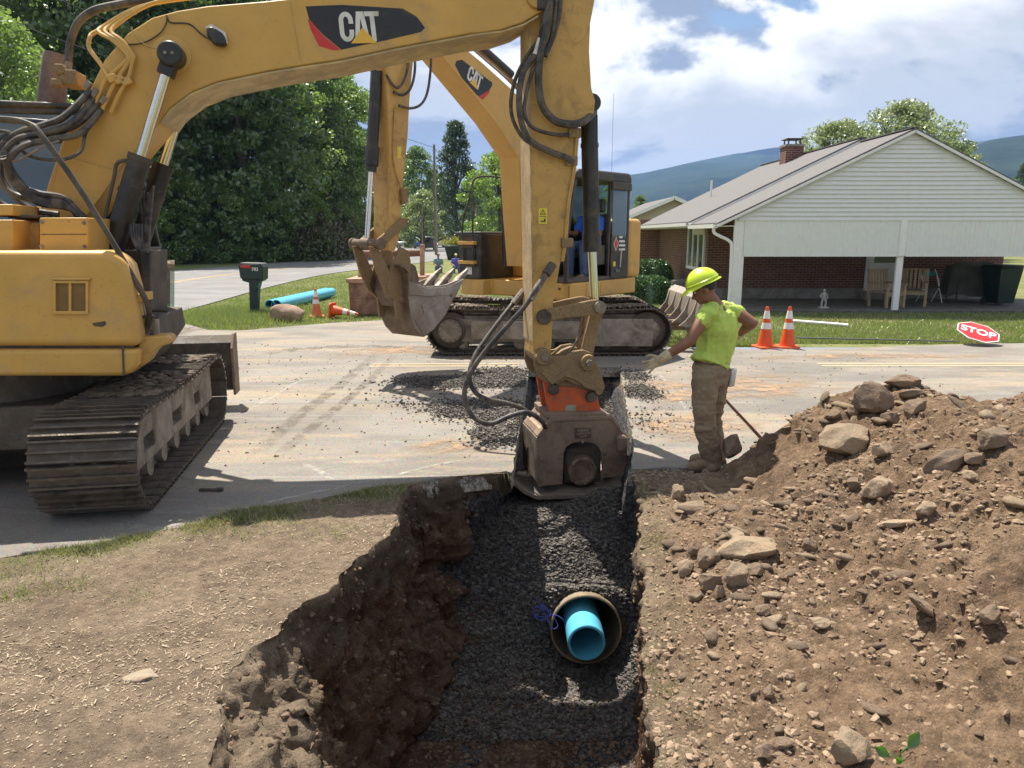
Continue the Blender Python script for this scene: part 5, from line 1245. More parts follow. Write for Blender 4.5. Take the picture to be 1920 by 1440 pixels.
# brick walls and interior of the carport
YW = 23.35 - GY
def wall(name, x0, x1, y0, y1, z0, z1, m, root=house): b = MB(); b.box(((x0 + x1) / 2, (y0 + y1) / 2, (z0 + z1) / 2), (x1 - x0, y1 - y0, z1 - z0)); return b.build(name, m, root)
xl = P(1325, 500, 23.35).x - HX; xr = P(1880, 500, 23.35).x - HX
wall('brick_wall', xl, xr, YW, YW + 0.2, 0.36, 2.62, BRK_M); wall('foundation', xl - .01, xr + .01, YW - .02, YW + .19, 0, 0.36, CONC)
wall('brick_wall', xl, xl + .2, YW + .2, 11.4, 0.36, 2.62, BRK_M); wall('foundation', xl - .01, xl + .19, YW + .2, 11.4, 0, 0.36, CONC)
wall('brick_wall', xr - .2, xr, YW + .2, 11.4, 0, 2.62, BRK_M); wall('brick_wall', xl, xr, 11.4, 11.6, 0, 2.62, BRK_M)
wall('carport_ceiling', -hw, hw, 0.09, YW, zb + .02, zb + .05, WTR)
wall('soffit', -hw - .6, -hw, 0.0, 11.5, pk.z - slope * (hw + .5) - .06, pk.z - slope * (hw + .5) - .04, WTR)
cf = wall('carport_floor', -hw - .1, hw + 3, -0.15, YW - .03, -0.1, 0.05, M('shade_darkened_slab', (.15, .14, .13), .9, dirt=(.09, .08, .07), damt=.5, coords='pos'))  # concrete darkened to put the carport's shade into its colour
wall('side_beam', -hw - .02, -hw + .1, .12, YW, zb - .02, zb + .12, WTR); 
wall('basement_panel', xs(1360), xs(1385) + .0, YW - .05, YW - .025, 2.0, 2.5, WTR)
# wing behind on the left, entry steps
xw0, xw1 = P(1197, 450, 31).x - HX, P(1237, 450, 31).x - HX
wall('brick_wall', xw0, xw1 + .6, 11.3, 11.55, 0, 2.6, BRK_M)
for i in range(3): wall('entry_step', P(1243, 550, 26).x - HX + .1 * i, P(1300, 550, 26).x - HX, 5.2 + .3 * i, 7.5, 0.0 + .16 * i, .16 + .16 * i, CONC)
# door
dx0, dx1 = P(1622, 500, 23.35).x - HX, P(1692, 500, 23.35).x - HX
dr = empty('door', (0, 0, 0), 0, house)
wall('door_frame', dx0, dx1, YW - .05, YW - .022, .30, 2.42, WTR, dr); wall('door_leaf', dx0 + .09, dx1 - .09, YW - .075, YW - .052, .34, 2.33, WTR, dr)
wall('door_window', dx0 + .24, dx1 - .24, YW - .082, YW - .077, 1.15, 2.1, DKW, dr)
b = MB(); b.lathe([(0.005, 0), (.03, .01), (.03, .05), (.005, .06)], (dx1 - .16, YW - .077, 1.25), (0, -1, 0), 10); b.build('door_handle', STL, dr)
wall('door_step', dx0 - .1, dx1 + .1, YW - .4, YW - .03, .05, .3, CONC)
# left side window (on the long wall) and down pipe
wy0, wy1 = P(1322, 470, 23.5).y - GY + .1, 6.1
wn_ = empty('window', (0, 0, 0), 0, house)
for (a_, c_) in ((wy0, wy0 + .09), (wy0 + (wy1 - wy0) * .33, wy0 + (wy1 - wy0) * .33 + .07), (wy0 + (wy1 - wy0) * .66, wy0 + (wy1 - wy0) * .66 + .07), (wy1 - .09, wy1)): wall('window_mullion', xl - .07, xl - .0, a_, c_, .95, 2.42, WTR, wn_)
for (z0, z1) in ((.88, .98), (2.36, 2.46)): wall('window_rail', xl - .08, xl - .0, wy0 - .02, wy1 + .02, z0, z1, WTR, wn_)
wall('pane', xl - .03, xl - .02, wy0, wy1, .98, 2.36, DKW, wn_)
e = -(hw + .55) - .06
zt = pk.z + .06 - slope * (hw + .55) - .14
MB().tube([(e, .05, zt), (e + .02, .05, zt - .12), (e + .2, .03, zt - .22), (-hw - .19, .0, zt - .34), (-hw - .13, .0, zt - .6), (-hw - .13, .0, .15), (-hw - .25, -.05, .05)], .042, 8, 3).build('down_pipe', WTR, house)
# chimney
cx = P(1484, 290, 27.0).x - HX
ch = empty('chimney', (0, 0, 0), 0, house)
ctop = P(1484, 276, 27).z
wall('chimney_stack', cx - .30, cx + .30, 7.0, 7.6, pk.z - slope * abs(cx) - .4, ctop, BRK_M, ch); wall('chimney_cap', cx - .34, cx + .34, 6.96, 7.64, ctop, ctop + .07, CONC, ch)
for sx in (-.2, .2):
    for sy in (7.1, 7.5): wall('cap_leg', cx + sx - .02, cx + sx + .02, sy - .02, sy + .02, ctop + .07, ctop + .24, BLKM, ch)
wall('cap_lid', cx - .28, cx + .28, 7.0, 7.6, ctop + .24, ctop + .27, BLKM, ch)
vx = P(1332, 360, 28).x - HX
MB().tube([(vx, 8.2, pk.z - slope * abs(vx) + .1), (vx, 8.2, pk.z - slope * abs(vx) + .75)], .04, 8).build('vent_pipe', WTR, house)
# neighbour's house
BEI = M('beige_siding', (0.42, 0.36, 0.26), 0.7, var=0.05, coords='pos')
nh = empty('beige_house', (0, 45, 0)); tag(nh, 'beige gabled house partly hidden behind the white house', 'house')
px_, pz_ = P(1262, 374, 45).x, P(1262, 374, 45).z; ew = 3.4; sl = .42
nh.location.x = px_
b = MB(); b.prism([(-ew, 0), (ew, 0), (ew, pz_ - sl * ew), (0, pz_), (-ew, pz_ - sl * ew)], fxz, 0, 9); b.build('wall', BEI, nh, sm=0)
for s in (-1, 1):
    b = MB(); b.prism([(0, pz_ + .16), (s * (ew + .5), pz_ - sl * (ew + .5) + .16), (s * (ew + .5), pz_ - sl * (ew + .5) + .04), (0, pz_ + .04)], fxz, -.4, 9.4); b.build('roof', SHG, nh, sm=0)
    b = MB(); b.bar((0, -.42, pz_ + .08), (s * (ew + .5), -.42, pz_ - sl * (ew + .5) + .08), .04, .2); b.build('rake_board', WTR, nh)
b = MB(); b.box((.6, -.02, pz_ - .9), (.7, .04, .4)); b.build('window', DKW, nh)
# ================================================================== hills
def mat_hill(name, c1, c2, sc):
    k = NT(name); v = k.pos()
    n = k.noise(v, sc, 8, 0.75); n2 = k.noise(v, sc * 0.12, 4, 0.6)
    c = k.mix(k.ramp(n, 0.35, 0.65), c1, c2); c = k.mix(k.math('MULTIPLY', k.ramp(n2, 0.45, 0.6), 0.5), c, shade(c1, 0.7))
    return k.fin(c, 1.0, 0, k.bump(n, 1.0, 8.0), Specular_IOR_Level=0.0)
HILL = mat_hill('wooded_hill', (0.008, 0.018, 0.010), (0.030, 0.046, 0.022), 0.012)
def hill(name, pts, Y, depth, zfoot, mat, sd, label):
    us = np.linspace(pts[0][0], pts[-1][0], 220); vs_ = np.interp(us, [p[0] for p in pts], [p[1] for p in pts])
    rows = []
    for j, t in enumerate(np.linspace(0, 1.5, 26)):
        prof_ = 1 - (1 - min(t, 1)) ** 1.6 if t <= 1 else 1 - (t - 1) ** 1.2 * 0.8
        row = []
        for u, v in zip(us, vs_):
            top = P(u, v, Y); y = Y - depth + depth * t
            z = zfoot + (top.z - zfoot) * max(0, prof_)
            row.append((top.x * (0.55 + 0.45 * t if t < 1 else 1.0), y, z))
        rows.append(row)
    A = np.array(rows); n = fbm(A * np.array([.0025, .0025, .002]), sd, 5, .55)
    w = np.clip(np.linspace(0, 3, A.shape[0]), 0, 1)[:, None]
    A[..., 2] += n * 26 * w * (1 - np.exp(-((np.linspace(0, 1.5, A.shape[0]) - 1) / .12) ** 2))[:, None] + n * 4 * w
    A[..., 1] += fbm(A * .003, sd + 9, 3) * depth * 0.16
    r, c = A.shape[:2]; idx = np.arange(r * c).reshape(r, c)
    F = np.stack([idx[:-1, :-1], idx[:-1, 1:], idx[1:, 1:], idx[1:, :-1]], -1).reshape(-1, 4)
    o = fastmesh(name, A.reshape(-1, 3), F, mat, smooth=True); tag(o, label, kind='structure'); return o
hill('hills', [(-1200, 400), (-200, 380), (500, 395), (900, 372), (1050, 350), (1180, 332), (1240, 318), (1320, 305), (1400, 297), (1470, 292), (1560, 288), (1680, 290), (1820, 276), (1920, 268), (2300, 290), (3000, 330)], 4200, 2600, -8, HILL, 3, 'long blue wooded ridge on the horizon')
hill('near_hill', [(1500, 420), (1700, 330), (1800, 292), (1860, 270), (1920, 262), (2050, 268), (2300, 300), (2900, 380)], 2000, 900, -4, HILL, 13, 'nearer green wooded hillside at the right edge')
# ================================================================== foliage
def mat_leaf(name, c1, c2, trans=0.30):
    k = NT(name); g = k.n('ShaderNodeNewGeometry'); r = g.outputs['Random Per Island']
    c = k.mix(r, c1, c2)
    c = k.mix(k.ramp(k.noise(g.outputs['Position'], 0.35, 3), 0.35, 0.65), c, shade(c, 1) if isinstance(c, tuple) else k.mix(0.25, c, shade(c1, 0.5)))
    d = k.n('ShaderNodeBsdfDiffuse'); k.put(d.inputs[0], c)
    t = k.n('ShaderNodeBsdfTranslucent'); k.put(t.inputs[0], k.mix(0.5, c, (c2[0] * 1.3, c2[1] * 1.5, c2[2] * 0.6)))
    gl = k.n('ShaderNodeBsdfGlossy'); gl.inputs['Roughness'].default_value = 0.38; gl.inputs[0].default_value = (0.8, 0.85, 0.8, 1)
    m = k.n('ShaderNodeMixShader'); m.inputs[0].default_value = trans; k.t.links.new(d.outputs[0], m.inputs[1]); k.t.links.new(t.outputs[0], m.inputs[2])
    m2 = k.n('ShaderNodeMixShader'); m2.inputs[0].default_value = 0.085; k.t.links.new(m.outputs[0], m2.inputs[1]); k.t.links.new(gl.outputs[0], m2.inputs[2])
    k.t.links.new(m2.outputs[0], k.out.inputs[0]); return k.m
LFA = mat_leaf('dark_leaves', (0.055, 0.10, 0.027), (0.15, 0.225, 0.065), .55)
LFB = mat_leaf('mid_leaves', (0.095, 0.16, 0.04), (0.215, 0.30, 0.09), .55)
LFC = mat_leaf('bright_leaves', (0.115, 0.19, 0.04), (0.25, 0.345, 0.10), 0.5)
LFP = mat_leaf('pale_willow_leaves', (0.17, 0.205, 0.11), (0.29, 0.33, 0.19), 0.5)
LFS = mat_leaf('spruce_needles', (0.035, 0.065, 0.032), (0.085, 0.125, 0.06), 0.3)
LFH = mat_leaf('hedge_leaves', (0.03, 0.075, 0.022), (0.075, 0.15, 0.04), 0.15)
BARK = M('tree_bark', (0.095, 0.075, 0.055), 0.9, var=0.3, scale=4, bump=0.5, bscale=12, bdist=0.03)
def leafmesh(C, size, rng, flat=0.0, droop=0.0):
    """two-triangle bent leaves at centres C (n,3)"""
    n = len(C); a = rng.normal(size=(n, 3)); a[:, 2] *= (1 - flat); a /= np.linalg.norm(a, axis=1, keepdims=True) + 1e-9
    b = np.cross(a, rng.normal(size=(n, 3))); b /= np.linalg.norm(b, axis=1, keepdims=True) + 1e-9
    if droop: a[:, 2] -= droop; a /= np.linalg.norm(a, axis=1, keepdims=True)
    s = size * rng.uniform(.6, 1.3, (n, 1))
    V = np.stack([C - a * s * .6, C + b * s * .36, C + a * s * .6, C - b * s * .36], 1).reshape(-1, 3)
    F = np.arange(4 * n).reshape(n, 4)
    return V, F
def crown_points(rng, n, R, H0, H1, nclump, cr, shell=0.55, shape=None):
    th = rng.uniform(0, 2 * PI, nclump); h = rng.uniform(0, 1, nclump) ** .85
    prof_ = shape(h) if shape else np.sin(np.clip(h * .86 + .12, 0, 1) * PI) ** .7
    rr = R * prof_ * rng.uniform(shell, 1.0, nclump)
    cc = np.stack([rr * np.cos(th), rr * np.sin(th), H0 + (H1 - H0) * h], 1)
    cs_ = cr * rng.uniform(.6, 1.35, nclump)
    k = rng.integers(0, nclump, n); d = rng.normal(size=(n, 3)); d /= np.linalg.norm(d, axis=1, keepdims=True)
    rad = rng.uniform(0.35, 1.0, (n, 1)) ** .6
    pts = cc[k] + d * rad * cs_[k][:, None] * np.array([1, 1, .62])
    return pts, cc
def make_tree(name, label, leafmat, H, R, H0, n, nclump, cr, size, seed, limbs=9, group=None, trunk_r=.28, shape=None, droop=0.0, shell=.55):
    rng = np.random.default_rng(seed); root = empty(name); tag(root, label, 'tree', group)
    pts, cc = crown_points(rng, n, R, H0, H, nclump, cr, shell, shape)
    V, F = leafmesh(pts, size, rng, droop=droop); fastmesh('crown', V, F, leafmat, root)
    b = MB(); top = Vector((rng.normal() * .3, rng.normal() * .3, H * .86))
    b.tube([(0, 0, -.3), (.05, .04, H * .2), (top.x * .4, top.y * .4, H * .5), top], [trunk_r * 1.25, trunk_r, trunk_r * .62, .05], 9, 4)
    for i in range(limbs):
        c = Vector(cc[rng.integers(0, len(cc))]); z0 = max(H * .12, c.z * rng.uniform(.45, .75)); s = Vector((top.x * z0 / H * .8, top.y * z0 / H * .8, z0))
        m = s.lerp(c, .5) + Vector((0, 0, .3)); b.tube([s, m, c], [trunk_r * .42, trunk_r * .24, .03], 6, 3)
    b.build('trunk', BARK, root)
    return root
def put(t, x, y, s=1.0, rz=None, label=None, sz=None, first=set()):
    o = t if t.name not in first else copy_tree(t)
    if o is t: first.add(t.name)
    o.location = (x, y, 0); o.rotation_euler = (0, 0, rz if rz is not None else random.uniform(0, 6.28)); o.scale = (s, s, sz or s)
    if label: o['label'] = label
    return o
GR = 'trees along the far side of the road'
TA_ = make_tree('broadleaf_tree', 'tall dark broadleaf tree in the dense wood beyond the road', LFA, 19, 5.2, 1.0, 22000, 210, 1.0, .27, 11, group=GR, shell=.35)
TB_ = make_tree('broadleaf_tree', 'tall mid-green broadleaf tree in the dense wood beyond the road', LFB, 17, 4.8, 0.6, 20000, 200, .95, .25, 12, group=GR, shell=.35)
TC_ = make_tree('broadleaf_tree', 'bright sunlit broadleaf tree at the front edge of the wood', LFC, 9, 3.2, 0.2, 14000, 90, .95, .22, 13, group=GR)
def spruce_shape(h): return (1 - h) ** .9 * .95 + .05
wood = [(-47, 52, 0, 1.2), (-41, 56, 1, 1.15), (-36.5, 55, 0, 1.2), (-33, 58, 1, 1.15), (-30, 54, 0, 1.22), (-27.5, 59, 1, 1.2), (-25, 55, 0, 1.25), (-22.6, 60, 0, 1.2), (-20, 57, 0, 1.15), (-18.2, 62, 1, 1.0),
        (-17.2, 68, 0, 0.92), (-16.2, 74, 1, .98), (-20, 72, 0, 1.1), (-26, 70, 0, 1.3), (-33, 70, 0, 1.4), (-41, 68, 1, 1.4), (-50, 64, 0, 1.4), (-19, 84, 0, 1.0), (-23, 96, 1, 1.1), (-58, 50, 1, 1.3), (-60, 38, 0, 1.2), (-54, 42, 1, 1.1)]
for x, y, k, s in wood: put((TA_, TB_)[k], x, y, s)
for x, y, s in [(-45, 47, .9), (-38.5, 49, 1.0), (-33, 51, .85), (-29, 50.5, 1.1), (-26.4, 52, .9), (-23.4, 53, .75), (-20.6, 54.5, .62), (-18.2, 57, .66), (-16.0, 61, .55), (-14.8, 66, .5), (-52, 44, 1.0), (-24.8, 51, .8)]: put(TC_, x, y, s)
TD = make_tree('feathery_tree', 'bright feathery tree rising behind the boom foot of the left excavator', LFB, 11, 4.0, 3.0, 16000, 110, .8, .17, 15, group=None, trunk_r=.2)
put(TD, -21.5, 31, 1.0, 1.0)
# undergrowth under the wood: one mass
rng = np.random.default_rng(5)
n = 60000; tt = rng.uniform(0, 1, n); bx = np.interp(tt, [0, .5, .8, 1], [-60, -27, -15.8, -15.2]); by = np.interp(tt, [0, .5, .8, 1], [42, 50.5, 58, 72])
c = np.stack([bx + rng.normal(0, 1.0, n), by + rng.uniform(0, 2.5, n), rng.uniform(0, 1, n) ** 1.2 * (1.1 + 1.6 * np.clip(vnoise(np.stack([tt * 40, tt * 0, tt * 0], 1), 3) + .4, 0, 1.4))], 1)
V, F = leafmesh(c, .24, rng); tag(fastmesh('undergrowth', V, F, LFB), 'tangled green undergrowth along the road edge under the wood', 'undergrowth', kind='stuff')
n = 9000; k_ = rng.integers(0, 5, n); cxs = np.array([-14.6, -14.0, -16.0, -15.2, -14.3]); cys = np.array([60, 64, 58.5, 62, 67]); 
c = np.stack([cxs[k_] + rng.normal(0, .9, n), cys[k_] + rng.normal(0, .9, n), np.abs(rng.normal(0, 1.5, n)) + .2], 1); V, F = leafmesh(c, .2, rng)
LFR = mat_leaf('rusty_brown_leaves', (0.06, 0.045, 0.02), (0.12, 0.085, 0.035))
tag(fastmesh('shrub', V, F, LFR), 'brownish shrub thicket at the end of the wood beside the raised bucket', 'shrub')
# trees in the distance
TS = make_tree('spruce_tree', 'tall pointed spruce with layered branches behind the utility pole', LFS, 17, 5.4, .6, 15000, 230, .75, .26, 21, limbs=46, shape=spruce_shape, droop=.25, shell=.6)
x = P(856, 430, 105).x; put(TS, x, 105, 1.0, .4)
o = put(TA_, P(788, 430, 125).x, 125, .83, 2.0, 'dark dense tree between the raised bucket arm and the utility pole'); put(TS, P(766, 430, 130).x, 131, .9, 1.2, 'dark conifer right beside the raised bucket arm')
TW_ = make_tree('willow_tree', 'pale drooping willow low beside the utility pole', LFP, 7.0, 3.2, .3, 9000, 60, .8, .22, 22, droop=.9)
put(TW_, P(792, 450, 95).x, 95, 1.0)
TM = make_tree('maple_tree', 'bright green maple behind the black tank of the second excavator', LFC, 8.0, 3.4, .4, 12000, 70, .9, .2, 23)
put(TM, P(938, 450, 60).x, 60, 1.0)
for i, (u, y, s) in enumerate([(725, 150, .8), (745, 160, .8), (815, 150, .75), (835, 150, .62), (880, 125, .55), (905, 140, .75), (935, 130, .7), (970, 140, .7), (1010, 150, .7), (1050, 150, .7), (1100, 150, .7), (1150, 150, .7), (1200, 150, .5), (1230, 150, .45)]):
    put((TA_, TB_)[i % 2], P(u, 430, y).x, y, s, None, ('dark', 'mid-green')[i % 2] + ' distant broadleaf tree in the row beyond the far lawn')['group'] = 'distant trees beyond the lawn'
TP = make_tree('silver_tree', 'wide airy silvery-green tree rising behind the carport gable', LFP, 12.0, 5.4, 3.6, 21000, 190, .85, .20, 31, limbs=26, shell=.25, trunk_r=.3)
put(TP, P(1690, 300, 62).x, 62, 1.0, .5)
put(TP, P(1560, 300, 62).x, 61, .87, 2.3, 'lower airy silvery-green tree behind the brick chimney'); put(TP, P(1770, 300, 66).x, 66, .80, 4.0, 'smallest airy silvery-green tree at the right slope of the carport gable')
put(TS, P(1915, 400, 130).x, 130, .82, 3.0, 'dark conifer at the right edge beyond the white house')
# hedges by the house
def hedge(u, v, Y, rx, rz, label, seed):
    rng = np.random.default_rng(seed); g = G(u, v); y = Y; x = P(u, v, Y).x
    n = 9000; d = rng.normal(size=(n, 3)); d /= np.linalg.norm(d, axis=1, keepdims=True); d[:, 2] = np.abs(d[:, 2])
    e = np.sign(d) * np.abs(d) ** .6
    c = e * np.array([rx, rx, rz]) * rng.uniform(.9, 1.02, (n, 1)) 
    V, F = leafmesh(c, .06, rng); root = empty('hedge', (x, y, 0)); tag(root, label, 'hedge', 'clipped hedges by the house')
    fastmesh('foliage', V, F, LFH, root)
    b = MB(); b.lathe([(rx * .9, 0), (rx * .93, rz * .4), (rx * .8, rz * .75), (rx * .4, rz * .93), (.01, rz * .96)], n=16); b.build('inner_branches', LFH, root)
hedge(1212, 562, 22.6, .74, .80, 'rounded clipped hedge right of the second excavator, the nearer one', 41)
hedge(1220, 545, 26.4, .74, 1.15, 'taller clipped hedge standing behind the nearer rounded hedge', 42)
# ================================================================== grass blades
def blades(name, X, Y, Z, h, w, mat, seed, lean=.45, tri=True):
    rng = np.random.default_rng(seed); n = len(X); a = rng.uniform(0, 2 * PI, n); hh = h * rng.uniform(.4, 1.3, n); ww = w * rng.uniform(.7, 1.3, n)
    dx, dy = np.cos(a) * ww, np.sin(a) * ww; lx, ly = np.clip(rng.normal(0, lean, n), -1, 1) * hh, np.clip(rng.normal(0, lean, n), -1, 1) * hh
    V = np.stack([np.stack([X - dx, Y - dy, Z - .005 + 0 * X], 1), np.stack([X + dx, Y + dy, Z - .005 + 0 * X], 1), np.stack([X + lx, Y + ly, Z + hh], 1)], 1).reshape(-1, 3)
    return fastmesh(name, V, np.arange(3 * n).reshape(n, 3), mat)
GRB = mat_leaf('grass_blades', (0.12, 0.175, 0.035), (0.27, 0.30, 0.11), .4)
GRD = mat_leaf('dry_grass', (0.20, 0.165, 0.08), (0.38, 0.32, 0.18), .2)
ge = [(p.x, p.y) for p in gl][::-1]
gx, gy = np.array([p[0] for p in ge]), np.array([p[1] for p in ge])
def inlawn(x, y):
    lo = np.interp(x, [gx[i] for i in np.argsort(gx)], [gy[i] for i in np.argsort(gx)], right=13.9)
    clx = np.interp(y, [p.y for p in cl], [p.x for p in cl])
    return (y > lo + .03) & (x > clx + 4.95) & ~((x > HX - hw - .1) & (y > 19.6))
rng = np.random.default_rng(8)
n = 420000; Y = 13.6 + 26 * rng.uniform(0, 1, n) ** 1.7; X = (rng.uniform(-.62, .85, n)) * Y
m = inlawn(X, Y); X, Y = X[m], Y[m]
pn = vnoise(np.stack([X * .9, Y * .9, 0 * X], 1), 5)
gm = rng.uniform(0, 1, len(X)) < np.clip(.75 + pn, .25, 1)
o = blades('grass', X[gm], Y[gm], 0 * X[gm] - .015, .060, .010, GRB, 1); tag(o, 'short green grass of the lawn and the roadside verge', 'grass', kind='stuff')
dm = ~gm & (rng.uniform(0, 1, len(X)) < .5)
o = blades('dry_grass', X[dm], Y[dm], 0 * X[dm] - .015, .045, .009, GRD, 2); tag(o, 'dry straw-coloured grass mixed in the lawn', 'grass', kind='stuff')
# taller grass round the mailbox and boulder
n = 16000; u = rng.normal(0, 1, n); X = -6.7 + u * .8; Y = 18.6 + rng.normal(0, 1.1, n); m = inlawn(X, Y)
tag(blades('tall_grass', X[m], Y[m], 0 * X[m], .13, .010, GRB, 3), 'longer green grass round the mailbox and the boulder', 'grass', kind='stuff')
# grass left along the torn street edge (near)
TSrt = TA.reshape(-1, 3); 
def surf_z(x, y):
    """height of the lofted ground at (x,y)"""
    ys_ = TA[:, 0, 1]; j = np.clip(np.searchsorted(TA[:, 60, 1], y), 1, TA.shape[0] - 1)
    out = np.empty(len(x))
    for i in range(len(x)): out[i] = np.interp(x[i], TA[j[i], :, 0], TA[j[i], :, 2])
    return out
n = 30000; X = rng.uniform(-3.6, -.86, n); ed = ip(X, DXY); dY = np.abs(rng.normal(0, .16, n)); Y = ed - .0 - dY
cl_ = fbm(np.stack([X * 2.2, Y * 3.5, 0 * X], 1), 14, 3); dens = np.clip(.12 + 1.6 * cl_ + .25 * (X > -2.2) , .02, 1)
m = (rng.uniform(0, 1, n) < dens) & (X < ip(Y, LP) - .02); X, Y = X[m], Y[m]; Z = surf_z(X, Y)
g_ = rng.uniform(0, 1, len(X)) < .6
tag(blades('edge_grass', X[g_], Y[g_], Z[g_], .032, .003, GRB, 4, .9), 'thin trampled green grass along the broken street edge', 'grass', kind='stuff')
tag(blades('edge_straw', X[~g_], Y[~g_], Z[~g_], .04, .003, GRD, 5, 1.2), 'dry straw along the broken street edge', 'grass', kind='stuff')
# grass and roots on the right bank beside the pit
n = 9000; Y = rng.uniform(2.4, 6.0, n); X = ip(Y, RP) + np.abs(rng.normal(0, .10, n)); m = fbm(np.stack([X * 3, Y * 3, 0 * X], 1), 19, 2) > .22; X, Y = X[m], Y[m]; Z = surf_z(X, Y)
tag(blades('bank_grass', X, Y, Z, .026, .002, GRD, 6, 1.4), 'dry grass and root hairs on the right lip of the pit', 'grass', kind='stuff')
X, Y = [], []
for (u, v, s_, k_) in ((20, 1118, .10, 200), (130, 1100, .08, 110), (60, 1068, .16, 180), (260, 1120, .10, 60), (520, 985, .14, 150), (620, 1000, .10, 90), (440, 1000, .10, 90)):
    g = G(u, v); X.append(rng.normal(g.x, s_, k_)); Y.append(rng.normal(g.y, s_ * .7, k_))
X, Y = np.concatenate(X), np.concatenate(Y); m = Y < ip(X, DXY) - .02; X, Y = X[m], Y[m]
tag(blades('weeds', X, Y, surf_z(X, Y), .038, .003, GRB, 9, .8), 'small green weed tufts on the trampled soil near the street edge', 'grass', kind='stuff')
a_, b_ = P(545, 255, 64), P(584, 392, 63); tag(MB().tube([a_, a_.lerp(b_, .5) + Vector((.1, 0, .1)), b_, Vector((b_.x + .5, 62.5, 0))], [.05, .08, .11, .13], 8, 4).build('dead_trunk', M('pale_dead_wood', (.20, .18, .14), .8)), 'thin pale dead trunk leaning in front of the wood', 'tree trunk')
# ================================================================== stones
def ico(sub):
    import bmesh
    b = bmesh.new(); bmesh.ops.create_icosphere(b, subdivisions=sub, radius=1); V = np.array([v.co[:] for v in b.verts]); F = np.array([[v.index for v in f.verts] for f in b.faces]); b.free(); return V, F
IC = {k: ico(k) for k in (1, 2, 3, 4)}
def rockverts(sub, seed, cuts=7, rough=.12, sq=(1, .8, .6)):
    r = np.random.default_rng(seed); V, F = IC[sub]; V = V.copy()
    for _ in range(cuts):
        nrm = r.normal(size=3); nrm /= np.linalg.norm(nrm); d = r.uniform(.55, .85); h = V @ nrm; k = h > d
        V[k] -= np.outer((h[k] - d) * .92, nrm)
    V = V * (1 + rough * fbm(V * 1.7 + seed * 3.1, seed, 4, .55)[:, None] * 1.5)
    return V * np.array(sq), F
def mat_stone(name, a, b_, wet=0):
    k = NT(name); v = k.obj(); n = k.noise(v, 2.2, 7, .7); r = k.n('ShaderNodeObjectInfo').outputs['Random']
    c = k.mix(k.ramp(n, .35, .65), a, b_); c = k.mix(k.math('MULTIPLY', r, .45), c, (0.15, 0.115, 0.085))
    c = k.mix(k.math('MULTIPLY', k.ramp(k.noise(v, 5, 8, .8), .5, .62), .7), c, (0.25, 0.165, 0.105))
    return k.fin(c, .9, 0, k.bump(k.noise(v, 9, 8, .75), .6, .06), Specular_IOR_Level=.2)
STN = mat_stone('dirty_field_stone', (0.165, 0.12, 0.085), (0.27, 0.20, 0.14))
STN2 = mat_stone('pale_field_stone', (0.30, 0.225, 0.15), (0.44, 0.345, 0.235))
BOU = mat_stone('brown_boulder', (0.30, 0.20, 0.145), (0.42, 0.30, 0.225))
heap = TERR
mh = [fastmesh('stone', *rockverts(2, s, 8, .10, (1, random.uniform(.6, .9), random.uniform(.4, .7))), STN if s % 3 else STN2, smooth=True) for s in range(10)]
mesh_pool = [o.data for o in mh]
for o in mh: bpy.data.objects.remove(o)
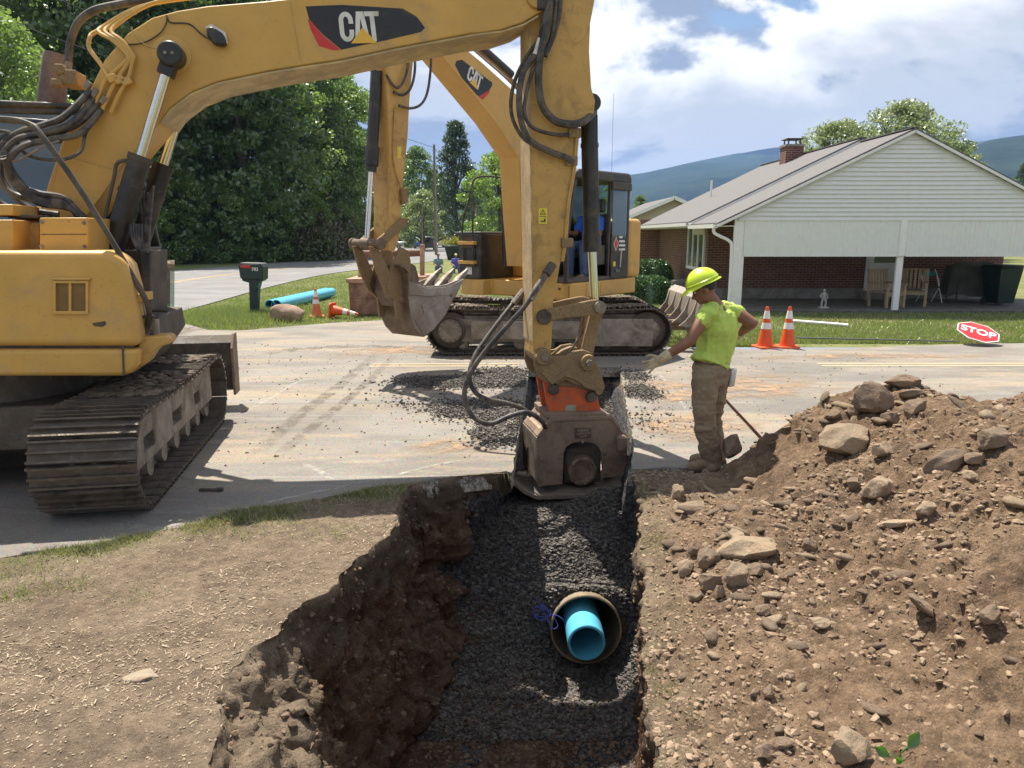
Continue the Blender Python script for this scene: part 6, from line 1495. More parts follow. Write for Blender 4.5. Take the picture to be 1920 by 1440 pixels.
# big stones, each one its own thing: (u, v, depth Y, length px, height px, tilt, label)
BIG = [(1700, 716, 5.85, 96, 30, 0.0, 'flat oval stone lying on the very top of the spoil heap', 0), (1712, 738, 5.8, 66, 20, .1, 'thin flat stone directly under the topmost oval stone', 0),
       (1636, 752, 5.75, 82, 62, .2, 'large rounded brown stone left of the topmost stone', 0), (1606, 772, 5.65, 40, 34, 0, 'small dark round stone at the left foot of the large rounded stone', 0), (1565, 778, 5.6, 34, 18, .5, 'little upturned stone at the left end of the heap top', 0),
       (1590, 824, 5.35, 124, 66, -.05, 'biggest slab-like boulder on the left shoulder of the spoil heap', 1), (1658, 845, 5.3, 52, 36, .1, 'rounded pale stone tucked against the right of the biggest boulder', 1),
       (1718, 766, 5.55, 56, 38, .15, 'round brown stone under the topmost stones', 0), (1672, 786, 5.5, 44, 32, 0, 'egg-shaped stone right of the biggest boulder', 0),
       (1780, 868, 4.95, 118, 44, .42, 'long dark wedge-shaped stone slanting up the right of the heap', 0), (1870, 826, 5.0, 66, 44, .2, 'dark lumpy boulder at the upper end of the wedge-shaped stone', 0), (1832, 862, 4.85, 48, 28, .05, 'flat oval stone just under the dark lumpy boulder', 0),
       (1403, 1036, 4.55, 138, 50, .18, 'long pale jagged stone on the lower left of the heap', 1), (1383, 1080, 4.35, 44, 54, .1, 'pale barrel-shaped stone standing below the long jagged stone', 1), (1382, 1008, 4.65, 50, 32, 0, 'pale rounded stone above the long jagged stone', 1),
       (1286, 1068, 4.4, 42, 32, 0, 'tan rounded stone nearest the trench left of the jagged stone', 1), (1330, 1050, 4.5, 44, 52, 0, 'brown stone wedged left of the long jagged stone', 0), (1420, 1072, 4.4, 34, 26, 0, 'small dark stone in the shade of the jagged stone', 0),
       (1300, 1034, 4.6, 30, 28, 0, 'dark round stone above the tan stone nearest the trench', 0), (1328, 1092, 4.3, 54, 40, .1, 'reddish crumbly stone below the tan stone nearest the trench', 0), (1304, 1122, 4.2, 34, 26, 0, 'dark stone under the reddish crumbly stone', 0), (1350, 1112, 4.2, 26, 34, 0, 'upright little brown stone beside the barrel-shaped stone', 0),
       (1371, 840, 6.1, 40, 56, 0, 'upright pointed grey stone right behind the worker', 0), (1272, 926, 5.6, 34, 36, .2, 'light upright stone on the bank left below the worker', 1), (1648, 918, 4.95, 70, 40, .4, 'tan angular stone in the middle of the heap', 1), (1602, 910, 5.0, 36, 28, 0, 'round stone left of the tan angular stone', 0),
       (1822, 893, 4.7, 34, 24, 0, 'bright tan stone below the wedge-shaped stone', 1), (1740, 955, 4.6, 44, 24, .3, 'flat sharp stone right of the middle of the heap', 1), (1690, 982, 4.5, 64, 20, .1, 'long thin pale stone lying across the middle of the heap', 1), (1522, 1025, 4.5, 34, 30, 0, 'dark round stone right of the long jagged stone', 0),
       (1600, 1410, 3.0, 92, 70, .5, 'chalky pale stone at the bottom edge of the photo', 1), (1862, 1155, 3.9, 40, 44, 0, 'half-buried pointed stone on the lower right slope', 0), (1735, 1140, 3.9, 24, 60, .9, 'long slanting stone on the smooth lower slope', 0), (1540, 1170, 3.95, 44, 22, 0, 'pale oval stone low on the heap', 1),
       (1430, 1145, 4.15, 40, 22, .5, 'reddish long stone low on the heap', 0), (1444, 1302, 3.4, 26, 34, 0, 'small half-buried stone near the bottom of the slope', 0), (1448, 1410, 3.1, 50, 34, 0, 'brown stone group member at the bottom of the slope', 0), (1300, 952, 5.5, 56, 22, 0, 'flat tan stone on the bank below the worker', 1), (1470, 1396, 3.15, 40, 30, 0, 'grey-brown stone at the bottom beside a smaller one', 0)]
BIG[-3] = (1440, 1412, 3.1, 50, 34, 0, 'rounded brown stone at the foot of the slope near the photo bottom', 0)
def ground_hit(u, v):
    r = ray(u, v); y = np.linspace(2.2, 7.5, 900); t = y / r.y; x = r.x * t; z = CAMH + r.z * t
    g = surf_z(x, y); k = np.argmax(z < g)
    return (x[k], y[k], g[k]) if (z < g).any() else None
for i, (u, v, Y_, lp_, hp_, tilt, lab, pale) in enumerate(BIG):
    h = ground_hit(u, v + hp_ * .30)
    Yh = h[1] if h else Y_
    if h and h[1] > 6.6: Yh = Y_
    c = P(u, v, Yh); k = (Yh * CT + (CAMH - c.z) * ST) / FPX
    Vv, Ff = rockverts(4, 100 + i, 22, .13, (1, 1, 1))
    a, hh = lp_ * k / 2, hp_ * k / 2 * 1.08
    dpt = max(hh * .9, min(a, hh * 1.5) * .85)
    Vv = Vv * np.array([a, dpt, hh]) * 1.05
    o = fastmesh('stone', Vv, Ff, STN2 if pale else STN, smooth=True); o.data.set_sharp_from_angle(angle=.42); o.location = (c.x, c.y + dpt * .3, c.z); o.rotation_euler = (random.uniform(-.15, .15), -tilt, random.uniform(-.2, .2))
    tag(o, lab, 'stone', 'stones on the spoil heap')
# medium stones: parts of the soil
rng = np.random.default_rng(77)
segm = (TSEG == 4) & (TA[..., 1] < 6.2) & (TA[..., 1] > 2.3) & (TA[..., 0] < 4.2)
ii = np.argwhere(segm)
def pick(n, f):
    out = []
    while len(out) < n:
        a_ = ii[rng.integers(0, len(ii))]; p = TA[a_[0], a_[1]]
        if rng.uniform() < f(p): out.append(p)
    return out
def onpath(p):
    return (.25 + 1.2 * math.exp(-((p[0] - 1.5) ** 2 / .5 + (p[1] - 4.6) ** 2 / 1.0)) + .8 * math.exp(-((p[0] - 2.6) ** 2 / .6 + (p[1] - 5.6) ** 2 / .3))) * (p[1] / 6) ** 1.0
for p in pick(270, onpath):
    if abs(p[0] - 1.62) < .42 and abs(p[1] - 5.95) < .42: continue
    me = mesh_pool[rng.integers(0, 10)]; s = rng.uniform(.022, .055) * (1.5 if rng.uniform() < .15 else 1)
    o = link('stone', me, heap, (p[0], p[1], p[2] + s * .15), (rng.normal(0, .3), rng.normal(0, .3), rng.uniform(0, 6.28)), (s * rng.uniform(1, 1.8), s, s * rng.uniform(.6, 1)))
# pebbles and gravel: uncountable
OV = np.array([[1, 0, 0], [-1, 0, 0], [0, 1, 0], [0, -1, 0], [0, 0, 1], [0, 0, -1]], float); OF = np.array([[0, 2, 4], [2, 1, 4], [1, 3, 4], [3, 0, 4], [2, 0, 5], [1, 2, 5], [3, 1, 5], [0, 3, 5]])
CV = np.array([[x, y, z] for x in (-.7, .7) for y in (-.7, .7) for z in (-.6, .6)], float); CF = np.array([[0, 1, 3], [0, 3, 2], [4, 6, 7], [4, 7, 5], [0, 4, 5], [0, 5, 1], [2, 3, 7], [2, 7, 6], [0, 2, 6], [0, 6, 4], [1, 5, 7], [1, 7, 3]])
def pebbles(name, P_, smin, smax, mat, seed, flat=.65, power=2.2, base=None, smooth=False):
    base = base or IC0
    r = np.random.default_rng(seed); n = len(P_); BV, BF = base; m = len(BV)
    s = smin + (smax - smin) * r.uniform(0, 1, n) ** power
    V = BV[None] * (1 + r.normal(0, .22 if m < 20 else .10, (n, m, 3))) * s[:, None, None] * np.stack([r.uniform(.8, 1.5, n), r.uniform(.7, 1.1, n), r.uniform(.35, flat + .25, n)], 1)[:, None, :]
    a = r.uniform(0, 6.28, n); t = r.normal(0, .35, n); ca, sa, ct, st = np.cos(a), np.sin(a), np.cos(t), np.sin(t)
    x, y, z = V[..., 0], V[..., 1], V[..., 2]
    y2, z2 = y * ct[:, None] - z * st[:, None], y * st[:, None] + z * ct[:, None]
    V = np.stack([x * ca[:, None] - y2 * sa[:, None], x * sa[:, None] + y2 * ca[:, None], z2], -1) + P_[:, None, :]
    F = (BF[None] + (np.arange(n) * m)[:, None, None]).reshape(-1, 3)
    return fastmesh(name, V.reshape(-1, 3), F, mat, smooth=smooth)
def mat_peb(name, a, b_, rough=.9):
    k = NT(name); g = k.n('ShaderNodeNewGeometry'); c = k.mix(g.outputs['Random Per Island'], a, b_)
    c = k.mix(k.ramp(k.noise(g.outputs['Position'], 60, 4), .35, .65), c, k.mix(.3, c, (0.02, .015, .01)))
    return k.fin(c, rough, 0, None, Specular_IOR_Level=.25)
PBT = mat_peb('brown_pebbles', (0.16, 0.105, 0.068), (0.36, 0.265, 0.18))
PBG = mat_peb('dark_crushed_stone', (0.042, 0.038, 0.035), (0.19, 0.172, 0.152), .7)
def take(mask, n, rg, w=None):
    p_ = take0(mask, n, rg, w); t_ = p_[:, 1] - CAS_C.y; return p_[~((np.hypot(p_[:, 0] - CAS_C.x - .03 * t_, p_[:, 2] - CAS_C.z + .10 * t_) < CAS_R + .004) & (t_ > -.01) & (t_ < 1.2))]
def take0(mask, n, rg, w=None):
    idx = np.argwhere(mask); 
    if w is not None:
        ww = np.maximum(w[mask], 1e-9); ww = ww / ww.sum(); k = rg.choice(len(idx), n, p=ww)
    else: k = rg.integers(0, len(idx), n)
    i0, i1 = idx[k, 0], idx[k, 1]; j0 = np.clip(i0 + 1, 0, TA.shape[0] - 1); j1 = np.clip(i1 + 1, 0, TA.shape[1] - 1); f0, f1 = rg.uniform(0, 1, (n, 1)), rg.uniform(0, 1, (n, 1)); p = TA[i0, i1] * (1 - f0) + TA[j0, i1] * f0 + (TA[i0, j1] - TA[i0, i1]) * f1; return p + rg.normal(0, .003, (n, 3)) * np.array([1, 1, .3])
yy = TA[..., 1]; xx = TA[..., 0]
dens = np.clip(.35 + 1.5 * fbm(TA * np.array([1.6, 1.6, 1.6]), 91, 3), .03, 1.5) * np.gradient(yy, axis=0) * np.abs(np.gradient(xx, axis=1))
m4 = (TSEG == 4) & (yy < 6.3) & (yy > 2.3) & (xx < 4.4)
p = take(m4, 30000, rng, dens); p[:, 2] -= .002; tag(pebbles('pebbles', p, .0016, .024, PBT, 1, power=8.0), 'brown pebbles and crumbs of soil strewn over the spoil heap', 'pebbles', kind='stuff')
CLM = mat_peb('soil_clod', (0.14, 0.092, 0.058), (0.25, 0.17, 0.108), 1.0); p = take(m4, 3200, rng, dens); p[:, 2] -= .003; tag(pebbles('soil_clods', p, .003, .021, CLM, 12, .5, 4.0, None, False), 'crumbling brown clods of soil on the spoil heap', 'soil clods', kind='stuff')
mb_ = (TSEG == 4) & (yy < 6.1) & (yy > 2.3) & (xx < ip(yy, RP) + .55); p = take(mb_, 6500, rng, w0a := np.gradient(yy, axis=0) * np.abs(np.gradient(xx, axis=1))); tag(pebbles('bank_crumbs', p, .0018, .016, PBT, 11, power=5.0), 'crumbs and small stones on the right lip of the pit', 'pebbles', kind='stuff')
SCR = mat_peb('pale_soil_crumbs', (0.27, 0.20, 0.14), (0.44, 0.35, 0.25))
m0 = (TSEG == 0) & (yy < 6.2) & (yy > 2.2) & (xx > -3.8) & (yy < ip(xx, DXY) - .02)
w0 = np.gradient(yy, axis=0) * np.abs(np.gradient(xx, axis=1))
p = take(m0, 15000, rng, w0); p[:, 2] += .001; tag(pebbles('soil_crumbs', p, .0012, .007, SCR, 2, power=3.5), 'small crumbs and chips on the trampled soil left of the pit', 'pebbles', kind='stuff')
m1 = ((TSEG == 1) | (TSEG == 3)) & (yy < YC) & (yy > 2.3); p = take(m1, 6000, rng, np.maximum(1e-6, np.linalg.norm(np.gradient(TA, axis=1), axis=2) * np.gradient(yy, axis=0)))
WCR = mat_peb('wall_crumbs', (0.10, 0.06, 0.04), (0.24, 0.17, 0.11)); tag(pebbles('wall_crumbs', p, .003, .026, WCR, 3, .9, 5), 'clods and small stones in the pit walls', 'pebbles', kind='stuff')
m2 = (TSEG == 2) & (yy > 4.9) & (yy < 11.3); p = take(m2, 44000, rng, np.maximum(1e-7, w0 / (yy ** 1.3))); p[:, 2] += .004
tag(pebbles('bedding_gravel', p, .004, .022, PBG, 4, .8, 2.2, (CV, CF)), 'dark crushed stone bedding on the pit floor', 'gravel', kind='stuff')
m2 = (TSEG == 2) & (yy > 3.2) & (yy < 5.5); p = take(m2, 9000, rng, w0)
tag(pebbles('floor_crumbs', p, .003, .022, WCR, 5, .8, 3.5), 'brown crumbs on the near pit floor', 'pebbles', kind='stuff')
# gravel spilled on the street both sides of the cut
def spill(px, n, seed, sx, sy):
    r = np.random.default_rng(seed); out = []
    for (u, v, a_, c_, k) in px:
        g = G(u, v); m_ = int(n * k); out.append(np.stack([g.x + r.normal(0, a_, m_), g.y + r.normal(0, c_, m_), np.abs(r.normal(0, .012, m_)) + .004], 1))
    return np.concatenate(out)
sp_ = spill([(885, 718, .42, .18, .75), (820, 712, .22, .10, .22), (950, 705, .25, .28, .5), (925, 772, .30, .20, .7), (945, 815, .14, .20, .5), (890, 760, .4, .15, .12), (900, 740, .8, .5, .04)], 8000, 4, 0, 0)
l_ = ip(sp_[:, 1], LP); sp_ = sp_[sp_[:, 0] < l_ - .01]
PBS = mat_peb('dusty_crushed_stone', (0.055, 0.051, 0.047), (0.22, 0.20, 0.175), .8)
tag(pebbles('spilled_gravel', sp_, .005, .019, PBS, 6, .8, 1.8, (CV, CF)), 'dark gravel spilled on the street left of the trench', 'gravel', kind='stuff')
sp_ = spill([(1200, 735, .12, .22, 1.0), (1190, 705, .10, .2, .6), (1215, 790, .2, .3, .12)], 1700, 5, 0, 0); sp_ = sp_[sp_[:, 0] > ip(sp_[:, 1], RP) + .01]
tag(pebbles('spilled_gravel', sp_, .005, .018, PBS, 7, .8, 1.8, (CV, CF)), 'dark gravel spilled on the street right of the trench', 'gravel', kind='stuff')
rg = np.random.default_rng(44); n = 2600; X = rg.uniform(-5, 6, n); Y = rg.uniform(6.3, 14, n); m = ((X < ip(Y, LP) - .05) | (X > ip(Y, RP) + .05)) & (Y > ip(X, DXY) + .1)
tag(pebbles('street_crumbs', np.stack([X[m], Y[m], 0 * X[m] + .003], 1), .003, .018, WCR, 8, .8, 4), 'scattered dirt crumbs on the dusty street', 'pebbles', kind='stuff')
# straw and wood chips on the trampled soil
n = 3600; dn_ = np.clip(.25 + 1.6 * fbm(TA * np.array([1.3, 1.6, 1.]), 33, 4), .02, 2); pp = take0(m0, n, rng, w0 * dn_); a = rng.uniform(0, 6.28, n); L_ = .002 + .020 * rng.uniform(0, 1, n) ** 3; w_ = rng.uniform(.001, .0034, n)
dx, dy = np.cos(a), np.sin(a); V = np.stack([np.stack([pp[:, 0] + s * dx * L_ - t * dy * w_, pp[:, 1] + s * dy * L_ + t * dx * w_, pp[:, 2] + .004 + s * L_ * rng.normal(0, .12, n)], 1) for s, t in ((-1, -1), (1, -1), (1, 1), (-1, 1))], 1).reshape(-1, 3)
CHP = mat_peb('straw_chips', (0.30, 0.23, 0.155), (0.52, 0.43, 0.31)); tag(fastmesh('straw_litter', V, np.arange(4 * n).reshape(n, 4), CHP), 'pale straw and wood chips littering the soil left of the pit', 'litter', kind='stuff')
# ================================================================== chalk lines, tyre marks, mud and a painted tree shadow on the street (flat print, each a few mm above the asphalt)
def mat_mark(name, col, dens, sc=9.0):
    k = NT(name); v = k.pos(); t = k.n('ShaderNodeBsdfTransparent'); m = k.n('ShaderNodeMixShader'); u = k.attr('fade')
    a = k.math('MULTIPLY', k.math('MULTIPLY', k.ramp(k.noise(v, sc, 7, .8), .40, .62), dens), u, True)
    k.t.links.new(a, m.inputs[0]); k.t.links.new(t.outputs[0], m.inputs[1]); k.put(k.b.inputs['Base Color'], col); k.b.inputs['Roughness'].default_value = .9
    k.t.links.new(k.b.outputs[0], m.inputs[2]); k.t.links.new(m.outputs[0], k.out.inputs[0]); return k.m
CHK_ = mat_mark('chalk_dust', (.50, .48, .43), .6, 9); TYR = mat_mark('tyre_grime_shade', (.13, .105, .08), .55, 5); MUDK = mat_mark('dried_mud', (.33, .225, .14), .95, 2.2); GRM = mat_mark('dark_stain', (.09, .08, .07), .6, 4)
def mark(name, px, w, z, mat, w1=None):
    p = catmull([G(u, v) for u, v in px], 8); n = len(p); V = []; fade = []
    for i, q in enumerate(p):
        t = (p[min(i + 1, n - 1)] - p[max(i - 1, 0)]).normalized(); s = Vector((-t.y, t.x, 0)); ww = (w + ((w1 or w) - w) * i / (n - 1)) / 2
        for k in (-1, -.6, .6, 1): c = q + s * ww * k; V.append((c.x, c.y, z)); fade.append((0 if abs(k) == 1 else 1) * min(1, 4 * i / n, 4 * (n - 1 - i) / n))
    F = [(i * 4 + j, i * 4 + j + 1, i * 4 + j + 5, i * 4 + j + 4) for i in range(n - 1) for j in range(3)]
    o = fastmesh(name, np.array(V), np.array(F), mat); setattrf(o, 'fade', np.array(fade)); o['kind'] = 'structure'
mark('chalk_line', [(150, 1022), (330, 984), (560, 930), (700, 902), (830, 870), (958, 852)], .05, .004, CHK_)
mark('chalk_line', [(760, 737), (820, 742), (900, 748), (985, 752)], .07, .004, CHK_); mark('chalk_line', [(430, 790), (520, 740), (560, 716), (600, 708)], .07, .004, CHK_)
mark('chalk_line', [(860, 684), (960, 690)], .05, .004, CHK_); mark('chalk_line', [(560, 866), (600, 885), (628, 905)], .08, .004, CHK_); mark('chalk_line', [(1225, 690), (1260, 730), (1300, 790)], .05, .004, CHK_)
mark('tyre_shade_mark', [(470, 860), (560, 780), (640, 720), (710, 660)], .20, .006, TYR); mark('tyre_shade_mark', [(500, 870), (600, 790), (680, 725), (745, 662)], .16, .006, TYR)
mark('tyre_shade_mark', [(440, 668), (640, 650), (820, 655)], .5, .006, TYR)  # broad dark strip painting the soft tree shadow, not tyre dirt
mark('mud_patch', [(1170, 740), (1260, 735), (1400, 725), (1560, 712)], 1.6, .008, MUDK); mark('mud_patch', [(1210, 820), (1300, 800), (1400, 780)], 1.0, .010, MUDK)
mark('mud_patch', [(600, 668), (760, 655), (860, 662), (960, 672)], 1.0, .008, MUDK); mark('mud_patch', [(1400, 672), (1600, 668), (1900, 668)], .5, .008, MUDK); mark('mud_patch', [(760, 850), (860, 835), (950, 840)], .5, .008, MUDK)
mark('dark_stain', [(330, 600), (420, 605), (330, 622), (300, 640)], .8, .006, GRM)
# ================================================================== pipes in the pit
STC = M('rusty_casing_steel', (0.24, 0.18, 0.115), 0.6, 0.3, var=0.3, scale=7, dirt=(0.30, 0.24, 0.17), damt=0.5, dscale=5, bump=.3)
BLU = M('blue_pvc', (0.11, 0.46, 0.64), 0.35, var=0.05, dirt=(0.25, 0.33, 0.33), damt=0.2, bump=0.02, spec=.4)
BLUE2 = M('blue_wire', (0.10, 0.12, 0.55), 0.4, var=.1, bump=0)
def ring_pipe(name, a, b_, ro, ri, mat, n=48, parent=None):
    a, b_ = Vector(a), Vector(b_); d = (b_ - a); L = d.length
    m = MB(); ch = (ro - ri) * .3
    m.lathe([(ri, 0), (ro - ch, 0), (ro, ch), (ro, L - ch), (ro - ch, L), (ri, L), (ri, L * .5), (ri, 0)], a, d, n, cap=False)
    return m.build(name, mat, parent, sm=35)
cc_ = CAS_C; ax = CAS_AX.normalized()
co_ = ring_pipe('casing_pipe', cc_, cc_ + ax * 1.5, CAS_R, CAS_R - .018, STC); MB().lathe([(.005, 0), (CAS_R - .019, 0), (CAS_R - .019, .01), (.005, .01)], cc_ + ax * 1.35, ax, 24).build('bore_cap', RUB, co_); tag(co_, 'rusty steel casing pipe coming out of the gravel in the pit', 'pipe')  # dark disc added at the far end so no sky shows through the bore
pc = P(1100, 1206, 5.62); ax2 = Vector((-0.005, 1, -0.04)).normalized()
tag(ring_pipe('water_pipe', pc, pc + ax2 * 1.2, .157, .135, BLU), 'blue plastic water pipe sticking out of the rusty casing pipe', 'pipe')
w = []; rw = random.Random(3); p0 = P(1060, 1185, 6.0); c0 = P(1014, 1150, 5.86)
w = [p0, P(1056, 1162, 5.86), P(1036, 1152, 5.82), P(1046, 1172, 5.8), P(1036, 1178, 5.8)]
for k in range(17):
    a = k * 1.25; w.append(c0 + Vector((math.cos(a) * rw.uniform(.015, .09), rw.uniform(-.04, .04), math.sin(a + rw.uniform(-.6, .6)) * rw.uniform(.02, .11))))
w += [P(1020, 1140, 5.84), P(1006, 1122, 5.84)]
tag(MB().tube(w, .003, 5, 5).build('tracer_wire', BLUE2), 'thin blue tracer wire coiled at the lip of the casing pipe', 'wire')
# ================================================================== mailbox, boulder, blue pipes, cones
MBG = M('dark_green_plastic', (0.012, 0.030, 0.024), 0.45, var=.1, dirt=(.1, .1, .08), damt=.2)
g = G(478, 588); mb = empty('mailbox', (g.x, g.y, 0)); tag(mb, 'dark green mailbox on a post with the number 783', 'mailbox')
MY = g.y
def ML(u, v): p = P(u, v, MY); return (p.x - g.x, p.z)
def mprism(px, y0, y1, name, mat, parent=mb, bevel=.008):
    b = MB(); b.prism([ML(u, v) for u, v in px], fxz, y0, y1); return b.build(name, mat, parent, bevel)
mprism([(469, 528), (487, 528), (484, 588), (471, 588)], -.1, .1, 'post', MBG)
mprism([(455, 516), (498, 516), (496, 526), (489, 528), (486, 540), (481, 547), (471, 530), (458, 526)], -.14, .14, 'bracket', MBG)
bx_ = mprism([(452, 497), (455, 494), (494, 495), (498, 500), (498, 524), (456, 521)], -.22, .22, 'box', MBG, bevel=.02)
mprism([(454, 494), (456, 492), (494, 493), (496, 496)], -.21, .21, 'lid_highlight', GRY)
mprism([(456, 496.5), (475, 497), (476, 503), (472, 502), (457, 501)], -.235, -.222, 'flag', DECR)
p_ = ML(483.5, 504.5); text_part('783', .115, (p_[0], -.226, p_[1]), (1, 0, 0), (0, 0, 1), DECW, bx_, offset=.003)
def boulder(u0, u1, v0, v1, seed, mat, lab, nm='boulder', cat='boulder', deep=.7):
    g = G((u0 + u1) / 2, v1); a = P(u0, v1, g.y).x; b_ = P(u1, v1, g.y).x; top = P(u0, v0, g.y + .2).z
    V, F = rockverts(4, seed, 12, .10, (1, 1, 1)); o = fastmesh(nm, V * np.array([(b_ - a) / 2 * 1.1, (b_ - a) / 2 * deep, top * .95]), F, mat, smooth=True)
    o.location = ((a + b_) / 2, g.y + (b_ - a) / 2 * deep * .8, top * .12); tag(o, lab, cat); return o
boulder(490, 568, 573, 604, 5, BOU, 'brown boulder lying in the grass beside the mailbox')
for (u, v, u2, v2, lab) in ((505, 561, 612, 545, 'blue plastic pipe lying in the grass, the rear one of two'), (518, 572, 622, 549, 'blue plastic pipe in the grass, the front one, its end behind the boulder')):
    a = P(u, v, 20.0); a.z = .15; b_ = P(u2, v2, 24.6); b_.z = .15
    tag(ring_pipe('water_pipe', a, b_, .145, .125, BLU, 32), lab, 'pipe', 'blue pipes on the verge')
CON = M('cone_orange', (0.72, 0.095, 0.018), 0.5, var=.1, dirt=(.4, .2, .12), damt=.25)
CONF = M('faded_cone_orange', (0.60, 0.16, 0.07), 0.6, var=.15, dirt=(.35, .22, .15), damt=.5)
REF = M('reflective_band', (0.72, 0.70, 0.66), 0.35, var=.08, dirt=(.4, .36, .3), damt=.4)
def cone(loc, h, mat, label, rz=0, rot=None):
    r = empty('traffic_cone', loc, rz); tag(r, label, 'traffic cone', 'orange traffic cones')
    if rot: r.rotation_euler = rot
    rb, rt = h * .185, h * .035
    def R(t): return rb + (rt - rb) * t
    MB().lathe([(R(t), .03 + t * (h - .03)) for t in (0, .2, .4, .6, .8, 1)] + [(rt * .7, h + .004), (rt * .7, h - .1)], n=28).build('cone_body', mat, r)
    for (t0, t1) in ((.44, .60), (.70, .90)): MB().lathe([(R(t) + .004, .03 + t * (h - .03)) for t in (t0, (t0 + t1) / 2, t1)], n=28, cap=False).build('reflective_collar', REF, r)
    b = MB(); s = h * .26; c_ = s * .2; b.prism([(-s + c_, -s), (s - c_, -s), (s, -s + c_), (s, s - c_), (s - c_, s), (-s + c_, s), (-s, s - c_), (-s, -s + c_)], lambda p, t: (p[0], p[1], t), 0, .035); b.build('base', mat, r, .008)
    return r
a = G(1434, 652); cone((a.x, a.y, .005), .735, CON, 'orange cone with two white bands, the one nearer the worker', .2)
a = G(1476, 652); cone((a.x, a.y, .005), .735, CON, 'orange cone with two white bands, the one nearer the stop paddle', -.1)
a = G(594, 594); cone((a.x, a.y, .0), .70, CONF, 'faded orange cone standing by the blue pipes', .3)
a = P(622, 590, 18.3); cone((a.x, a.y, .19), .70, CON, 'orange cone lying on its side beside the standing faded cone', 0, (0, math.radians(97), math.radians(-12)))
# rusty drag box with uprights behind the raised bucket
DRG = M('brown_drag_box_steel', (0.16, 0.085, 0.055), 0.75, .1, var=.3, scale=3, dirt=(0.34, 0.22, 0.16), damt=.4, dscale=2)
DRP = M('faded_pink_steel', (0.44, 0.27, 0.19), 0.75, var=.2, scale=4, dirt=(.25, .14, .09), damt=.5)
db = empty('drag_box', (0, 0, 0)); g = G(700, 592); db.location = (0, g.y, 0); tag(db, 'rusty brown steel box with uprights and a cross pipe behind the raised bucket', 'steel box')
def DL(u, v, dy=0): p = P(u, v, g.y + dy); return (p.x, p.z)
def dpr(px, y0, y1, name, mat, bev=.01, dy=0): b = MB(); b.prism([DL(u, v, dy) for u, v in px], fxz, y0, y1); return b.build(name, mat, db, bev)
dpr([(653, 528), (800, 528), (800, 590), (657, 590)], 0, .05, 'front_plate', DRG); dpr([(655, 556), (800, 556), (800, 559), (655, 559)], -.02, .0, 'stiffener', DRG)
dpr([(648, 523), (800, 518), (800, 528), (651, 531)], -.05, 1.4, 'top_plate', DRP); dpr([(657, 530), (800, 530), (800, 590), (657, 590)], 1.2, 1.25, 'rear_plate', DRG)
dpr([(788, 458), (796, 458), (796, 518), (788, 518)], .6, .75, 'upright', DRP, dy=.7); dpr([(676, 470), (684, 470), (688, 520), (672, 520)], .6, .75, 'upright', DRP, dy=.7)
a_, b_ = DL(680, 476, .7), DL(790, 474, .7); MB().cyl((a_[0], .7, a_[1]), (b_[0], .7, b_[1]), .09, n=20).build('cross_pipe', DRG, db)
# ================================================================== right side: stop paddle, pole, statue, furniture
a = G(1842, 649); sp_o = empty('stop_paddle', (a.x, a.y, .03), -.12); tag(sp_o, 'red stop paddle on a long pole lying on the verge', 'sign')
RED = M('sign_red', (0.58, 0.018, 0.022), 0.4, var=.08, dirt=(.4, .15, .12), damt=.2); WHS = M('sign_white', (0.78, 0.76, 0.74), 0.4, var=.05)
til = math.radians(24); ex, ey = Vector((1, 0, -.10)).normalized(), Vector((0, math.cos(til), math.sin(til))); R0 = .375
ra = math.radians(-24); ex, ey = ex * math.cos(ra) + ey * math.sin(ra), ey * math.cos(ra) - ex * math.sin(ra)
def octo(r, o): return [o + ex * (r * math.cos(PI / 8 + k * PI / 4)) + ey * (r * math.sin(PI / 8 + k * PI / 4)) for k in range(8)]
nn = ex.cross(ey).normalized(); c_ = Vector((0, .22, .20))
if nn.y > 0: nn = -nn
for r, d, m, nm in ((R0, 0, WHS, 'sign_border'), (R0 * .94, .003, RED, 'sign_face')):
    f_ = octo(r, c_ + nn * (d + .004)); k_ = octo(r, c_ - nn * .004 + nn * d); b = MB(); b.add(f_ + k_, [tuple(range(8)), tuple(range(15, 7, -1))] + [(i, (i + 1) % 8, 8 + (i + 1) % 8, 8 + i) for i in range(8)]); so = b.build(nm, m, sp_o, sm=0)
text_part('STOP', .31, c_ + nn * .009, ex, ey, WHS, so, sx=.78, offset=.008)
q = P(1512, 626, a.y); MB().tube([(q.x - a.x, .25, .04), (c_.x - R0 * .95, c_.y, c_.z + .0 - .18)], .014, 8).build('pole', GRY, sp_o)
a = G(1480, 606); b_ = G(1590, 614); tag(MB().tube([(a.x, a.y, .06), (b_.x, b_.y, .05)], .035, 10).build('white_pipe', WTR), 'white plastic pipe lying on the lawn behind the cones', 'pipe')
b = MB(); a = G(1355, 746); c2 = G(1452, 851); b.bar((a.x, a.y, .012), (c2.x, c2.y, .016), .028, .02); tag(b.build('road_edge_bar', M('dark_edge_bar', (.03, .016, .012), 1.0, spec=0), None, .006), 'thin dark edge on the street behind the worker, modelled as a bar', 'road edge')  # dark bar modelled for a thin dark edge in the road surface
a = G(392, 921); b = MB(); b.box((0, 0, .012), (.15, .028, .022)); b.box((.085, 0, .014), (.05, .038, .03)); o = b.build('hand_tool', BLKM, None, .004); o.location = (a.x, a.y, 0); tag(o, 'small black tool dropped on the street beside the left track', 'tool')
PALEST = mat_stone('pale_clean_stone', (0.42, 0.35, 0.25), (0.52, 0.44, 0.33))
boulder(222, 288, 1229, 1280, 47, PALEST, 'pale angular stone alone on the trampled soil at lower left', 'stone', 'stone', .75)
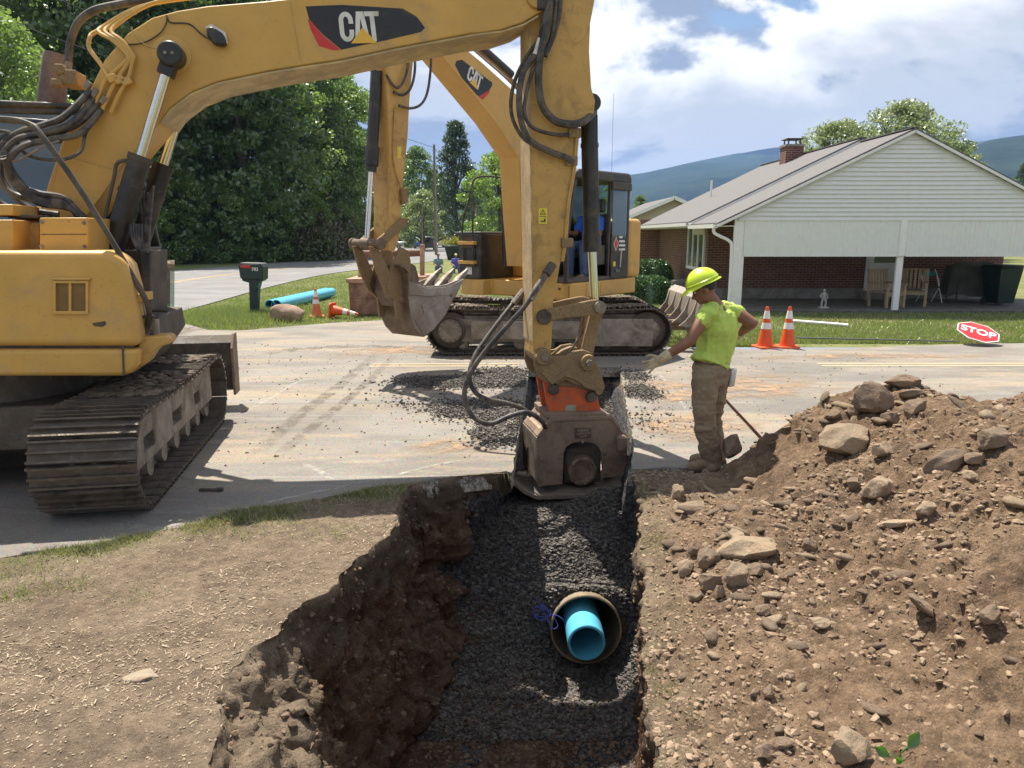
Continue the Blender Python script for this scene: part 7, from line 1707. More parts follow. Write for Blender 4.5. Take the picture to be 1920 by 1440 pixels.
# leaf sprig at the photo bottom
GL2 = mat_leaf('fresh_leaf', (0.06, 0.17, 0.02), (0.08, 0.22, 0.03), .4)
h = ground_hit(1690, 1420); sg = empty('leaf_sprig', h or (2, 2.4, .2)); tag(sg, 'green leafy sprig lying at the bottom edge of the soil slope', 'leaf')
MB().tube([(0, 0, -.02), (-.01, -.01, .02), (.02, 0, .04)], .0025, 5, 4).build('stem', GL2, sg); MB().tube([(0, 0, 0), (-.03, -.02, .02), (-.06, -.03, .025)], .002, 5, 4).build('stem', GL2, sg)
for k, (dx, dy, dz, L_, az) in enumerate(((0.02, 0, .03, .075, .9), (-.06, -.03, .02, .06, 2.6), (-.03, -.06, .02, .05, -2.2))):
    d = Vector((math.cos(az), math.sin(az) * .4, .6)).normalized(); s = d.cross(Vector((0, -1, .3))).normalized(); o = Vector((dx, dy, dz)); b = MB()
    pts = []; 
    for t, w_ in ((0, 0), (.2, .6), (.5, 1), (.8, .55), (1, 0)): pts.append((o + d * L_ * t, s * w_ * L_ * .32))
    vs = []
    for c3, w3 in pts: vs += [c3 - w3, c3 + Vector((0, .006, 0)), c3 + w3]
    fs = []
    for i in range(4):
        for j in range(2): fs.append((3 * i + j, 3 * i + j + 1, 3 * i + j + 4, 3 * i + j + 3))
    b.add(vs, fs); b.build('leaf', GL2, sg, fixn=False)
WOO = M('weathered_wood', (0.36, 0.265, 0.165), .75, var=.2, scale=5, bump=.2)
def chair(x, y, rz, label):
    r = empty('wooden_chair', (x, y, .05), rz); tag(r, label, 'chair', 'wooden chairs under the carport')
    for sx in (-.3, .3):
        MB().bar((sx, -.3, 0), (sx, -.3, .62), .07, .05).build('leg', WOO, r); MB().bar((sx, .3, 0), (sx, .38, 1.02), .07, .05).build('leg', WOO, r); MB().bar((sx, -.36, .63), (sx, .36, .66), .09, .03).build('arm_rest', WOO, r)
    for k in range(5): MB().bar((-.3, -.25 + .12 * k, .40), (.3, -.25 + .12 * k, .40), .10, .025).build('seat_slat', WOO, r)
    for k in range(5): MB().bar((-.22 + .11 * k, .31, .45), (-.22 + .11 * k, .38, 1.0), .07, .02).build('back_slat', WOO, r)
    MB().bar((-.34, .38, 1.0), (.34, .38, 1.0), .09, .03).build('top_rail', WOO, r); MB().bar((-.3, -.3, .36), (.3, -.3, .36), .04, .09).build('apron', WOO, r)
chair(P(1662, 560, 20.6).x, 20.6, .35, 'wooden armchair left of the middle carport post'); chair(P(1712, 560, 21.0).x, 21.0, -.5, 'wooden armchair right behind the middle carport post')
TEA = M('teal_fabric', (0.03, 0.25, 0.24), .7); tc_ = empty('folding_chair', (P(1742, 560, 22).x, 22, .05), .1); tag(tc_, 'folding chair with a teal top rail in the carport shade', 'chair')
for sx in (-.24, .24): MB().tube([(sx, -.25, 0), (sx, .1, .75)], .014, 8).build('leg', WTR, tc_); MB().tube([(sx, .25, 0), (sx, -.05, .5), (sx, .22, .95)], .014, 8, 3).build('leg', WTR, tc_)
b = MB(); b.box((0, .02, .45), (.46, .42, .03)); b.build('seat', BLKM, tc_, .01); b = MB(); b.box((0, .2, .82), (.46, .03, .14)); b.build('back_rest', TEA, tc_, .01)
# covered grill
TAR = M('grey_green_cover', (0.085, 0.085, 0.07), .8, var=.2, scale=3, bump=.3, bscale=6, bdist=.03)
cg = empty('covered_grill', (P(1818, 560, 22.2).x, 22.2, .05)); tag(cg, 'grill under a draped grey-green cover beside the dark wheeled bin', 'grill')
th_ = np.linspace(0, 2 * PI, 65)[:-1]; rows = []
for t in np.linspace(0, 1, 18):
    z = 1.12 * (1 - t) + .22 * t; a = .72 + .10 * t; c3 = .34 + .10 * t; f_ = 1 + .05 * t * np.sin(th_ * 9 + 2 * t) + .03 * t * np.sin(th_ * 17)
    e_ = .55; cx_ = np.sign(np.cos(th_)) * np.abs(np.cos(th_)) ** e_; cy_ = np.sign(np.sin(th_)) * np.abs(np.sin(th_)) ** e_
    k3 = 1 if t > .02 else .8; rows.append(np.stack([a * cx_ * f_ * k3, c3 * cy_ * f_ * k3, z + .06 * np.sin(th_ * 2) * (1 - t) + .04 * np.sin(th_ * 5) * t], 1))
A3 = np.array(rows); A3 = np.concatenate([A3, A3[:, :1]], 1); b = MB(); b.grid(A3); b.add([tuple(x) for x in A3[0, :-1]], [tuple(range(64))]); b.build('cover', TAR, cg)
for sx in (-.55, .55):
    for sy in (-.25, .25): MB().cyl((sx, sy, 0), (sx, sy, .4), .02, n=8).build('leg', BLKM, cg)
# wheeled bin
bn = empty('wheeled_bin', (P(1872, 565, 21.2).x, 21.2, .05), .1); tag(bn, 'dark green wheeled bin with a closed lid at the right end of the carport', 'bin')
def frus(name, z0, z1, a0, a1, c0_, c1_, mat, root, bev=.02):
    b = MB(); b.add([(-a0, -c0_, z0), (a0, -c0_, z0), (a0, c0_, z0), (-a0, c0_, z0), (-a1, -c1_, z1), (a1, -c1_, z1), (a1, c1_, z1), (-a1, c1_, z1)], [(3, 2, 1, 0), (4, 5, 6, 7), (0, 1, 5, 4), (1, 2, 6, 5), (2, 3, 7, 6), (3, 0, 4, 7)]); return b.build(name, mat, root, bev)
frus('bin_body', .06, 1.05, .25, .34, .27, .38, MBG, bn); frus('lid', 1.055, 1.13, .37, .33, .42, .37, MBG, bn, .03); MB().tube([(-.34, .42, 1.02), (.34, .42, 1.02)], .02, 8).build('handle', MBG, bn)
for sx in (-.24, .24): MB().lathe([(.02, -.03), (.1, -.03), (.1, .03), (.02, .03)], (sx, .28, .1), (1, 0, 0), 16).build('wheel', RUB, bn)
# small garden statue
st_ = empty('garden_statue', (P(1543, 578, 20.3).x, 20.3, .03)); tag(st_, 'small grey garden statue of a standing figure in front of the carport', 'statue')
STO = M('statue_stone', (0.42, 0.40, 0.37), .8)
frus('plinth', 0, .05, .13, .12, .1, .09, STO, st_, .005)
b = MB(); b.tube([(-.04, 0, .05), (-.045, 0, .17), (-.02, 0, .28)], [.028, .026, .04], 10); b.tube([(.05, 0, .05), (.06, -.03, .17), (.02, 0, .28)], [.028, .026, .04], 10)
b.tube([(0, 0, .25), (0, 0, .33), (0, 0, .40), (0, 0, .44)], [.055, .05, .065, .03], 12); b.tube([(0, 0, .44), (0, -.005, .48), (0, 0, .53)], [.022, .04, .02], 12)
b.tube([(-.06, 0, .41), (-.11, -.03, .34), (-.07, -.07, .30)], [.022, .018, .016], 8); b.tube([(.06, 0, .41), (.10, 0, .33), (.08, -.03, .26)], [.022, .018, .016], 8); b.build('figure', STO, st_)['kind'] = 'stuff'
# ================================================================== utility poles, wires
PW = M('grey_utility_wood', (0.26, 0.22, 0.18), .85, var=.2, scale=3, bump=.3)
def pole(u, vb, vt, label, r=.16, arm=True, Y=None):
    y = Y or G(u, vb).y; x = P(u, vb, y).x; H = P(u, vt, y).z; o = empty('utility_pole', (x, y, 0)); tag(o, label, 'utility pole', 'utility poles along the road')
    MB().tube([(0, 0, -.2), (0, 0, H)], [r, r * .68], 12).build('pole_shaft', PW, o)
    if arm: MB().bar((0, -.9, H - .6), (0, .9, H - .6), .1, .1).build('crossarm', PW, o); MB().tube([(.0, 0, H - 1.7), (0.02, -.3, H - 1.7)], .05, 8).build('insulator', GRY, o)
    return Vector((x, y, H))
pA_ = pole(818, 478, 271, 'tall grey utility pole left of the pointed spruce'); pB_ = pole(893, 455, 352, 'distant utility pole behind the black tank of the second excavator', Y=118)
pC_ = pole(792, 452, 392, 'short thin pole in front of the distant willow', .09, False, Y=90); pD_ = Vector((-16, 34, 12.5))
WIR = M('black_wire', (.02, .02, .02), .5, bump=0)
def wire(a, b_, sag, lab):
    pts = [a.lerp(b_, t) - Vector((0, 0, sag * 4 * t * (1 - t))) for t in np.linspace(0, 1, 14)]; tag(MB().tube(pts, .022, 5).build('power_wire', WIR), lab, 'wire', 'overhead wires')
wire(pA_ - Vector((0, 0, .3)), Vector((-26, 30, 14.5)), .5, 'upper overhead wire running left from the tall utility pole'); wire(pA_ - Vector((0, 0, 1.6)), Vector((-26, 30, 12.5)), .6, 'lower overhead wire running left from the tall utility pole')
wire(pA_ - Vector((0, 0, .3)), pB_ - Vector((0, 0, .3)), .6, 'upper overhead wire between the two utility poles'); wire(pA_ - Vector((0, 0, 1.6)), pB_ - Vector((0, 0, 1.2)), .8, 'lower overhead wire between the two utility poles')
# ================================================================== parked vehicles far away
def car(x, y, rz, L_, W_, H_, mat, label, cat, kind='suv'):
    r = empty('parked_car', (x, y, .02), rz); tag(r, label, cat, 'vehicles parked far down the road')
    def fy(p, t): return (t, p[0], p[1])
    h = L_ / 2
    body = [(-h, .35), (-h + .05, .30), (h - .05, .30), (h, .45), (h - .02, .78), (h - .15, .86), (h - 1.0, .92), (-h + .1, .95), (-h, .8)]
    b = MB(); b.prism(body, fy, -W_ / 2, W_ / 2); bo = b.build('body', mat, r, .05)
    if kind == 'suv': cb = [(-h + .12, .93), (-h + .35, H_ - .05), (-h + .6, H_), (h - 2.0, H_ - .02), (h - 1.15, .92)]
    else: cb = [(-h + 1.75, .93), (-h + 1.85, H_ - .04), (-h + 2.0, H_), (h - 2.1, H_), (h - 1.3, .92)]
    b = MB(); b.prism(cb, fy, -W_ / 2 + .1, W_ / 2 - .1); cbn = b.build('cabin', mat, r, .05)
    y0, z0, y1, z1 = cb[0][0], 1.02, cb[1][0], H_ - .14
    b = MB(); b.add([(-W_ / 2 + .2, y0 - .0, z0), (W_ / 2 - .2, y0 - .0, z0), (W_ / 2 - .28, y1 - .05, z1), (-W_ / 2 + .28, y1 - .05, z1)], [(0, 1, 2, 3)]); b.build('rear_window', DKW, r, sm=0)
    for s in (-1, 1):
        b = MB(); xx_ = s * (W_ / 2 - .09); b.prism([(cb[0][0] + .25, 1.02), (cb[1][0] + .1, H_ - .16), (cb[3][0] - .05, H_ - .16), (cb[4][0] - .3, 1.02)], fy, xx_ - .012, xx_ + .012); b.build('side_window', DKW, r, sm=0)
        for yy_ in (-h + .85, h - .85):
            w_ = MB(); w_.lathe([(.03, -.1), (.2, -.1), (.34, -.09), (.36, -.05), (.36, .05), (.34, .09), (.2, .1), (.03, .1)], (s * (W_ / 2 - .12), yy_, .36), (1, 0, 0), 20); wl_ = w_.build('wheel', RUB, r)
        t_ = MB(); t_.box((s * (W_ / 2 - .16), -h - .01, .78), (.18, .04, .26)); t_.build('tail_light', DECR, r)
    b = MB(); b.box((0, -h - .03, .45), (W_ - .1, .1, .16)); b.build('bumper', GRY, r, .02)
    if kind == 'truck': b = MB(); b.box((0, -h + .9, .96), (W_ - .35, 1.5, .06)); b.build('load_bed', BLKM, r)
SIL = M('silver_paint', (.45, .46, .47), .3, .4, var=.03, bump=0); DGR = M('grey_car_paint', (.16, .17, .18), .3, .3, var=.03, bump=0); BLC = M('blue_car_paint', (.03, .16, .55), .3, .2, var=.03, bump=0); WHC = M('white_car_paint', (.75, .75, .74), .35, var=.03, bump=0)
car(P(758, 460, 116).x, 116, .05, 5.6, 2.0, 1.85, SIL, 'silver pickup truck parked far down the road', 'pickup truck', 'truck')
car(P(804, 465, 100).x, 100, .0, 4.7, 1.9, 1.75, DGR, 'dark grey car parked nearest down the road', 'car'); car(P(788, 460, 112).x, 112, .05, 4.5, 1.8, 1.6, BLC, 'blue car parked behind the dark grey car', 'car')
car(P(835, 455, 120).x, 120, 1.2, 6.0, 2.2, 2.3, WHC, 'white van standing beyond the utility pole', 'van'); car(P(858, 455, 124).x, 124, 1.5, 6.0, 2.3, 2.5, WHC, 'white van parked farthest right beyond the lawn', 'van')
bb = empty('flower_tub', (P(858, 480, 62).x, 62, 0)); tag(bb, 'dark tub with yellow and green flowers on the lawn behind the seated people', 'planter')
frus('tub', 0, 1.1, .75, 1.0, .7, .9, MBG, bb); rng = np.random.default_rng(2); V, F = leafmesh(np.stack([rng.normal(0, .6, 900), rng.normal(0, .4, 900), 1.2 + np.abs(rng.normal(0, .25, 900))], 1), .16, rng); fastmesh('flowers', V, F, mat_leaf('flower_heads', (.08, .15, .03), (.5, .4, .05)), bb)
# ================================================================== people: one continuous remeshed body each, clothing as children
SKIN = M('tanned_skin', (0.235, 0.108, 0.062), .55, var=.14, scale=9, bump=.15, bscale=90, bdist=.002)
HIV = M('hi_vis_lime_fabric', (0.47, 0.62, 0.11), .8, var=.08, scale=10, dirt=(0.30, 0.36, 0.08), damt=.4, dscale=5, bump=.3, bscale=250, bdist=.001)
PAN = M('dusty_khaki_fabric', (0.205, 0.15, 0.09), .9, var=.15, scale=7, dirt=(0.27, 0.205, 0.14), damt=.5, dscale=5, bump=.35, bscale=200, bdist=.001)
HAT = M('lime_hard_hat', (0.52, 0.66, 0.035), .3, var=.03, dirt=(.4, .45, .1), damt=.1, bump=0)
GLV = M('cream_work_glove', (0.52, 0.45, 0.28), .85, var=.12, scale=12, dirt=(.28, .22, .14), damt=.5, dscale=9, bump=.3, bscale=200, bdist=.001)
BOT = M('tan_boot_leather', (0.18, 0.12, 0.07), .8, var=.2, dirt=(.3, .22, .15), damt=.6, dscale=7)
HAIR = M('dark_hair', (0.02, 0.014, 0.01), .6, var=.3, scale=30, bump=.4)
def ball(b, c, r, n=16, rot=None):
    c = Vector(c); vs = []; m = rot.to_matrix() if rot is not None else Matrix.Identity(3); rx, ry, rz = (r, r, r) if isinstance(r, (int, float)) else r
    k = n // 2
    for i in range(k + 1):
        ph = PI * i / k
        for j in range(n):
            a = 2 * PI * j / n; vs.append(c + m @ Vector((rx * math.sin(ph) * math.cos(a), ry * math.sin(ph) * math.sin(a), rz * math.cos(ph))))
    b.add(vs, [(i * n + j, (i + 1) * n + j, (i + 1) * n + (j + 1) % n, i * n + (j + 1) % n) for i in range(k) for j in range(n)])
def limb(b, pts, rad, n=14):
    pts = [Vector(p) for p in pts]; m = len(pts); pp = catmull(pts, 5) if m > 2 else [pts[0].lerp(pts[1], t) for t in np.linspace(0, 1, 6)]
    rr = [float(np.interp(i / (len(pp) - 1) * (m - 1), range(m), rad)) for i in range(len(pp))]
    b.tube(pp, rr, n); ball(b, pts[0], rad[0], n); ball(b, pts[-1], rad[-1], n)
def ell(b, pts, radii, n=20, side=Vector((1, 0, 0))):
    """chain of elliptical rings: radii (a along side, b across)"""
    pts = [Vector(p) for p in pts]; m = len(pts); N_ = 6 * (m - 1) + 1
    pp = catmull(pts, 6); vs = []
    for i, p in enumerate(pp):
        t = (pp[min(i + 1, len(pp) - 1)] - pp[max(i - 1, 0)]).normalized(); s = (side - t * side.dot(t)).normalized(); w = t.cross(s)
        k = i / (len(pp) - 1) * (m - 1); ra = float(np.interp(k, range(m), [r[0] for r in radii])); rb = float(np.interp(k, range(m), [r[1] for r in radii]))
        for j in range(n):
            a = 2 * PI * j / n; vs.append(p + s * ra * math.cos(a) + w * rb * math.sin(a))
    fs = [(i * n + k, i * n + (k + 1) % n, (i + 1) * n + (k + 1) % n, (i + 1) * n + k) for i in range(len(pp) - 1) for k in range(n)] + [tuple(range(n - 1, -1, -1)), tuple((len(pp) - 1) * n + k for k in range(n))]
    b.add(vs, fs)
def remesh(b, name, mat, parent, voxel=.009, smooth=3, folds=None):
    o = b.build('tmp', mat, None, sm=0); md = o.modifiers.new('r', 'REMESH'); md.mode = 'VOXEL'; md.voxel_size = voxel; md.use_smooth_shade = True
    ms = o.modifiers.new('s', 'SMOOTH'); ms.iterations = smooth; ms.factor = .6
    dg = bpy.context.evaluated_depsgraph_get(); dg.update(); me = bpy.data.meshes.new_from_object(o.evaluated_get(dg)); bpy.data.objects.remove(o)
    if folds:
        n = len(me.vertices); V = np.empty(n * 3, np.float32); me.vertices.foreach_get('co', V); V = V.reshape(-1, 3).astype(float)
        N_ = np.empty(n * 3, np.float32); me.vertices.foreach_get('normal', N_); N_ = N_.reshape(-1, 3)
        V = V + N_ * folds(V)[:, None]; me.vertices.foreach_set('co', V.astype(np.float32).ravel()); me.update()
    me.name = name; me.materials.clear(); me.materials.append(mat); me.shade_smooth()
    ob = bpy.data.objects.new(name, me); COL.objects.link(ob); ob.parent = parent; return ob
def head(b, c, fwd, up, s=1.0):
    """skull, jaw, nose, brow, lips, ears"""
    f = Vector(fwd).normalized(); u = (Vector(up) - f * Vector(up).dot(f)).normalized(); r = f.cross(u); c = Vector(c)
    Rm = Matrix((r, f, u)).transposed().to_euler()
    def at(x, y, z): return c + (r * x + f * y + u * z) * s
    ball(b, at(0, -.008, .025), (.075 * s, .095 * s, .088 * s), 20, Rm); ball(b, at(0, .022, -.035), (.060 * s, .070 * s, .075 * s), 18, Rm); ball(b, at(0, .062, -.085), (.030 * s, .028 * s, .024 * s), 12, Rm)
    ball(b, at(0, .078, .032), (.05 * s, .022 * s, .014 * s), 12, Rm)                       # brow
    limb(b, [at(0, .088, .018), at(0, .103, -.018), at(0, .112, -.030)], [.009 * s, .013 * s, .015 * s], 10); ball(b, at(.013, .098, -.034), .010 * s, 8); ball(b, at(-.013, .098, -.034), .010 * s, 8)
    ball(b, at(0, .090, -.056), (.024 * s, .012 * s, .006 * s), 10, Rm); ball(b, at(0, .088, -.067), (.021 * s, .012 * s, .007 * s), 10, Rm)
    for k in (-1, 1):
        ball(b, at(.052 * k, .058, -.012), (.02 * s, .022 * s, .018 * s), 10, Rm); ball(b, at(.076 * k, -.005, -.012), (.010 * s, .019 * s, .030 * s), 12, Rm)
    return at, Rm
EYW = M('eye_white', (.7, .68, .64), .2, var=0, bump=0); EYD = M('eye_dark', (.03, .02, .015), .2, var=0, bump=0)
def eyes(at, parent, s=1.0):
    for k in (-1, 1):
        b = MB(); ball(b, at(.030 * k, .078, .010), .0115 * s, 12); b.build('eye', EYW, parent); b = MB(); ball(b, at(.030 * k, .0875, .009), .0045 * s, 8); b.build('pupil', EYD, parent)
def hand(b, wrist, d, palm_n, spread=.16, curl=.25, s=1.0, side=1):
    """palm and five separate bent fingers; d = direction of the fingers, palm_n = normal of the palm (fingers curl towards it)"""
    d = Vector(d).normalized(); n = (Vector(palm_n) - d * Vector(palm_n).dot(d)).normalized(); w = d.cross(n) * side; W_ = Vector(wrist)
    for k in (-1.2, -.4, .4, 1.2): limb(b, [W_ + d * .008 + w * .012 * k, W_ + d * .05 + w * .020 * k, W_ + d * .088 + w * .0225 * k], [.017 * s, .0165 * s, .013 * s], 10)
    for k, L_ in ((-1.35, .068), (-.45, .080), (.45, .076), (1.35, .060)):
        a = spread * k * .6; dd = (d * math.cos(a) + w * math.sin(a)); p = W_ + d * .09 + w * .0235 * k; q = [p]
        for j, t in enumerate((.42, .32, .26)):
            c_ = curl * (j + .6); dj = (dd * math.cos(c_) + n * math.sin(c_)); q.append(q[-1] + dj * L_ * t)
        limb(b, q, [.0105 * s, .0098 * s, .0092 * s, .008 * s], 9)
    p = W_ + d * .028 - w * .028; t = [p, p + (d * .55 - w * .75 + n * .25).normalized() * .038]; t.append(t[-1] + (d * .85 - w * .45 + n * .3).normalized() * .030); t.append(t[-1] + (d * .95 - w * .2 + n * .3).normalized() * .024)
    limb(b, t, [.015 * s, .0125 * s, .011 * s, .0095 * s], 9)
# ------------------------------------------------------------------ the worker
g = G(1338, 884); wk = empty('person', (g.x, g.y, 0)); tag(wk, 'worker in lime hard hat, sleeveless lime shirt and khaki trousers reaching out a gloved hand', 'person')
def W3(u, v, Y): p = P(u, v, Y); return Vector((p.x - g.x, Y - g.y, p.z))
y0 = g.y + .08
SL, SR = W3(1326, 590, y0 - .12), W3(1380, 586, y0 + .16)
EL, WL = W3(1293, 640, y0 - .20), W3(1243, 671, y0 - .16)
ER, WR_ = W3(1411, 606, y0 + .10), W3(1378, 632, y0 + .26)
PEL, WST, CHS, NCK = W3(1334, 694, y0 + .01), W3(1338, 662, y0 + .02), W3(1346, 618, y0 + .02), W3(1345, 572, y0 + .02)
HD = W3(1321, 543, y0)
HLp, HRp = W3(1322, 704, y0 - .07), W3(1346, 704, y0 + .10)
KL, KR = W3(1320, 786, y0 - .10), W3(1334, 782, y0 + .11)
AL, AR = W3(1334, 866, y0 - .03), W3(1340, 858, y0 + .16)
sh = (SR - SL).normalized(); fw = Vector((-sh.y, sh.x, 0)).normalized()
if fw.x > 0: fw = -fw
hf = Vector((-.90, .18, -.42))
b = MB()
ell(b, [PEL, WST, CHS, CHS.lerp(NCK, .62), NCK], [(.155, .115), (.145, .105), (.165, .12), (.155, .095), (.06, .06)], side=sh)
limb(b, [NCK - Vector((0, 0, .02)), HD - Vector((.02, 0, .04)) + Vector((.045, 0, 0))], [.062, .055])
limb(b, [SL, SL.lerp(EL, .5) + Vector((0, 0, .012)), EL], [.064, .056, .045]); limb(b, [EL, EL.lerp(WL, .4), WL], [.045, .043, .029])
limb(b, [SR, SR.lerp(ER, .5), ER], [.064, .056, .045]); limb(b, [ER, ER.lerp(WR_, .4), WR_], [.045, .042, .029])
limb(b, [NCK + Vector((0, 0, -.02)), SL], [.06, .062]); limb(b, [NCK + Vector((0, 0, -.02)), SR], [.06, .062])
for h_, k_, a_ in ((HLp, KL, AL), (HRp, KR, AR)): limb(b, [h_, h_.lerp(k_, .5), k_], [.088, .076, .058]); limb(b, [k_, k_.lerp(a_, .35), a_], [.056, .056, .036])
at_, Rm_ = head(b, HD, hf, (.0, 0, 1))
hand(b, WL + (WL - EL).normalized() * .01, (WL - EL).normalized() + Vector((0, 0, .04)), (0.15, 1, .1), side=1, curl=.16, spread=.42)
hand(b, WR_, (-.3, .15, -.6), (-1, 0, 0), side=-1, curl=.5)
body = remesh(b, 'body', SKIN, wk, .0075, 2)
eyes(at_, body)
# sparse hair under the helmet
b = MB(); ball(b, at_(0, -.022, .03), (.079, .088, .080), 18, Rm_); b.build('hair', HAIR, body)
# shirt
def cloth_folds(sc, amp, sd, ax=(1, 1, .6)):
    def f(V): return amp * (fbm(V * np.array(ax) * sc, sd, 4, .55, ridge=True) - .15)
    return f
b = MB()
ell(b, [W3(1331, 684, y0), WST, CHS, CHS.lerp(NCK, .6), NCK - Vector((0, 0, .035))], [(.195, .155), (.175, .140), (.187, .142), (.175, .118), (.085, .078)], side=sh, n=28)
limb(b, [NCK - Vector((0, 0, .032)), SL + Vector((0, 0, -.004))], [.076, .072]); limb(b, [NCK - Vector((0, 0, .032)), SR + Vector((0, 0, -.004))], [.076, .070])
limb(b, [SL, SL.lerp(EL, .24)], [.071, .073]); limb(b, [SR, SR.lerp(ER, .08)], [.068, .066])
remesh(b, 'shirt', HIV, wk, .0085, 4, cloth_folds(11, .019, 7, (1, 1, .5)))
# trousers
b = MB(); ell(b, [W3(1332, 676, y0), PEL, W3(1334, 716, y0 + .02)], [(.165, .130), (.178, .140), (.165, .135)], side=sh, n=26)
for h_, k_, a_ in ((HLp, KL, AL), (HRp, KR, AR)): limb(b, [h_, h_.lerp(k_, .5), k_, k_.lerp(a_, .5), a_ + Vector((0, 0, .03)), a_ + Vector((0, 0, -.01))], [.106, .098, .086, .084, .086, .088], 16)
remesh(b, 'trousers', PAN, wk, .009, 4, cloth_folds(8, .021, 17, (1, 1, 1.4)))
# boots
for a_, t_ in ((AL, W3(1304, 882, y0 - .07)), (AR, W3(1318, 868, y0 + .15))):
    t_.z = .045; a2 = a_.copy(); d = (t_ - a2); d.z = 0; d.normalize(); b = MB(); hl_ = Vector((a2.x, a2.y, .05)) - d * .05
    limb(b, [a2 + Vector((0, 0, .06)), Vector((a2.x, a2.y, .07))], [.052, .056]); limb(b, [hl_, Vector((a2.x, a2.y, .055)) + d * .1, Vector((a2.x, a2.y, .045)) + d * .19], [.045, .05, .042])
    remesh(b, 'boot', BOT, wk, .009, 3); b = MB(); s_ = Vector((-d.y, d.x, 0)); o0 = Vector((a2.x, a2.y, 0))
    pts = [o0 - d * .10 - s_ * .035, o0 - d * .10 + s_ * .035, o0 + d * .08 + s_ * .05, o0 + d * .2 + s_ * .045, o0 + d * .235, o0 + d * .2 - s_ * .045, o0 + d * .08 - s_ * .05]
    b.prism([(p.x, p.y) for p in pts], lambda p, t: (p[0], p[1], t), .005, .035); b.build('boot_sole', BLKM, wk, .006)
# gloves
b = MB(); dg_ = (WL - EL).normalized() + Vector((0, 0, .04)); hand(b, WL + (WL - EL).normalized() * .012, dg_, (0.15, 1, .1), s=1.12, side=1, curl=.16, spread=.42); limb(b, [WL - (WL - EL).normalized() * .045, WL + (WL - EL).normalized() * .03], [.044, .038]); remesh(b, 'glove', GLV, wk, .0045, 2)
b = MB(); hand(b, WR_, (-.3, .15, -.6), (-1, 0, 0), s=1.25, side=-1, curl=.5); limb(b, [WR_ - (WR_ - ER).normalized() * .05, WR_], [.040, .036]); remesh(b, 'glove', GLV, wk, .007, 2)
b = MB(); q = W3(1372, 706, y0 + .05); b.prism([(q.x - .02, q.z - .09), (q.x + .025, q.z - .08), (q.x + .03, q.z + .07), (q.x - .02, q.z + .07)], lambda p, t: (p[0] + .01 * math.sin(p[1] * 60), t, p[1]), q.y - .03, q.y + .03); b.build('rag', DECW, wk, .01)
# tattoo-like dark patch on the upper arm
# hard hat
hh = empty('hard_hat', (0, 0, 0), 0, wk)
f = Vector(hf).normalized(); f = Vector((f.x, f.y, f.z)).normalized(); u = (Vector((0, 0, 1)) - f * f.z).normalized(); r_ = f.cross(u)
c0 = at_(0, -.004, .052)
def HH(x, y, z): return c0 + r_ * x + f * y + u * z
b = MB(); vs = []; n = 40; K = 12
for i in range(K + 1):
    ph = (PI / 2) * i / K
    for j in range(n):
        a = 2 * PI * j / n; rx, ry = .118, .142
        ridge = 1 + .035 * math.exp(-(math.cos(a) / .22) ** 2) * math.sin(ph) ** .5
        vs.append(HH(rx * math.cos(ph) * math.cos(a), ry * math.cos(ph) * math.sin(a), .128 * math.sin(ph) * (1 + .05 * math.exp(-(math.cos(a) * math.cos(ph) / .25) ** 2))))
b.add(vs, [(i * n + j, i * n + (j + 1) % n, (i + 1) * n + (j + 1) % n, (i + 1) * n + j) for i in range(K) for j in range(n)]); so = b.build('shell', HAT, hh, sm=80)
sd_ = so.modifiers.new('s', 'SOLIDIFY'); sd_.thickness = .004
b = MB(); vs = []
for (k, z) in ((1.0, .004), (1.10, -.004), (1.12, -.010), (1.0, -.006)):
    for j in range(n):
        a = 2 * PI * j / n; fr = max(0, math.sin(a)) ** 1.5 * .055 + .0
        vs.append(HH(.118 * k * math.cos(a), (.142 * k + (fr if k > 1.01 else 0)) * math.sin(a), z - .02 * max(0, math.sin(a)) * (k > 1.01)))
b.add(vs, [(i * n + j, i * n + (j + 1) % n, ((i + 1) % 4) * n + (j + 1) % n, ((i + 1) % 4) * n + j) for i in range(4) for j in range(n)]); b.build('brim', HAT, hh, sm=60)
b = MB(); b.tube([HH(.119 * math.cos(a), .143 * math.sin(a), .022) for a in np.linspace(0, 2 * PI, 40)], .003, 5); b.build('rib_line', HAT, hh)
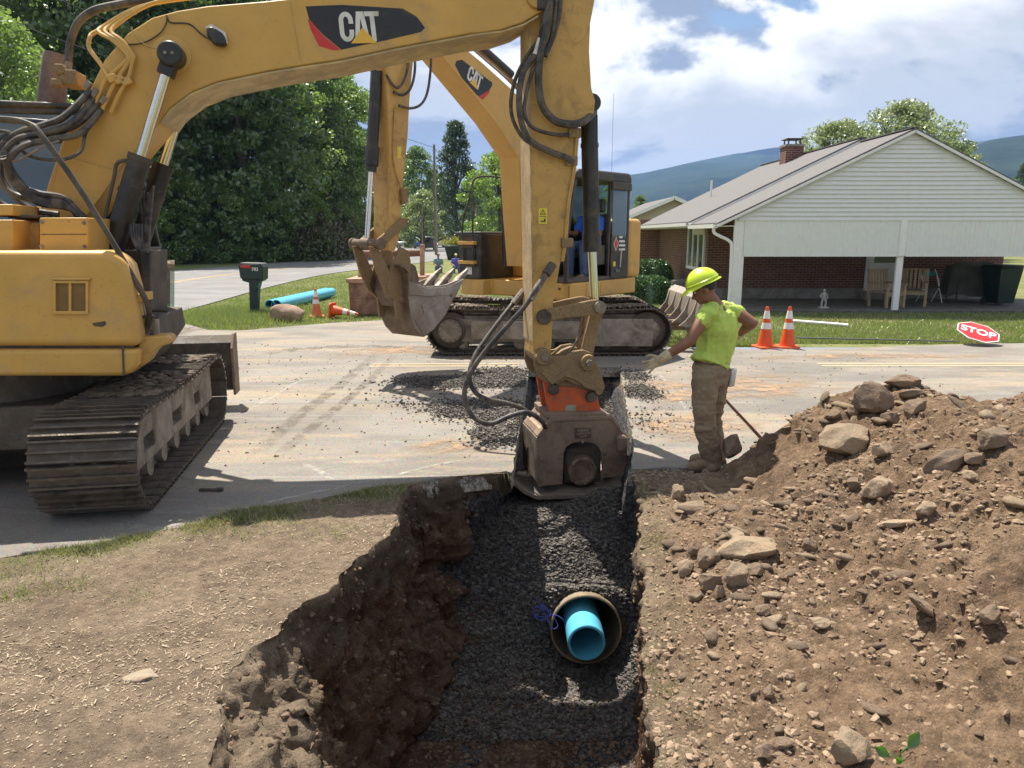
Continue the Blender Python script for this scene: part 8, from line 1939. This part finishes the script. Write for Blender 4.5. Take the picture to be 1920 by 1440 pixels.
# ------------------------------------------------------------------ seated figure builder (operator and onlookers)
def seated(name, loc, rz, label, shirt, pants, scale=1.0, hat=None, arms='lap', seat=.48, vox=.014):
    r = empty('person', loc, rz); r.scale = (scale,) * 3; tag(r, label, 'person')
    b = MB(); hip = Vector((0, 0, seat + .08)); ch = Vector((0, .04, seat + .42)); nk = Vector((0, .05, seat + .58)); hd = Vector((0, .09, seat + .74))
    ell(b, [hip, hip.lerp(ch, .5), ch, nk], [(.155, .115), (.145, .11), (.17, .12), (.06, .06)]); limb(b, [nk, hd], [.055, .05]); at, Rm = head(b, hd, (0, 1, -.15), (0, 0, 1))
    arm_pts = []
    for s in (-1, 1):
        S0 = Vector((.18 * s, .04, seat + .50)); E0 = Vector((.25 * s, .14, seat + .26)); H0 = Vector((.16 * s, .38, seat + .22)) if arms == 'lap' else Vector((.22 * s, .42, seat + .30))
        limb(b, [nk - Vector((0, 0, .05)), S0], [.06, .06]); limb(b, [S0, S0.lerp(E0, .5), E0], [.058, .05, .042]); limb(b, [E0, E0.lerp(H0, .4), H0], [.042, .04, .028]); hand(b, H0, (H0 - E0).normalized(), (0, 0, -1), side=s, curl=.5, s=1.1)
        K0 = Vector((.13 * s, .46, seat + .06)); A0 = Vector((.14 * s, .46, .08)); limb(b, [Vector((.09 * s, 0, seat + .06)), K0], [.088, .062]); limb(b, [K0, A0], [.056, .036]); limb(b, [A0, A0 + Vector((0, .16, -.03))], [.04, .035]); arm_pts.append((S0, E0, K0, A0))
    bo = remesh(b, 'body', SKIN, r, vox * .8, 2); eyes(at, bo)
    b = MB(); ell(b, [hip - Vector((0, 0, .02)), hip.lerp(ch, .5), ch, nk - Vector((0, 0, .03))], [(.18, .14), (.172, .135), (.19, .14), (.08, .075)])
    for S0, E0, K0, A0 in arm_pts: limb(b, [nk - Vector((0, 0, .06)), S0], [.075, .076]); limb(b, [S0, S0.lerp(E0, .6)], [.075, .066])
    remesh(b, 'shirt', shirt, r, vox, 3, cloth_folds(9, .014, 4)); b = MB(); ell(b, [hip - Vector((0, 0, .06)), hip + Vector((0, 0, .06))], [(.185, .15), (.175, .14)])
    for S0, E0, K0, A0 in arm_pts: limb(b, [Vector((K0.x * .7, 0, seat + .06)), K0], [.105, .08]); limb(b, [K0, A0 + Vector((0, 0, .04))], [.076, .066])
    remesh(b, 'trousers', pants, r, vox, 3, cloth_folds(8, .014, 5))
    for S0, E0, K0, A0 in arm_pts: b = MB(); limb(b, [A0 - Vector((0, .03, .03)), A0 + Vector((0, .18, -.04))], [.048, .042]); remesh(b, 'shoe', BOT, r, vox, 2)
    if hat is not None: b = MB(); ball(b, at(0, -.01, .05), (.088, .10, .07), 16, Rm); b.tube([at(0, .06, .045), at(0, .15, .035)], [.06, .045], 10); b.build('cap', hat, bo)
    else: b = MB(); ball(b, at(0, -.02, .035), (.083, .095, .085), 16, Rm); b.build('hair', HAIR, bo)
    return r
BSH = M('blue_shirt_fabric', (0.035, 0.14, 0.62), .8, var=.08); JEA = M('denim', (0.07, 0.11, 0.20), .85, var=.15); CAPM = M('tan_cap', (.45, .38, .22), .8); GRS = M('grey_green_shirt', (.18, .25, .27), .8); VIO = M('violet_blue_shirt', (.10, .10, .45), .8)
f_, l_ = -0.22, 0.80; wp = F2.o + F2.f * f_ + F2.l * l_
seated('person', (wp.x, wp.y, 1.245 + .0), F2.a - PI / 2, 'machine operator in a blue shirt seated in the cab of the far excavator', BSH, JEA, 1.0, None, 'levers', .50, .012)
for (u, v, s, sh_, hat_, lab) in ((822, 511, .95, GRS, None, 'onlooker in a grey-green shirt sitting on the grass, left of the two'), (855, 511, .95, VIO, CAPM, 'onlooker in a violet-blue shirt and tan cap sitting on the grass, right of the two')):
    g2 = G(u, v); seated('person', (g2.x, g2.y, -.12), PI + .15, lab, sh_, JEA, s, hat_, 'lap', .34, .02)
    st = empty('camp_stool', (g2.x, g2.y - .0, 0)); tag(st, 'low camp stool under the onlooker in the ' + ('grey-green' if u < 840 else 'violet-blue') + ' shirt', 'stool')
    b = MB(); b.box((0, 0, .22), (.36, .34, .04)); b.build('seat', BLKM, st)
    for sx in (-.15, .15): MB().tube([(sx, -.14, 0), (sx, .14, .21)], .014, 6).build('leg', GRY, st); MB().tube([(sx, .14, 0), (sx, -.14, .21)], .014, 6).build('leg', GRY, st)
# ================================================================== air: one closed box of even thin haze round everything
hz_ = bpy.data.materials.new('haze_air'); hz_.use_nodes = True; t_ = hz_.node_tree; t_.nodes.clear()
pv = t_.nodes.new('ShaderNodeVolumePrincipled'); pv.inputs['Color'].default_value = (0.34, 0.54, 1.0, 1); pv.inputs['Density'].default_value = 0.00012; pv.inputs['Anisotropy'].default_value = 0.2
om = t_.nodes.new('ShaderNodeOutputMaterial'); t_.links.new(pv.outputs[0], om.inputs['Volume'])
b = MB(); b.box((0, 0, 215), (15200, 15200, 470)); o = b.build('haze', hz_, None, sm=0); o['kind'] = 'stuff'; o['label'] = 'thin blue summer haze over the valley'
